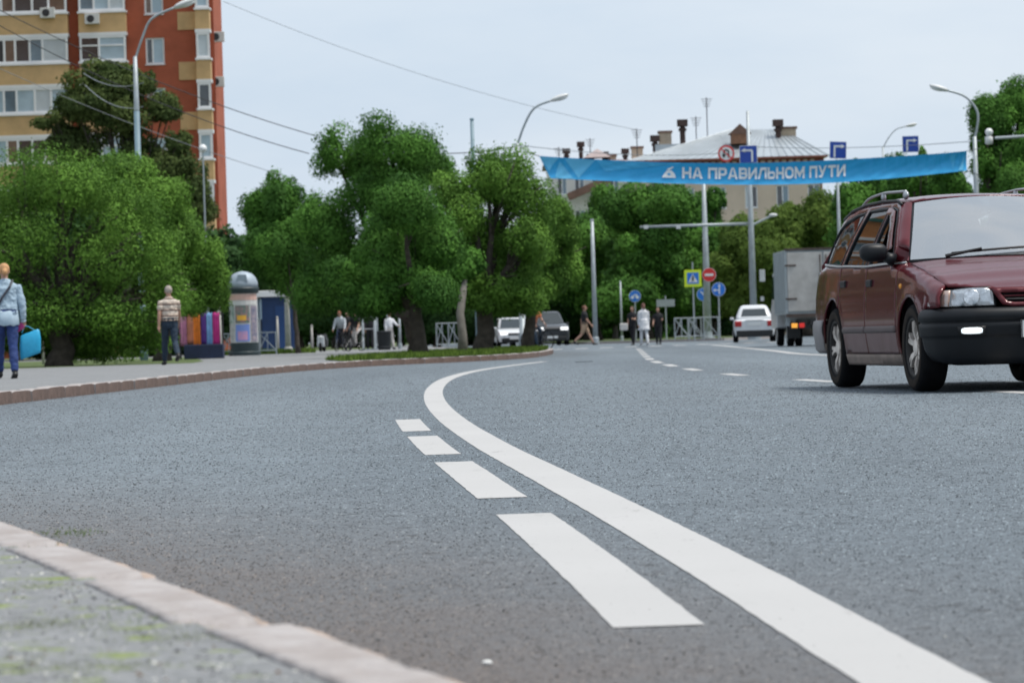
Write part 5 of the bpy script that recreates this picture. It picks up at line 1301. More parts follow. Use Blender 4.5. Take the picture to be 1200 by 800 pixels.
    def bonnet(x, y): return (x, y, zh(x, y))
    e = []
    for i in range(15):
        x = .58 - i*(.58+.30)/14; e.append((x, -(W(x)-.095)))
    front = []
    for i in range(15):
        y = -.60+1.2*i/14; front.append((.775-.15*(abs(y)/.6)**2.6, y))
    bon = front + [(x, -y) for x, y in e] + [(-.33, .35), (-.24, 0), (-.33, -.35)] + list(reversed(e))
    panel('bonnet', bon, bonnet, PAINTC, T, step=.05, inward=Vector((0, 0, -3)))
    def ws(u, v):
        b0 = Vector((-.20-.235*abs(u)**2.2, u*.735, .955-.014*u*u)); t0 = Vector((-.995-.09*u*u, u*.535, 1.432-.036*u*u))
        p = b0.lerp(t0, v); nrm = Vector((.55, 0, .83)); p += nrm*.045*math.sin(math.pi*v)*(1-.25*u*u); return tuple(p)
    def wsr(a, b): return ws(a, b)
    wsp = [(-1, 0), (-.5, 0), (0, 0), (.5, 0), (1, 0), (1, 1), (.5, 1), (0, 1), (-.5, 1), (-1, 1)]
    wso = panel('windscreen', [(-.985, .02), (.985, .02), (.97, .975), (-.97, .975)], wsr, GWS, T, step=.06, thick=0, inward=Vector((-1.3, 0, .6)))
    panel('windscreen_seal', [(-1, 0), (1, 0), (1, 1), (-1, 1)], lambda u, v: tuple(Vector(ws(u, v))-Vector((.004, 0, .006))), BLK, T, holes=([(-.965, .045), (.965, .045), (.955, .965), (-.955, .965)],), step=.06, thick=.006)
    MB().add([(-.33, -.72, .925), (-.33, .72, .925), (-.60, .70, .93), (-.60, -.70, .93)], [(0, 1, 2, 3)]).build('cowl', BLK, T)
    def roofz(x, y): zr = interp([(-3.25, 1.345), (-3.0, 1.405), (-2.6, 1.455), (-2.0, 1.474), (-1.5, 1.466), (-1.2, 1.452), (-.98, 1.428)], x); k = abs(y)/.58; return (x, y, zr - .030*k**2 - .025*k**8)
    rl = [(-1.0-.09*(i/7-1)**2, -.545+1.09*i/14) for i in range(15)]
    rl = [(-.998-.085*(y/.545)**2, y) for y in [-.555+1.11*i/14 for i in range(15)]]
    rp_ = rl + [(-1.6, .575), (-2.4, .572), (-2.9, .55), (-3.22, .50), (-3.25, 0), (-3.22, -.50), (-2.9, -.55), (-2.4, -.572), (-1.6, -.575)]
    panel('roof', rp_, roofz, PAINTC, T, step=.06, inward=Vector((-2, 0, -3)))
    for s_ in (-1, 1):
        MB().tube([Vector((x, s_*(abs(side(x, z)[1])+.002), z+.004)) for x, z in roofl[3:9]], .012, 6).build('drip_rail', BLK, T, smooth=True)
    # tailgate, rear glass
    def tail(y, z): x = -3.56-.03*(z < .7) + (0 if z < .98 else (z-.98)*.78) + .06*(y/.75)**2; return (x, y, z)
    panel('tailgate', [(-.70, .5), (.70, .5), (.72, .98), (.52, 1.36), (-.52, 1.36), (-.72, .98)], tail, PAINTC, T, holes=([(-.60, 1.0), (.60, 1.0), (.47, 1.32), (-.47, 1.32)],), step=.06)
    panel('rear_glass', [(-.60, 1.0), (.60, 1.0), (.47, 1.32), (-.47, 1.32)], tail, GSIDE, T, step=.08, thick=0)
    for s_ in (-1, 1): panel('tail_lamp', [(s_*.60, .66), (s_*.735, .66), (s_*.73, .93), (s_*.62, .93)], lambda y, z: tuple(Vector(tail(y, z))-Vector((.008, 0, 0))), mat('tail_red', (.45, .02, .02), .2), T, step=.06, thick=.03)
    # ---- nose: plan curve from the centre round the corner
    PC = [Vector(q) for q in ((.805, 0), (.80, .15), (.79, .30), (.765, .45), (.725, .58), (.66, .69), (.575, .775), (.47, .822), (.375, .843))]
    PCs = spline([(q.x, q.y) for q in PC], .02); al = [0]
    for a, b_ in zip(PCs, PCs[1:]): al.append(al[-1]+(b_-a).length)
    def plan(s):
        sg = 1 if s >= 0 else -1; s = min(abs(s), al[-1]-1e-4); i = min(int(s/.02), len(PCs)-2); p = PCs[i].lerp(PCs[i+1], min(1, (s-al[i])/.02))
        d_ = (PCs[i+1]-PCs[i]).normalized(); n_ = Vector((d_.y, -d_.x)); n_ = n_ if n_.x > 0 or n_.y > 0 else -n_
        return Vector((p.x, p.y*sg)), Vector((n_.x, n_.y*sg))
    SM_ = al[-1]-.01
    bprof = [(.185, -.10), (.20, -.055), (.24, -.02), (.30, .0), (.36, .014), (.385, .018), (.39, .030), (.40, .034), (.45, .040), (.475, .042), (.484, .026), (.492, .026), (.50, .044), (.54, .042), (.565, .030), (.582, .005), (.588, -.06)]
    nb = 90; mb = MB(); vs = []
    for i in range(nb+1):
        s = -SM_+2*SM_*i/nb; p, n_ = plan(s); fall = 1.0
        for z, off in bprof:
            q = p+n_*off; zz = z + (.035*max(0, (abs(s)-.75)/.4) if z < .3 else 0); vs.append((q.x, q.y, zz))
    k = len(bprof); mb.add(vs, [(i*k+j, (i+1)*k+j, (i+1)*k+j+1, i*k+j+1) for i in range(nb) for j in range(k-1)])
    bumper = mb.build('front_bumper', BLK, T, smooth=True)
    bumper.modifiers.new('thick', 'SOLIDIFY').thickness = .01
    def nose(off, lean=.30): 
        def f(s, z): p, n_ = plan(s); q = p+n_*(off-lean*(z-.585)); return (q.x, q.y, z)
        return f
    CLEAR = glass_mat('lamp_glass', (.85, .88, .9), .16, .03, .12, (.55, .58, .6)); REFL = mat('lamp_reflector', (.62, .64, .66), .22, metal=.85, var=.35, scale=30); AMB = mat('indicator_lens', (.55, .42, .36), .25, var=.2, scale=20, col2=(.50, .26, .15))
    for s_ in (-1, 1):
        hl = [(s_*.43, .600), (s_*.75, .598), (s_*.752, .712), (s_*.58, .724), (s_*.47, .722), (s_*.435, .690)]
        ind = [(s_*.758, .598), (s_*.955, .604), (s_*.965, .65), (s_*.945, .692), (s_*.90, .706), (s_*.76, .712)]
        hsg = [(s_*.41, .590), (s_*.97, .592), (s_*.985, .65), (s_*.955, .70), (s_*.90, .718), (s_*.58, .734), (s_*.455, .732), (s_*.41, .695)]
        h = panel('headlamp', hsg, nose(-.035), BLK, T, step=.03, thick=.02)
        panel('reflector', hl, nose(-.022), REFL, h, step=.03, thick=.004); panel('headlamp_glass', hl, nose(.004), CLEAR, h, step=.03, thick=0)
        panel('indicator', ind, nose(-.002), AMB, h, step=.03, thick=.012); panel('indicator_glass', ind, nose(.010), CLEAR, h, step=.03, thick=0)
        pp, n_ = plan(s_*.575); ring = MB(); ring.lathe([(.035, -.0), (.055, .0), (.06, .01), (.05, .012)], 16, M=Matrix.Translation((pp.x-.03, pp.y, .655)) @ Vector((n_.x, n_.y, .2)).to_track_quat('Z', 'Y').to_matrix().to_4x4()); ring.build('bulb_ring', REFL, h, smooth=True)
        # wing patch between lamp and bonnet/wheel
        panel('lamp_surround', [(s_*.985, .590), (s_*1.09, .588), (s_*1.07, .70), (s_*.99, .722), (s_*.965, .70), (s_*.99, .65)], nose(.004, .22), PAINTC, T, step=.03)
        # fog lamp in a recess
        fb = [(s_*.50, .395), (s_*.665, .395), (s_*.675, .455), (s_*.49, .455)]
        fo = panel('fog_lamp', fb, nose(.050, 0), mat('fog_recess', (.006, .006, .007), .5), bumper, step=.03, thick=.02)
        panel('fog_glass', [(s_*(.58+.068*math.copysign(abs(math.cos(a))**.5, math.cos(a))), .4255+.022*math.copysign(abs(math.sin(a))**.55, math.sin(a))) for a in [2*math.pi*i/24 for i in range(24)]], nose(.056, 0), mat('fog_lamp_lit', (.8, .85, .85), .2, emit=(.85, .95, 1.0), emits=.4), fo, step=.03, thick=.004)
    # grille with maroon surround and black slats
    gr = [(-.425, .70), (.425, .70), (.36, .612), (.30, .598), (-.30, .598), (-.36, .612)]
    gh = [(-.385, .686), (.385, .686), (.335, .624), (.29, .616), (-.29, .616), (-.335, .624)]
    panel('grille_back', gr, nose(-.045), mat('grille_black', (.006, .006, .007), .5), T, step=.05)
    go = panel('grille', [(-.44, .722), (.44, .722), (.43, .69), (.37, .604), (.30, .590), (-.30, .590), (-.37, .604), (-.43, .69)], nose(.004), PAINTC, T, holes=(gh,), step=.03)
    for z in (.638, .662): panel('grille_slat', [(-.36, z-.005), (.36, z-.005), (.365, z+.005), (-.365, z+.005)], nose(-.008), PAINTC if z > .65 else BLK, go, step=.03, thick=.02)
    # number plate
    pl = MB().box((.868, 0, .43), (.012, .53, .125)).build('number_plate', mat('plate_white', (.72, .73, .73), .4), T, bevel=.004)
    PB = mat('plate_black', (.01, .01, .01), .5)
    mbp = MB()
    for (y0, y1, z0, z1) in ((-.262, .262, .365, .371), (-.262, .262, .489, .495), (-.265, -.259, .365, .495), (.259, .265, .365, .495)): mbp.box((.8755, (y0+y1)/2, (z0+z1)/2), (.004, y1-y0, z1-z0))
    mbp.build('plate_border', PB, pl)
    # wipers
    for y0, L in ((-.42, .52), (.12, .55)):
        P = [Vector(ws((y0+L*i/8)/.68, .03+.045*i/8))+Vector((.016, 0, .022)) for i in range(9)]; w = MB().tube(P, .010, 6).build('wiper', BLK, T)
        MB().tube([P[0]-Vector((-.02, .05, .02)), P[3]+Vector((.01, 0, .014))], [.016, .010], 6).build('wiper_arm', BLK, w)
    # aerial
    MB().tube([Vector((-2.95, -.70, .98)), Vector((-3.02, -.715, 1.16))], [.006, .003], 5).build('aerial', BLK, T)
    # rear bumper
    vs = []; pts = [(-2.965, .835), (-3.2, .825), (-3.45, .80), (-3.6, .70), (-3.66, .45), (-3.67, 0)]; pts = [(x, -y) for x, y in pts] + [(x, y) for x, y in reversed(pts[:-1])]
    prof = [(.27, -.03), (.30, .0), (.40, .012), (.44, .022), (.48, .022), (.53, .012), (.545, -.04)]
    mb = MB()
    for (x, y) in pts:
        d_ = Vector((min(0, x+2.95)*.6 if abs(y) < .79 else 0, y)).normalized()
        for z, off in prof: vs.append((x+d_.x*off, y+d_.y*off, z))
    k = len(prof); mb.add(vs, [(i*k+j, (i+1)*k+j, (i+1)*k+j+1, i*k+j+1) for i in range(len(pts)-1) for j in range(k-1)]); ro = mb.build('rear_bumper', BUMPR, T, smooth=True); ro.modifiers.new('thick', 'SOLIDIFY').thickness = .012
    # ---- underside, wheel housings, cabin
    mb = MB(); mb.box((-1.3, 0, .27), (3.9, 1.05, .10)); mb.box((-1.29, 0, .24), (1.85, 1.56, .12)); mb.box((.45, 0, .40), (.5, 1.1, .36)); mb.box((-1.29, 0, .58), (1.72, 1.58, .62)); mb.box((-2.6, 0, .60), (1.55, 1.10, .60)); mb.box((.0, 0, .54), (.80, 1.12, .40)); mb.build('floor_pan', DARK, T)
    mb = MB(); mb.tube([(-1.9, .2, .20), (-3.5, .25, .26)], .05, 8); mb.tube([(-2.58, -.6, .30), (-2.58, .6, .30)], .05, 8); mb.tube([(0, -.6, .27), (0, .6, .27)], .045, 8); mb.build('exhaust_and_axles', DARK, T)
    for cx in (0, -2.58):
        for s_ in (-1, 1):
            mb = MB(); vs = []
            for i in range(19):
                a = math.radians(-5+190*i/18)
                for y in (.56, .80): vs.append((cx+.40*math.cos(a), s_*y, .315+.40*math.sin(a)))
            mb.add(vs, [(2*i, 2*i+1, 2*i+3, 2*i+2) for i in range(18)]); mb.add([(cx-.42, s_*.56, .1+.15), (cx+.42, s_*.56, .25), (cx+.42, s_*.56, .72), (cx-.42, s_*.56, .72)], [(0, 1, 2, 3)])
            mb.build('wheel_housing', DARK, T)
    for (x, y) in ((-1.2, -.36), (-1.2, .36)):
        mb = MB(); mb.box((x, y, .72), (.50, .48, .16)); mb.box((x-.26, y, 1.0), (.14, .46, .52), M=Matrix.Rotation(-.18, 3, 'Y')); st = mb.build('seat', SEAT, T, bevel=.05)
        MB().box((x-.33, y, 1.30), (.09, .25, .15)).build('headrest', SEAT, st, bevel=.03)
    mb = MB(); mb.box((-2.05, 0, .72), (.5, 1.25, .16)); mb.box((-2.34, 0, .98), (.14, 1.25, .5), M=Matrix.Rotation(-.2, 3, 'Y')); mb.build('rear_seat', SEAT, T, bevel=.05)
    MB().box((-.60, 0, .87), (.42, 1.38, .14)).build('dashboard', mat('dashboard_grey', (.10, .10, .10), .8), T, bevel=.04)
    mb = MB(); M = Matrix.Translation((-.86, -.36, .97)) @ Matrix.Rotation(math.radians(62), 4, 'Y'); P = [M @ Vector((.185*math.cos(2*math.pi*i/24), .185*math.sin(2*math.pi*i/24), 0)) for i in range(25)]; mb.tube(P, .015, 6, cap=False); mb.tube([M @ Vector((-.18, 0, 0)), M @ Vector((.18, 0, 0))], .015, 6); mb.build('steering_wheel', BLK, T)
    # ---- wheels
    wheels = []
    def wheel():
        w = bpy.data.objects.new('wheel', None); COL.objects.link(w); w.parent = T
        MX = Matrix.Rotation(math.pi/2, 4, 'X')
        tp = [(.205, -.085), (.22, -.098), (.26, -.104), (.292, -.098), (.308, -.082), (.314, -.05), (.315, 0), (.314, .05), (.308, .082), (.292, .098), (.26, .104), (.22, .098), (.205, .085)]
        ty = MB().lathe(tp, 56, M=MX, cap=False).build('tyre', [RUB], w, smooth=True)
        # tread grooves as thin dark rings and dusty wall ring
        MB().lathe([(.225, .0985), (.262, .1055), (.285, .1015)], 48, M=MX, cap=False).build('tyre_wall', DUSTR, w, smooth=True)
        rm = MB(); rm.lathe([(.21, -.085), (.20, -.08), (.19, -.02), (.185, .03), (.195, .082), (.212, .092), (.214, .086)], 40, M=MX, cap=False); rm.build('rim', BARREL, w, smooth=True)
        sp = MB()
        for i in range(6):
            a0 = 2*math.pi*i/6
            for da in (-.13, .13):
                a = a0+da; p0 = Vector((.045*math.cos(a0), .045*math.sin(a0), .062)); p1 = Vector((.197*math.cos(a), .197*math.sin(a), .078)); t_ = (p1-p0).normalized(); n_ = Vector((0, 0, 1)).cross(t_).normalized()
                m_ = p0.lerp(p1, .5)+Vector((0, 0, .012))
                for (q0, q1, w0, w1) in ((p0, m_, .016, .012), (m_, p1, .012, .015)):
                    vs = [q0-n_*w0, q0+n_*w0, q1+n_*w1, q1-n_*w1]; vs = vs + [v-Vector((0, 0, .03)) for v in vs]
                    sp.add([MX @ v for v in vs], [(0, 1, 2, 3), (4, 7, 6, 5), (0, 4, 5, 1), (1, 5, 6, 2), (2, 6, 7, 3), (3, 7, 4, 0)])
        sp.lathe([(.062, .03), (.06, .074), (.035, .082), (.005, .083)], 20, M=MX); sp.build('spokes', RIM, w)
        MB().lathe([(.183, -.03), (.03, -.03)], 24, M=MX, cap=False).build('brake_disc', mat('brake_iron', (.05, .045, .045), .6, metal=.6), w)
        return w
    w0 = wheel()
    for i, (x, y) in enumerate(((0, -.735), (0, .735), (-2.58, -.735), (-2.58, .735))):
        if i == 0: w = w0
        else: w = copy_tree(w0, T)
        w.location = (x, y, .315); w.rotation_euler = (0, (.4, 1.3, .9, 2.0)[i], 0 if y < 0 else math.pi)
    return T
CAR = red_car()
fr, rr_ = Vector((1082-600, 24.4)), Vector((992-600, 26.95))
pf = Vector(((1084-600)/FPX*24.45, 24.45)); pr = Vector(((993-600)/FPX*26.98, 26.98)); hd = (pf-pr).normalized(); lf = Vector((-hd.y, hd.x))
og = pf + lf*.735
CAR.location = (og.x, og.y, .004); CAR.rotation_euler = (0, 0, math.atan2(hd.y, hd.x))
# ================================================================== OTHER VEHICLES (far, built to their size in the photo)
RUBS = mat('far_tyre', (.008, .008, .009), .9, spec=.15); RIMS = mat('far_rim', (.35, .36, .37), .4, metal=.6); GDARK = mat('far_glass', (.03, .04, .045), .08, spec=.8)
HEADL = mat('far_headlamp', (.8, .82, .84), .2, emit=(1, 1, 1), emits=.5); TAILR = mat('far_tail_lamp', (.42, .012, .012), .25); BLKP = mat('far_black_plastic', (.012, .013, .014), .5); PLATE = mat('plate_white', (.72, .73, .73))
def simple_wheel(parent, x, y, r, w):
    o = MB().lathe([(r*.6, -w/2), (r*.95, -w/2), (r, -w*.35), (r, w*.35), (r*.95, w/2), (r*.6, w/2)], 22, M=Matrix.Translation((x, y, r)) @ Matrix.Rotation(math.pi/2, 4, 'X')).build('wheel', RUBS, parent, smooth=True)
    s = -1 if y < 0 else 1
    MB().lathe([(r*.62, 0), (r*.58, .02), (r*.15, .03)], 18, M=Matrix.Translation((x, y+s*w*.42, r)) @ Matrix.Rotation(-s*math.pi/2, 4, 'X')).build('rim', RIMS, o)
def loft_body(secs, name, m, parent, sub=1):
    """secs: (x, [(y, z) half outline from sill up to centre line])"""
    mb = MB(); k = len(secs[0][1]); vs = []
    for x, pr in secs:
        full = [(-y, z) for y, z in pr] + [(y, z) for y, z in reversed(pr)]
        vs += [(x, y, z) for y, z in full]
    n = 2*k
    fs = [(i*n+j, i*n+(j+1) % n, (i+1)*n+(j+1) % n, (i+1)*n+j) for i in range(len(secs)-1) for j in range(n)]
    fs += [tuple(range(n)), tuple(reversed(range((len(secs)-1)*n, len(secs)*n)))]
    mb.add(vs, fs); o = mb.build(name, m, parent)
    bv = o.modifiers.new('bevel', 'BEVEL'); bv.width = .09; bv.segments = 3; bv.limit_method = 'ANGLE'; bv.angle_limit = math.radians(25); smooth_angle(o, 50)
    return o
def small_car(label, paint, L, Wd, H, d, px, head, kind='sedan', lit=False, group='other cars'):
    b = foot(px, d, 0.004); T = thing('parked_car' if False else 'car', label, 'car', b, head, group)
    f, r = L*.5, -L*.5; w = Wd/2; zb = .24; belt = H*.60; hood = H*.58 if kind != 'suv' else H*.60
    prof = lambda ww, zt: [(ww*.93, zb), (ww, zb+.25), (ww*.985, min(zt, belt)-.12), (ww*.93, zt-.02), (ww*.55, zt), (ww*.2, zt+.005)]
    if kind == 'sedan': st = [(r, .86, belt*.96), (r+.12, .95, belt+.02), (r+.75, 1, belt+.03), (0, 1, belt+.03), (f-1.25, 1, hood+.06), (f-.5, .99, hood-.06), (f-.15, .93, hood-.15), (f, .82, hood-.24)]
    elif kind == 'hatch': st = [(r, .9, belt*.96), (r+.15, .97, belt+.02), (0, 1, belt+.03), (f-1.0, 1, hood+.05), (f-.4, .98, hood-.08), (f-.12, .92, hood-.18), (f, .8, hood-.26)]
    else: st = [(r, .93, belt*.98), (r+.1, .98, belt), (0, 1, belt+.02), (f-1.2, 1, hood+.08), (f-.35, .99, hood), (f-.08, .95, hood-.1), (f, .88, hood-.2)]
    body = loft_body([(x, prof(w*k, z)) for x, k, z in st], 'body', paint, T)
    # cabin
    rb, rt, ft, fb = (r+.62, r+1.15, .15, f-1.30) if kind == 'sedan' else ((r+.12, r+.55, .25, f-1.05) if kind == 'hatch' else (r+.10, r+.42, .35, f-1.20))
    zt = H-.01; bw, tw = w*.90, w*(.62 if kind == 'sedan' else .68)
    V = [(rb, -bw, belt), (rb, bw, belt), (fb, bw, belt), (fb, -bw, belt), (rt, -tw, zt), (rt, tw, zt), (ft, tw, zt), (ft, -tw, zt)]
    cab = MB().add(V, [(0, 1, 2, 3), (4, 7, 6, 5), (0, 4, 5, 1), (1, 5, 6, 2), (2, 6, 7, 3), (3, 7, 4, 0)]).build('cabin', paint, T, bevel=.13); smooth_angle(cab, 40)
    def quad_in(a, b_, c, e, nm, t0=.1, t1=.88, s0=.07, s1=.93, out=.015):
        A, B, C_, D = [Vector(V[i]) for i in (a, b_, c, e)]; n_ = (B-A).cross(D-A).normalized(); cen = Vector((0, 0, belt+.2)); n_ = n_ if n_.dot((A+C_)/2-cen) > 0 else -n_
        pt = lambda s, t: (A.lerp(B, s)).lerp(D.lerp(C_, s), t) + n_*out
        q = [pt(s0, t0), pt(s1, t0), pt(s1, t1), pt(s0, t1)]; MB().add(q+[v-n_*.03 for v in q], [(0, 1, 2, 3), (4, 7, 6, 5), (0, 4, 5, 1), (1, 5, 6, 2), (2, 6, 7, 3), (3, 7, 4, 0)]).build(nm, GDARK, T)
    quad_in(0, 1, 5, 4, 'rear_window', *((.22, .72, .13, .87) if kind == 'sedan' else (.1, .88, .07, .93))); quad_in(3, 2, 6, 7, 'windscreen')
    for (a, b_, c, e) in ((1, 2, 6, 5), (0, 3, 7, 4)):
        quad_in(a, b_, c, e, 'side_window', s0=.10, s1=.46); quad_in(a, b_, c, e, 'side_window', s0=.52, s1=.90)
    for s in (-1, 1):
        for x in (f-.85, r+.80): simple_wheel(T, x, s*(w-.10), .31 if kind != 'suv' else .36, .20)
        o = MB().box((f-.06, s*w*.66, hood-.20), (.16, w*.42, .16)).build('headlamp', HEADL if lit else mat('far_lamp_off', (.6, .62, .64), .2), T, bevel=.03)
        o = MB().box((r+.04, s*w*.76, belt-.16), (.16, w*.32, .22)).build('tail_lamp', TAILR, T, bevel=.03)
        MB().box((f-1.28, s*(w+.03), belt+.06), (.10, .16, .11)).build('door_mirror', paint if kind != 'suv' else BLKP, T, bevel=.03)
    MB().box((r+.03, 0, zb+.10), (.12, Wd*.86, .26)).build('rear_bumper', BLKP, T, bevel=.04)
    MB().box((f-.04, 0, zb+.10), (.14, Wd*.80, .22)).build('front_bumper', BLKP, T, bevel=.04)
    MB().box((f-.015, 0, hood-.24), (.06, Wd*.40, .12)).build('grille', BLKP, T, bevel=.02)
    for x, y in ((f+.03, zb+.18), (r-.035, belt-.18 if kind == 'sedan' else zb+.25)): MB().box((x, 0, y), (.015, .52, .11)).build('number_plate', PLATE, T)
    MB().box((r-.005, 0, belt-.03), (.03, .7, .03)).build('boot_trim', RIMS, T)
    MB().box((0, 0, .26), (L*.9, Wd*.72, .12)).build('underside', BLKP, T)
    return T
CW = mat('white_car_paint', (.66, .68, .70), .3, coat=.6, var=.04); CBK = mat('black_car_paint', (.02, .022, .026), .3, coat=.6, var=.1); CYL = mat('yellow_taxi_paint', (.72, .42, .03), .35, coat=.5, var=.05)
up = math.pi/2
small_car('white sedan driving away, seen from behind left of the truck', CW, 4.25, 1.68, 1.48, 137, 884, up-.06, 'sedan')
small_car('white car coming towards us between the tree trunks', CW, 4.1, 1.70, 1.50, 178, 599, -up+.10, 'hatch', lit=True)
small_car('yellow and white taxi just behind the narrow trunk', CYL, 4.2, 1.70, 1.52, 186, 617, -up+.05, 'sedan')
small_car('dark tall car with lit headlamps waiting at the crossing', CBK, 4.5, 1.82, 1.72, 172, 641, -up+.12, 'suv', lit=True)
# roof rack edge / pale bonnet mark on the dark car comes from its glass

def truck():
    d = 92.0; b = foot(967, d, 0.004); T = thing('box_truck', 'small truck with grey box body seen from behind beside the red car', 'truck', b, math.pi/2+.015)
    BOX = mat('truck_box_pale', (.58, .56, .53), .6, var=.13, scale=1.6, col2=(.36, .34, .32)); BOXS = mat('truck_box_side', (.36, .40, .42), .6, var=.12, scale=2); FRM = mat('truck_frame_brown', (.085, .06, .05), .7, var=.3, scale=4)
    x0, x1, w, z0, z1 = 0, 3.6, 1.02, .86, 2.60
    mb = MB(); mb.box(((x0+x1)/2, 0, (z0+z1)/2), (x1-x0, 2*w-.04, z1-z0)); mb.build('box_body', BOXS, T)
    for s in (-1, 1):
        dr = MB().box((-.02, s*w*.485, (z0+z1)/2), (.05, w*.93, z1-z0-.16)).build('rear_door', BOX, T, bevel=.01)
        for z in (z0+.42, z1-.42): MB().box((-.06, s*(w-.14), z), (.03, .30, .04)).build('hinge', FRM, dr)
        MB().tube([(-.07, s*.08, z0+.1), (-.07, s*.08, z1-.15)], .016, 6).build('lock_rod', FRM, dr)
        MB().box((0.0, s*(w-.015), (z0+z1)/2), (.07, .05, z1-z0)).build('corner_post', BOXS, T)
        for i in range(6): MB().box((.35+i*.58, s*(w-.012), (z0+z1)/2), (.05, .03, z1-z0-.1)).build('side_rib', BOXS, T)
    MB().box((-.0, 0, z1+.01), (.09, 2*w+.02, .06)).build('top_rail', FRM, T); MB().box((0, 0, z0-.03), (.10, 2*w+.02, .09)).build('bottom_rail', FRM, T)
    MB().box((1.9, 0, .66), (4.2, .8, .16)).build('chassis', BLKP, T)
    bar = MB().box((.02, 0, .52), (.08, 1.8, .10)).build('rear_beam', BLKP, T)
    AMBL = mat('lamp_amber_lit', (.9, .4, .05), .3, emit=(1, .42, .06), emits=.25); REDL = mat('lamp_red_lit', (.6, .02, .02), .3, emit=(1, .05, .03), emits=.12)
    for s in (-1, 1):
        l = MB().box((-.05, s*.72, .56), (.06, .44, .16)).build('lamp_cluster', mat('lamp_black', (.02, .01, .01), .5), T)
        MB().box((-.085, s*.82, .56), (.03, .16, .12)).build('indicator', AMBL, l, bevel=.01); MB().box((-.085, s*.62, .56), (.03, .14, .12)).build('tail_lamp', REDL, l, bevel=.01)
        for yy in (.62, .84): simple_wheel(T, .95, s*yy, .33, .17)
        simple_wheel(T, 4.3, s*.80, .33, .18)
        MB().box((.60, s*.78, .40), (.02, .36, .36)).build('mud_flap', BLKP, T)
        MB().box((.2, s*(w-.05), .70), (.04, .12, .30)).build('side_flap', BOXS, T)
    CABM = mat('truck_cab_white', (.6, .61, .62), .4, coat=.4)
    c = MB(); c.prism([(3.7, .5), (5.35, .5), (5.4, 1.05), (4.95, 1.30), (4.55, 2.05), (3.75, 2.1)], 1.9, M=Matrix.Translation((0, -.95, 0))); cab = c.build('cab', CABM, T, bevel=.05)
    for s in (-1, 1): MB().prism([(3.95, 1.32), (4.78, 1.32), (4.48, 1.95), (3.95, 1.97)], .01, M=Matrix.Translation((0, s*.956-.005, 0))).build('side_window', GDARK, cab)
    MB().box((-.06, 0, .63), (.012, .52, .11)).build('number_plate', PLATE, T)
truck()
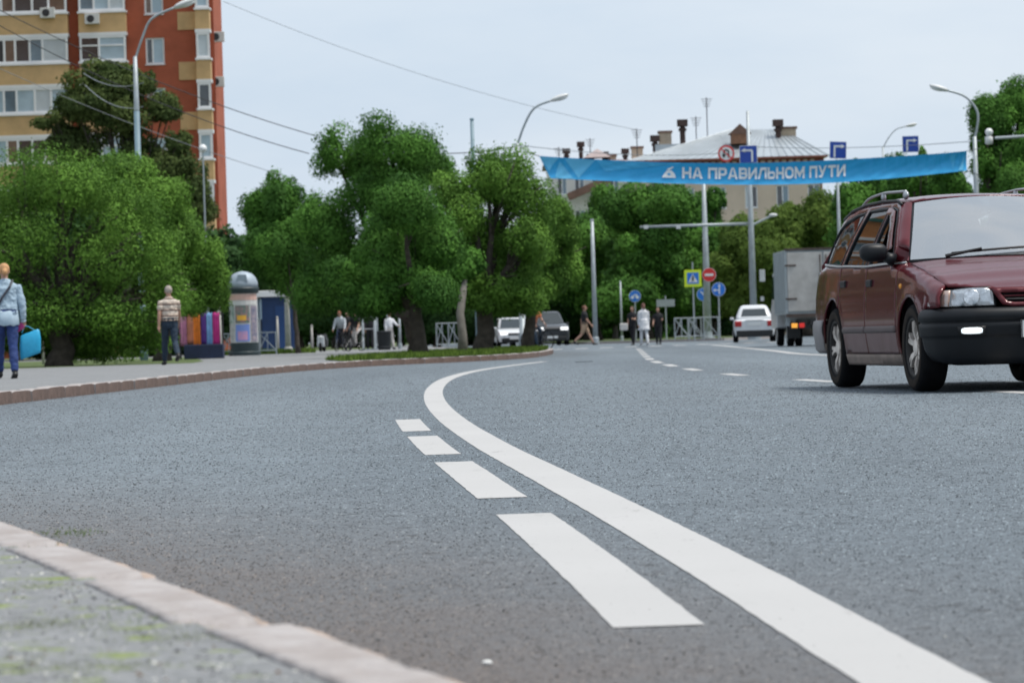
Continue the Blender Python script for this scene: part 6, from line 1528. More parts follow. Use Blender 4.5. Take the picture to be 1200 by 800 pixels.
# ================================================================== PEOPLE
SKIN = mat('skin', (.42, .24, .17), .55, var=.06, scale=10)
def person(label, px, d, H, face, cloth, hair=(.06, .04, .03), hairlen=0.0, pose=None, z=ZP, vox=.012, skirt=None, name='person', offset=0.0, bald=False, group=None, loc=None, lift=0.0):
    """cloth: dict shirt/trousers/shoe -> material, sleeve 'short'/'long', legs 'long'/'shorts'"""
    p = dict(lthigh=0, lknee=0, rthigh=0, rknee=0, larm=0, lelbow=10, rarm=0, relbow=10, lab=7, rab=7, lean=0, head=0, turn=0); p.update(pose or {})
    b = Vector(loc) if loc is not None else foot(px, d, z); T = thing(name, label, 'person', b, face, group)
    src = MB(); tags = []
    def addt(tg, fn, *a, **k):
        n0 = len(src.v); fn(*a, **k); tags.extend([tg]*(len(src.v)-n0))
    def rx(v, deg):   # rotate forward (towards +y) about the x axis
        a = math.radians(deg); c, s = math.cos(a), math.sin(a); return Vector((v.x, v.y*c - v.z*s, v.y*s + v.z*c))
    hip = Vector((0, 0, .91)); lean = p['lean']
    def up(v): return hip + rx(v-hip, -lean)      # upper body leans forward
    # torso by rings
    def ring_tube(rings, tg, n=16):
        n0 = len(src.v); k = len(rings); vs = []
        for (z_, y_, rx_, ry_) in rings:
            for j in range(n):
                t = 2*math.pi*j/n; q = Vector((rx_*math.copysign(abs(math.cos(t))**.85, math.cos(t)), y_+ry_*math.sin(t), z_)); vs.append(up(q) if z_ > .93 else q)
        fs = [(i*n+j, i*n+(j+1) % n, (i+1)*n+(j+1) % n, (i+1)*n+j) for i in range(k-1) for j in range(n)] + [tuple(reversed(range(n))), tuple((k-1)*n+j for j in range(n))]
        src.add(vs, fs); tags.extend([tg]*(len(src.v)-n0))
    wst = cloth.get('waist', 1.0)
    ring_tube([(.80, -.01, .13, .10), (.86, -.01, .168, .118), (.92, -.01, .172, .12), (.975, -.005, .165, .115)], 'hips')
    ring_tube([(.965, -.005, .168*wst, .118*wst), (1.05, 0, .160*wst, .115*wst), (1.14, 0, .158*wst, .115), (1.24, 0, .168, .118), (1.33, -.005, .180, .112), (1.385, -.01, .158, .092), (1.43, -.012, .095, .07), (1.455, -.01, .06, .06)], 'torso')
    ring_tube([(1.43, -.01, .056, .058), (1.49, 0, .052, .056), (1.53, .005, .052, .056)], 'neck', 12)
    hc = Vector((0, .015, 1.595)); turn = math.radians(p['turn'])
    HM_ = Matrix.Rotation(math.radians(-p['head']), 3, 'X')
    def headp(v): q = Matrix.Rotation(turn, 3, 'Z') @ (HM_ @ v); return up(hc+q)
    def head_ell(c, r, tg, nu=14, nv=10):
        n0 = len(src.v); m_ = MB(); m_.ell(c, r, 0, nu, nv); src.add([headp(v) for v in m_.v], m_.f); tags.extend([tg]*(len(src.v)-n0))
    head_ell((0, 0, .01), (.074, .092, .098), 'head'); head_ell((0, .022, -.055), (.052, .062, .055), 'head')
    head_ell((0, .098, -.012), (.013, .020, .020), 'head', 8, 6)
    for s in (-1, 1): head_ell((s*.076, -.005, -.008), (.010, .020, .030), 'head', 8, 6)
    # legs
    for s, th, kn in ((-1, p['lthigh'], p['lknee']), (1, p['rthigh'], p['rknee'])):
        h = Vector((s*.088, -.005, .89)); k_ = h + rx(Vector((0, 0, -.42)), th); a_ = k_ + rx(Vector((0, 0, -.41)), th-kn)
        n = 9
        def seg(A, B, r0, r1, r2, tgf):
            for i in range(n): pass
            pts = [A.lerp(B, i/n) for i in range(n+1)]; rs = [(r0+(r1-r0)*(i/n)*2) if i/n < .5 else (r1+(r2-r1)*(i/n-.5)*2) for i in range(n+1)]
            n0 = len(src.v); src.tube(pts, rs, 12)
            for i in range(n+1): tags.extend([tgf(i/n)]*12)
        seg(h, k_, .088, .076, .058, lambda t: 'thigh' if t < .86 else 'knee'); seg(k_, a_, .057, .056, .038, lambda t: 'calf' if t < .93 else 'foot')
        fa = (th-kn)*.35; dirf = rx(Vector((0, 1, 0)), max(-25, min(35, fa)))
        n0 = len(src.v); src.tube([a_+Vector((0, -.045, -.045)), a_+Vector((0, -.02, -.03)), a_+dirf*.07+Vector((0, 0, -.05)), a_+dirf*.15+Vector((0, 0, -.062)), a_+dirf*.195+Vector((0, 0, -.066))], [(.034, .032), (.040, .046), (.042, .036), (.044, .026), (.03, .018)], 12); tags.extend(['foot']*(len(src.v)-n0))
    # arms with hands of five fingers
    hands = {}
    for s, ar, el, ab, nm in ((-1, p['larm'], p['lelbow'], p['lab'], 'l'), (1, p['rarm'], p['relbow'], p['rab'], 'r')):
        sh = Vector((s*.172, -.008, 1.362)); A = math.radians(ab)
        d1 = rx(Vector((s*math.sin(A), 0, -math.cos(A))), ar); d2 = rx(Vector((s*math.sin(A)*.35, 0, -1)).normalized(), ar+el)
        e_ = sh + d1*.275; w_ = e_ + d2*.245
        n = 8; P1 = [sh.lerp(e_, i/n) for i in range(n+1)]; n0 = len(src.v); src.tube([up(q) for q in P1], [.057-.015*(i/n) for i in range(n+1)], 12)
        for i in range(n+1): tags.extend(['sleeve' if i/n < .72 else 'sleeve_low']*12)
        P2 = [e_.lerp(w_, i/n) for i in range(n+1)]; src.tube([up(q) for q in P2], [.042-.004*(i/n) if i/n < .4 else .0404-.015*(i/n-.4)/.6 for i in range(n+1)], 12)
        for i in range(n+1): tags.extend(['forearm']*12)
        sd = Vector((0, 1, 0)); sd = (sd - d2*sd.dot(d2)).normalized(); tn = d2.cross(sd).normalized()*s
        n0 = len(src.v); src.tube([up(w_-d2*.01), up(w_+d2*.035), up(w_+d2*.085)], [(.024, .024), (.020, .038), (.016, .040)], 10)
        for q, (o_, L_) in enumerate(((-.030, .062), (-.010, .078), (.011, .072), (.030, .060))):
            r0 = w_+d2*.075+sd*o_; c1 = r0+d2*L_*.5+tn*-.004; c2 = c1+d2*L_*.38-tn*.022; c3 = c2+d2*L_*.15-tn*.02; src.tube([up(r0), up(c1), up(c2), up(c3)], [.0105, .010, .009, .007], 8)
        t0 = w_+d2*.02+sd*.03; src.tube([up(t0), up(t0+d2*.03+sd*.025), up(t0+d2*.065+sd*.03-tn*.01)], [.013, .0115, .009], 8)
        tags.extend(['hand']*(len(src.v)-n0)); hands[nm] = up(w_+d2*.09)
    if skirt:
        (zt, zb, rt, rb) = skirt; n0 = len(src.v); src.lathe([(rt, zt), ((rt*2+rb)/3, zt*.67+zb*.33), (rb, zb), (rb*.9, zb)], 16); tags.extend(['skirt']*(len(src.v)-n0))
    s_ = H/1.70
    me = bpy.data.meshes.new('src'); me.from_pydata([v*s_ for v in src.v], [], src.f); bmf = bmesh.new(); bmf.from_mesh(me); bmesh.ops.recalc_face_normals(bmf, faces=bmf.faces); bmf.to_mesh(me); bmf.free()
    so_ = bpy.data.objects.new('src', me); COL.objects.link(so_)
    rm = so_.modifiers.new('r', 'REMESH'); rm.mode = 'VOXEL'; rm.voxel_size = vox; sm = so_.modifiers.new('s', 'SMOOTH'); sm.factor = .5; sm.iterations = 3
    dg = bpy.context.evaluated_depsgraph_get(); body = bpy.data.meshes.new_from_object(so_.evaluated_get(dg)); bpy.data.objects.remove(so_, do_unlink=True)
    kd = kdtree.KDTree(len(src.v))
    for i, v in enumerate(src.v): kd.insert(v*s_, i)
    kd.balance()
    body.name = 'body'; body.materials.clear(); body.materials.append(SKIN); body.polygons.foreach_set('use_smooth', [True]*len(body.polygons))
    region = [tags[kd.find(pp.center)[1]] for pp in body.polygons]
    bo = bpy.data.objects.new('body', body); COL.objects.link(bo); bo.parent = T
    # clothes: shells lifted off the body
    sets = {'shirt': {'torso', 'sleeve'} | ({'sleeve_low', 'forearm'} if cloth.get('sleeve') == 'long' else set()),
            'trousers': {'hips', 'thigh'} | ({'knee', 'calf'} if cloth.get('legs', 'long') == 'long' else set()), 'shoes': {'foot'}}
    if skirt: sets[cloth.get('skirt_of', 'shirt')].add('skirt')
    lift_ = {'shirt': .016, 'trousers': .011, 'shoes': .006}
    co = [v.co.copy() for v in body.vertices]; no = [v.normal.copy() for v in body.vertices]
    for nm, rg in sets.items():
        if nm not in cloth: continue
        fs = [tuple(pp.vertices) for pp, r_ in zip(body.polygons, region) if r_ in rg]
        if not fs: continue
        used = sorted({i for f in fs for i in f}); mp_ = {i: q for q, i in enumerate(used)}; n_ = len(used)
        def wr(i):
            c = co[i]; k = lift_[nm]*(1 + .9*noise.noise(c*16+Vector((d, 0, 0))) + .5*noise.noise(c*34))
            return c + no[i]*k
        vs = [wr(i) for i in used] + [co[i] - no[i]*.004 for i in used]; ff = [tuple(mp_[i] for i in f) for f in fs]
        ec = {}
        for f in ff:
            for a, b_ in zip(f, f[1:]+f[:1]): ec[(min(a, b_), max(a, b_))] = ec.get((min(a, b_), max(a, b_)), 0)+1
        lips = [(a, b_, b_+n_, a+n_) for (a, b_), c in ec.items() if c == 1]
        nme = {'shirt': cloth.get('shirt_name', 'shirt'), 'trousers': cloth.get('trousers_name', 'trousers'), 'shoes': 'shoes'}[nm]
        mb = MB(); mb.add(vs, ff+lips); mb.build(nme, cloth[nm], T, smooth=True)
    # hair
    if not bald or hairlen >= 0:
        HMt = mat('hair_%02d%02d' % (int(hair[0]*99), int(hair[1]*99)), hair, .7, var=.35, scale=30, bump=.6, bscale=60)
        hb = MB(); m_ = MB(); m_.ell((0, -.012, .028), (.083, .098, .095), 0, 20, 14)
        keep = []
        for v in m_.v:
            q = v.copy(); lim = -.02 - .06*(1 if q.y < 0 else 0) + (.075 if q.y > .03 else 0) + (.02 if bald else 0)
            if q.z < lim: q = Vector((q.x*.90, min(q.y, .03)*.90, max(q.z, lim-.01)))
            q *= 1+.03*noise.noise(q*60); keep.append(headp(q)*s_)
        hb.add(keep, m_.f); ho = hb.build('hair', HMt, T, smooth=True)
        if hairlen > 0: MB().tube([headp(Vector((0, -.085, .02)))*s_, headp(Vector((0, -.12, -.02-hairlen*.4)))*s_, headp(Vector((0, -.105, -.02-hairlen)))*s_], [.045*s_, .04*s_, .018*s_], 10).build('hair_tail', HMt, ho, smooth=True)
        elif hairlen < 0: pass
    # eyes and mouth
    EY = mat('eye_dark', (.02, .015, .012), .3); LI = mat('lips', (.35, .12, .10), .5)
    for s in (-1, 1): m_ = MB(); m_.ell((s*.030, .083, .008), (.011, .008, .007), 0, 8, 5); MB().add([headp(v)*s_ for v in m_.v], m_.f).build('eye', EY, T)
    m_ = MB(); m_.ell((0, .083, -.062), (.020, .008, .006), 0, 8, 5); MB().add([headp(v)*s_ for v in m_.v], m_.f).build('mouth', LI, T)
    return T, {k: v*s_ for k, v in hands.items()}, s_

def cloth_m(name, col, **k): return mat(name, col, .85, var=.18, scale=7, bump=.35, bscale=26, **k)
# striped polo shirt
STR = bpy.data.materials.new('striped_polo'); STR.use_nodes = True; t = STR.node_tree; b_ = t.nodes['Principled BSDF']; tcn = N(t, 'ShaderNodeTexCoord'); sx = N(t, 'ShaderNodeSeparateXYZ'); t.links.new(tcn.outputs['Object'], sx.inputs[0])
mm_ = N(t, 'ShaderNodeMath', operation='MULTIPLY'); mm_.inputs[1].default_value = 8.2; t.links.new(sx.outputs['Z'], mm_.inputs[0]); fr_ = N(t, 'ShaderNodeMath', operation='FRACT'); t.links.new(mm_.outputs[0], fr_.inputs[0])
c_ = ramp(t, fr_.outputs[0], [(0.0, (.62, .54, .46)), (.30, (.62, .54, .46)), (.34, (.16, .10, .085)), (.56, (.17, .105, .09)), (.60, (.60, .50, .40)), (.80, (.42, .33, .27)), (1.0, (.62, .54, .46))]); t.links.new(c_, b_.inputs['Base Color']); b_.inputs['Roughness'].default_value = .85
NAVY = cloth_m('navy_trousers', (.016, .032, .055)); BLACKC = cloth_m('black_cloth', (.012, .012, .015)); SHOEB = mat('black_shoe', (.012, .012, .013), .5)
DENIM = cloth_m('pale_denim', (.40, .50, .58), col2=(.29, .40, .50)); JEAN = cloth_m('blue_jeans', (.025, .055, .20), col2=(.016, .035, .12)); WHITEC = cloth_m('white_cloth', (.66, .67, .70)); KHAKI = cloth_m('khaki_cloth', (.40, .28, .19)); ORANGE = cloth_m('orange_cloth', (.55, .17, .07)); GREYC = cloth_m('pale_grey_cloth', (.44, .47, .50)); GREEN = cloth_m('green_cloth', (.02, .16, .10)); BEIGE = cloth_m('light_trousers', (.45, .42, .40))

# the two walkers on the left pavement (seen from behind)
man, hm, sm_ = person('grey-haired man in striped polo shirt and dark trousers walking away', 200, 72, 1.66, 0.30, dict(shirt=STR, trousers=NAVY, shoes=SHOEB, waist=1.12), hair=(.36, .31, .27), pose=dict(lthigh=16, lknee=4, rthigh=-12, rknee=38, larm=-14, rarm=18, lab=12, rab=12, lelbow=12, relbow=18), vox=.0095, bald=True)
MB().tube([Vector((.185*math.cos(2*math.pi*i/24)*sm_, (-.004+.135*math.sin(2*math.pi*i/24))*sm_, .955*sm_)) for i in range(25)], [(.016, .010)]*25, 8, cap=False).build('belt', mat('leather_belt', (.03, .02, .014), .5), man, smooth=True)
wom, hw, sw_ = person('woman in pale denim shirt and blue jeans walking out at the left edge', 9, 47.5, 1.60, 0.25, dict(shirt=DENIM, trousers=JEAN, shoes=SHOEB, sleeve='long', waist=1.08), hair=(.50, .27, .12), hairlen=.05, pose=dict(lthigh=20, lknee=6, rthigh=-10, rknee=10, larm=16, rarm=-6, lab=10, rab=14, relbow=20, lelbow=25, lean=4), vox=.0095)
# shirt tail hanging loose over the jeans
tl = MB(); tl.lathe([(.182, 1.0), (.19, .92), (.196, .84), (.192, .835)], 24, cap=False); tl.v = [Vector((v.x*sw_*1.02, v.y*.78*sw_-.008, (v.z-(.05 if v.y < 0 and v.z < .95 else 0)+.012*math.sin(v.x*50))*sw_)) for v in tl.v]; o = tl.build('shirt_tail', DENIM, wom, smooth=True); o.modifiers.new('t', 'SOLIDIFY').thickness = .006
# crossbody strap
MB().tube([Vector((.10, .09, 1.40))*sw_, Vector((.11, -.02, 1.46))*sw_, Vector((.06, -.125, 1.36))*sw_, Vector((-.06, -.14, 1.20))*sw_, Vector((-.17, -.10, 1.02))*sw_], [(.018, .006)]*5, 6).build('bag_strap', mat('dark_strap', (.03, .035, .05), .6), wom)
# turquoise carrier bag and pink phone in her right hand
hp = wom.matrix_basis @ hw['r']
BAGM = mat('turquoise_bag', (.02, .36, .62), .45, var=.12, scale=5, bump=.3, bscale=18)
bag = thing('carrier_bag', 'turquoise carrier bag hanging from the hand of the woman at the left edge', 'bag', hp + Vector((.02, 0, -.0)), .15)
bb = MB(); W_, D_ = .29, .10; rowz = [(-.08, .80, .5), (-.10, .92, .9), (-.22, 1.0, 1.15), (-.38, 1.0, 1.1), (-.42, .94, .9)]; vs = []
for z_, kx, ky in rowz:
    for j in range(20):
        a = 2*math.pi*j/20; x = W_/2*kx*math.copysign(abs(math.cos(a))**.45, math.cos(a)); y = D_/2*ky*math.copysign(abs(math.sin(a))**.6, math.sin(a)); vs.append(Vector((x+.06, y, z_+.10*(x/W_)))+Vector((1, .4, .3))*.012*noise.noise(Vector((x*14, y*14, z_*12))))
bb.add(vs, [(i*20+j, i*20+(j+1) % 20, (i+1)*20+(j+1) % 20, (i+1)*20+j) for i in range(4) for j in range(20)]+[tuple(range(80, 100))]); bb.build('sack', BAGM, bag, smooth=True)
for yy in (-.02, .02): MB().tube([Vector((-.05, yy, -.09)), Vector((-.02, yy*.6, -.02)), Vector((.0, 0, .01)), Vector((.07, yy*.6, -.02)), Vector((.14, yy, -.07))], .006, 6).build('handle', BAGM, bag)
ph = MB().box((0, 0, 0), (.085, .022, .16), M=Matrix.Rotation(.9, 3, 'Y')).build('pink_purse', mat('pink_leather', (.42, .03, .20), .4), bevel=.008); ph.location = hp+Vector((-.07, -.03, -.02)); tag(ph, 'small pink purse held in the hand of the woman at the left edge', 'purse')

G = 'people at the crossing'
def walk(l, r): return dict(lthigh=l, lknee=max(0, -l*1.2), rthigh=r, rknee=max(0, -r*1.2), larm=-l*.8, rarm=-r*.8, lelbow=20, relbow=20)
person('man in black T-shirt and khaki shorts striding over the crossing', 686, 138, 1.66, -1.45, dict(shirt=BLACKC, trousers=KHAKI, shoes=SHOEB, legs='shorts', trousers_name='shorts'), hair=(.16, .07, .04), pose=walk(26, -22), z=.006, vox=.016, group=G)
person('person in black with a pale sleeve and bag behind the woman in white', 742, 143, 1.60, 2.6, dict(shirt=BLACKC, trousers=BLACKC, shoes=SHOEB), hair=(.12, .07, .05), hairlen=.1, pose=dict(lthigh=8, rthigh=-8, rknee=8, larm=30, lelbow=70, rarm=5), z=.006, vox=.016, group=G)
person('woman in a long white blouse and white trousers on the crossing', 755, 139, 1.68, 0.3, dict(shirt=WHITEC, trousers=WHITEC, shoes=mat('white_shoe', (.6, .6, .6), .6), sleeve='long', shirt_name='blouse'), hair=(.14, .06, .045), hairlen=.12, pose=dict(lthigh=8, rthigh=-10, rknee=12), z=.006, vox=.016, skirt=(1.05, .62, .17, .24), group=G)
person('girl all in black standing right of the woman in white', 772, 141, 1.52, 3.0, dict(shirt=BLACKC, trousers=BLACKC, shoes=SHOEB), hair=(.10, .055, .04), hairlen=.12, pose=dict(lthigh=8, rthigh=-8, rknee=8, larm=20, lelbow=80, rarm=10, relbow=35), z=.006, vox=.016, group=G)
shb = MB().box((0, 0, 0), (.34, .12, .30)).build('shoulder_bag', mat('pale_bag', (.55, .53, .50), .7, var=.1), bevel=.04); c_ = at(731, 383, 142.6); shb.location = c_; tag(shb, 'pale shoulder bag carried left of the person in black', 'bag')

# bicycles
def bicycle(label, loc, rz, frame_m):
    T = thing('bicycle', label, 'bicycle', loc, rz, 'bicycles')
    for y in (-.52, .52):
        w = MB().tube([Vector((0, y+.33*math.cos(2*math.pi*i/28), .34+.33*math.sin(2*math.pi*i/28))) for i in range(29)], .018, 6, cap=False).build('wheel', RUBS, T, smooth=True)
        sp = MB()
        for i in range(10): a = 2*math.pi*i/10; sp.tube([(0, y, .34), (0, y+.32*math.cos(a), .34+.32*math.sin(a))], .003, 4)
        sp.build('spokes', RIMS, w)
    f = MB(); bbk, st, hdt, fx, rxx = Vector((0, -.05, .30)), Vector((0, -.20, .80)), Vector((0, .36, .86)), Vector((0, .52, .34)), Vector((0, -.52, .34))
    for a, b in ((bbk, st), (st, hdt), (hdt-Vector((0, -.03, .08)), bbk), (bbk, rxx), (rxx, st), (hdt, fx)): f.tube([a, b], .017, 7)
    f.build('frame', frame_m, T)
    MB().tube([hdt, hdt+Vector((0, -.02, .16))], .014, 6).build('stem', RIMS, T); MB().tube([Vector((-.29, .30, 1.02)), Vector((-.12, .36, 1.02)), Vector((.12, .36, 1.02)), Vector((.29, .30, 1.02))], .013, 6).build('handlebar', BLKP, T)
    MB().ell((0, -.24, .90), (.07, .13, .035), 0, 12, 6).build('saddle', BLKP, T, smooth=True); MB().tube([st, Vector((0, -.23, .88))], .013, 6).build('seat_post', RIMS, T)
    c = MB(); c.tube([(-.14, -.05, .30), (.14, -.05, .30)], .012, 6); c.tube([(.06, -.05, .30), (.06, .08, .17)], .010, 6); c.tube([(-.06, -.05, .30), (-.06, -.18, .43)], .010, 6); c.box((.11, .08, .17), (.10, .07, .02)); c.box((-.11, -.18, .43), (.10, .07, .02)); c.build('crankset', BLKP, T)
    return T
ride = dict(lthigh=58, lknee=62, rthigh=35, rknee=20, larm=40, lelbow=22, rarm=40, relbow=22, lab=12, rab=12, lean=22)
for (px, d, rz, fm, lb, plb, cl, hr, hl) in (
    (399, 140, math.pi-.25, mat('bike_blue', (.03, .05, .12), .4), 'bicycle ridden by the red-haired rider in pale top', 'red-haired cyclist in a pale top riding towards us', dict(shirt=GREYC, trousers=BLACKC, shoes=SHOEB, sleeve='long'), (.25, .08, .04), .1),
    (416, 138, math.pi-.5, mat('bike_black', (.02, .02, .02), .4), 'bicycle ridden by the rider in black top and light trousers', 'cyclist in black top and light trousers leaning over the handlebar', dict(shirt=BLACKC, trousers=BEIGE, shoes=SHOEB), (.10, .05, .03), 0),
    (630, 120, -2.4, mat('bike_dark', (.03, .03, .03), .4), 'bicycle half hidden by the narrow trunk', 'cyclist in orange top half hidden by the narrow trunk', dict(shirt=ORANGE, trousers=NAVY, shoes=SHOEB), (.10, .04, .03), .05)):
    zz = ZP if px < 600 else .006; b = foot(px, d, zz); bicycle(lb, b, rz, fm)
    person(plb, px, d, 1.66, rz, cl, hair=hr, hairlen=hl, pose=ride, vox=.016, loc=b + Matrix.Rotation(rz, 3, 'Z') @ Vector((0, -.24, .03)), group='cyclists')
person('dark-clothed person standing behind the two cyclists', 408, 150, 1.72, 2.9, dict(shirt=BLACKC, trousers=BLACKC, shoes=SHOEB, sleeve='long'), hair=(.05, .03, .025), vox=.018, group='people on the square')
person('person in black standing inside the white hoop', 434, 146, 1.70, 3.3, dict(shirt=BLACKC, trousers=BLACKC, shoes=SHOEB, sleeve='long'), hair=(.05, .035, .03), hairlen=.08, pose=dict(lthigh=6, rthigh=-6, larm=-12, rarm=12), vox=.016, group='people on the square')
person('person in white shirt walking behind the black litter bin', 457, 146, 1.60, -2.5, dict(shirt=WHITEC, trousers=BEIGE, shoes=SHOEB, sleeve='long'), hair=(.20, .09, .05), pose=dict(lthigh=12, rthigh=-10, rknee=10, larm=45, lelbow=20), vox=.016, group='people on the square')

# ================================================================== THINGS ON THE SQUARE
# white hoop stand
b = foot(433, 143.5, ZP); T = thing('hoop_stand', 'white arched metal hoop stand around the person in black', 'stand', b)
MB().tube([Vector((-.25, 0, 0)), Vector((-.25, 0, 1.2))]+[Vector((-.25*math.cos(math.pi*i/10), 0, 1.2+.25*math.sin(math.pi*i/10))) for i in range(1, 10)]+[Vector((.25, 0, 1.2)), Vector((.25, 0, 0))], .05, 8).build('hoop', mat('white_enamel', (.66, .70, .72), .4, var=.05), T, smooth=True)
MB().tube([(-.25, 0, .9), (.25, 0, .9)], .015, 6).build('crossbar', WHT, T); MB().box((0, 0, .03), (.7, .3, .06)).build('foot_plate', GALV, T)
# litter bin
b = foot(450.5, 141, ZP); T = thing('litter_bin', 'black round litter bin beside the white hoop', 'litter bin', b)
MB().lathe([(.24, 0), (.27, .08), (.29, .72), (.31, .74), (.31, .78), (.26, .79), (.24, .60)], 20).build('drum', mat('bin_black', (.014, .018, .022), .6, var=.2), T, smooth=True); MB().lathe([(.30, .10), (.305, .13), (.30, .16)], 20, cap=False).build('band', DARKM, T)
# motorcycle
b = foot(378, 143, ZP); T = thing('motor_scooter', 'white and black motor scooter parked left of the cyclists', 'scooter', b, 3.0, scale=.7)
for y in (-.55, .55): MB().lathe([(.12, -.05), (.25, -.06), (.27, 0), (.25, .06), (.12, .05)], 20, M=Matrix.Translation((0, y, .27)) @ Matrix.Rotation(math.pi/2, 4, 'Y')).build('wheel', RUBS, T, smooth=True)
MB().prism([(-.2, 0), (.2, 0), (.24, .35), (.15, .62), (-.15, .62), (-.24, .35)], .75, M=Matrix.Translation((0, -.80, .30))).build('rear_body', BLKP, T, bevel=.05)
MB().box((0, .1, .32), (.34, .6, .07)).build('footboard', BLKP, T); MB().prism([(-.24, .30), (.24, .30), (.20, .95), (-.20, .95)], .08, M=Matrix.Translation((0, .38, 0))).build('leg_shield', CW, T, bevel=.03)
MB().box((0, -.45, .97), (.30, .70, .10)).build('seat', BLKP, T, bevel=.04); MB().tube([(-.34, .34, 1.06), (0, .42, 1.02), (.34, .34, 1.06)], .02, 6).build('handlebar', BLKP, T); MB().tube([(0, .55, .27), (0, .42, 1.0)], .03, 6).build('fork', GALV, T); MB().ell((0, .50, .88), (.10, .06, .09), 0, 12, 8).build('headlamp', LENS, T, smooth=True)
# poster column
def column():
    b = foot(287, 120, ZP); T = thing('poster_column', 'round poster column with silver dome beside the pavement', 'poster column', b, -.1)
    DK = mat('column_dark', (.015, .03, .035), .5, var=.15); R = .50
    MB().lathe([(R*1.12, 0), (R*1.12, .12), (R*1.0, .16), (R*1.0, .46)], 32).build('base', DK, T)
    MB().lathe([(R*.97, .46), (R*.97, 2.22)], 32).build('drum', mat('column_white', (.62, .62, .60), .6, var=.06), T, smooth=False)
    MB().lathe([(R*1.0, 2.18), (R*1.10, 2.22), (R*1.14, 2.36), (R*1.06, 2.40)], 32).build('collar', DK, T)
    MB().lathe([(R*1.06, 2.38), (R*1.05, 2.55), (R*.92, 2.74), (R*.66, 2.88), (R*.30, 2.95), (.02, 2.97)], 32).build('dome', mat('dome_silver', (.34, .40, .46), .55, metal=.2, var=.1), T, smooth=True)
    MB().prism([(-.20, 2.60), (.20, 2.60), (.15, 2.84), (-.15, 2.84)], .14, M=Matrix.Translation((.06, -.50, 0))).build('dome_hatch', mat('hatch_grey', (.30, .36, .42), .4), T)
    def poster(a0, a1, z0, z1, col, nm='poster', k=1.0, var=0, col2=None):
        mb = MB(); n = 8; vs = []
        for i in range(n+1):
            a = math.radians(a0+(a1-a0)*i/n); vs += [(R*k*math.cos(a), R*k*math.sin(a), z0), (R*k*math.cos(a), R*k*math.sin(a), z1)]
        mb.add(vs, [(2*i, 2*i+2, 2*i+3, 2*i+1) for i in range(n)]); return mb.build(nm, mat('poster_%d_%d' % (int(a0), int(z0*100)), col, .6, var=var, scale=9, col2=col2), T)
    f = 270
    poster(f-80, f+80, 1.95, 2.16, (.62, .40, .34)); poster(f-80, f+80, 1.78, 1.93, (.60, .60, .58))
    poster(f-78, f-32, 1.15, 1.76, (.55, .57, .55), col2=(.12, .22, .18)); poster(f-78, f-32, .50, 1.12, (.60, .60, .58), col2=(.30, .30, .30))
    poster(f-26, f+34, 1.15, 1.76, (.40, .20, .22), col2=(.05, .18, .14)); poster(f-18, f+20, 1.24, 1.42, (.80, .42, .05), k=1.006)
    poster(f-26, f+34, .50, 1.10, (.16, .24, .62), col2=(.20, .30, .60)); poster(f-16, f+24, .55, .86, (.66, .33, .45), k=1.006, col2=(.45, .30, .55))
    poster(f+40, f+78, .50, 1.74, (.40, .33, .36), col2=(.10, .12, .2)); poster(f-66, f-54, 1.46, 1.62, (.03, .03, .03), k=1.004)
column()
# blue kiosk
def kiosk():
    b = foot(321, 152, ZP); T = thing('blue_kiosk', 'dark blue kiosk with white roof behind the poster column', 'kiosk', b, .12)
    BK = mat('kiosk_blue', (.012, .045, .14), .5, var=.15, scale=2)
    MB().box((.25, .8, 1.25), (1.5, 1.6, 2.5)).build('wall', BK, T, bevel=.02); MB().box((.05, .7, 2.62), (2.3, 2.0, .28)).build('roof', WHT, T, bevel=.02)
    MB().box((-.62, -.10, 1.2), (.10, .10, 2.4)).build('post', GALV, T); MB().box((-.72, .3, 1.95), (.45, .9, .9)).build('side_window', PANE[3], T)
    MB().box((.45, -.02, 1.1), (.7, .05, 1.95)).build('door', mat('kiosk_door', (.014, .06, .19), .5), T); MB().box((.70, -.06, 1.1), (.04, .05, .16)).build('door_handle', RIMS, T)
kiosk()
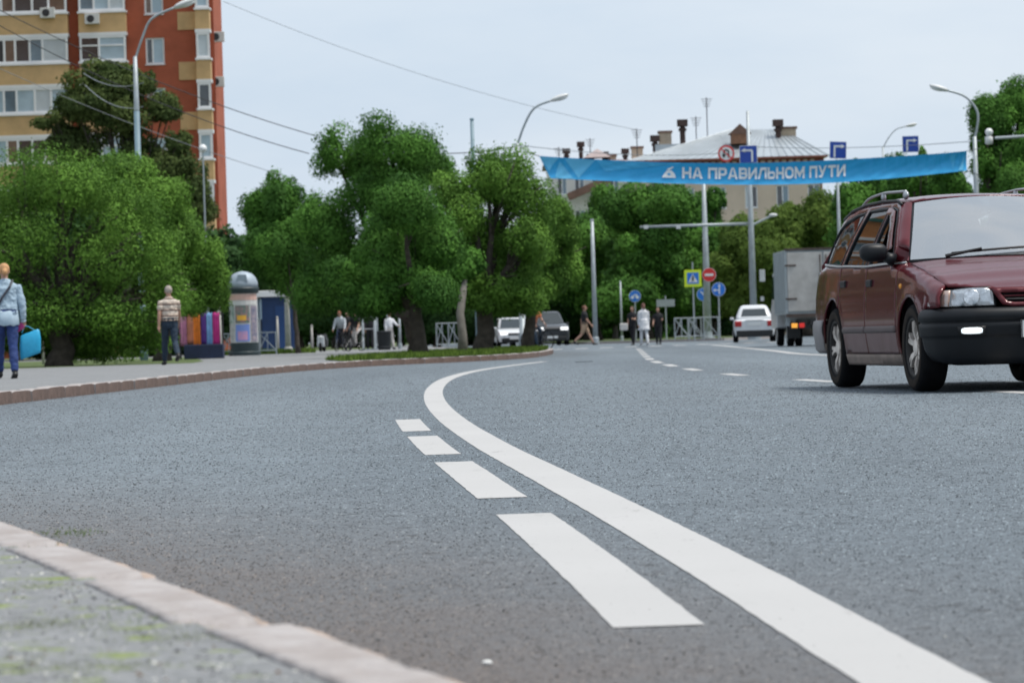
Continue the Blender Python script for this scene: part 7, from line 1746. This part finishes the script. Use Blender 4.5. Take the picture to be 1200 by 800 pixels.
# bench-like planter box and cloth rail
b = foot(233, 100, ZP); T = thing('cloth_stand', 'dark blue trestle stand with a rail for coloured cloths', 'stand', b)
MB().box((.15, .2, .22), (1.15, .5, .42)).build('box', mat('stand_navy', (.012, .022, .06), .7, var=.2), T, bevel=.02)
for x in (-.55, .70): MB().tube([(x, .3, 0), (x, .3, 1.35)], .025, 6).build('upright', DARKM, T)
MB().tube([(-.60, .3, 1.33), (.75, .3, 1.33)], .022, 6).build('rail', DARKM, T)
for i, (cn, col, x, w, h, l) in enumerate((('pink', (.62, .26, .42), -.46, .20, .95, 'leftmost pink cloth hanging on the rail beside the walking man'), ('salmon', (.62, .25, .16), -.25, .17, .90, 'salmon cloth hanging beside the pink one on the rail'), ('orange', (.78, .22, .03), -.06, .20, .98, 'bright orange cloth hanging in the middle of the rail'), ('purple', (.13, .05, .28), .15, .15, .92, 'dark purple cloth hanging right of the orange one'), ('blue', (.25, .45, .75), .32, .16, .98, 'light blue cloth hanging near the right end of the rail'), ('magenta', (.55, .04, .25), .52, .20, .95, 'magenta cloth hanging at the right end of the rail'))):
    mb = MB(); nx, nz_ = 10, 8; vs = []
    for a in range(nx+1):
        for c in range(nz_+1):
            vs.append((x+w*(a/nx-.5)*(1+.08*c/nz_), .27+.035*math.sin(a*1.9+i)*(.3+c/nz_), 1.35-h*c/nz_+.02*math.sin(a+i)))
    mb.add(vs, [(a*(nz_+1)+c, (a+1)*(nz_+1)+c, (a+1)*(nz_+1)+c+1, a*(nz_+1)+c+1) for a in range(nx) for c in range(nz_)])
    o = mb.build('hanging_cloth', cloth_m('cloth_'+cn, col), smooth=True); o.modifiers.new('t', 'SOLIDIFY').thickness = .01; o.location = b; tag(o, l, 'cloth', 'cloths on the rail')
# railing sections
def railing(label, px0, px1, d, zb=.11, h=1.10, bays=3, rz=0.0):
    a, c = foot(px0, d, zb), foot(px1, d, zb); L = (c-a).length; T = thing('railing', label, 'railing', a, rz, 'steel railings')
    for i in range(bays+1): MB().tube([(L*i/bays, 0, -.05), (L*i/bays, 0, h)], .03, 6).build('post', GALV, T)
    for z in (.15, h-.03): MB().tube([(0, 0, z), (L, 0, z)], .025, 6).build('rail', GALV, T)
    for i in range(bays):
        x0, x1 = L*i/bays, L*(i+1)/bays
        MB().tube([(x0, 0, h-.05), (x1, 0, .15)], .02, 5).build('brace', GALV, T); MB().tube([(x0, 0, .15), ((x0+x1)/2, 0, h-.05)], .02, 5).build('brace', GALV, T)
        MB().tube([((x0+x1)/2, 0, .15), ((x0+x1)/2, 0, h-.05)], .016, 5).build('bar', GALV, T)
railing('grey steel railing with diagonal braces at the island tip', 791, 842, 170.5, bays=3)
railing('grey steel railing receding beside the first one', 791, 822, 176, bays=2)
railing('grey steel railing between the forked trunk and the pale slim trunk', 512, 540, 150, bays=2)
railing('low grey railing beside the poster column', 262, 275, 130, h=.85, bays=1); railing('low grey railing between poster column and pale pole', 304, 324, 128, h=.85, bays=1)
# pale concrete posts in the park
for px, d, py, lb in ((326, 146, 372, 'pale stone post in front of the blue kiosk'), (366, 160, 382, 'pale stone post left of the scooter'), (51, 96, 390, 'thin pale stake under the big left willow'), (189, 98, 396, 'grey-blue stake beside the walking man')):
    pole('stone_post', lb, px, d, py, .07 if d > 100 else .04, mat('pale_stone', (.42, .41, .38), .8, var=.15), base=False, group='pale posts')
# litter
o = MB().ell((0, 0, .012), (.03, .022, .012), 0, 8, 5).build('paper_scrap', mat('paper_white', (.75, .75, .73), .7)); g_ = gnd(62, 466, 0); o.location = g_; tag(o, 'crumpled white paper scrap in the gutter by the far kerb', 'litter')
o = MB().ell((0, 0, .004), (.008, .006, .004), 0, 8, 5).build('paper_scrap', mat('paper_white', (.75, .75, .73), .7)); g_ = gnd(571, 779, 0); o.location = g_; tag(o, 'tiny pale scrap on the asphalt near the bottom edge', 'litter')
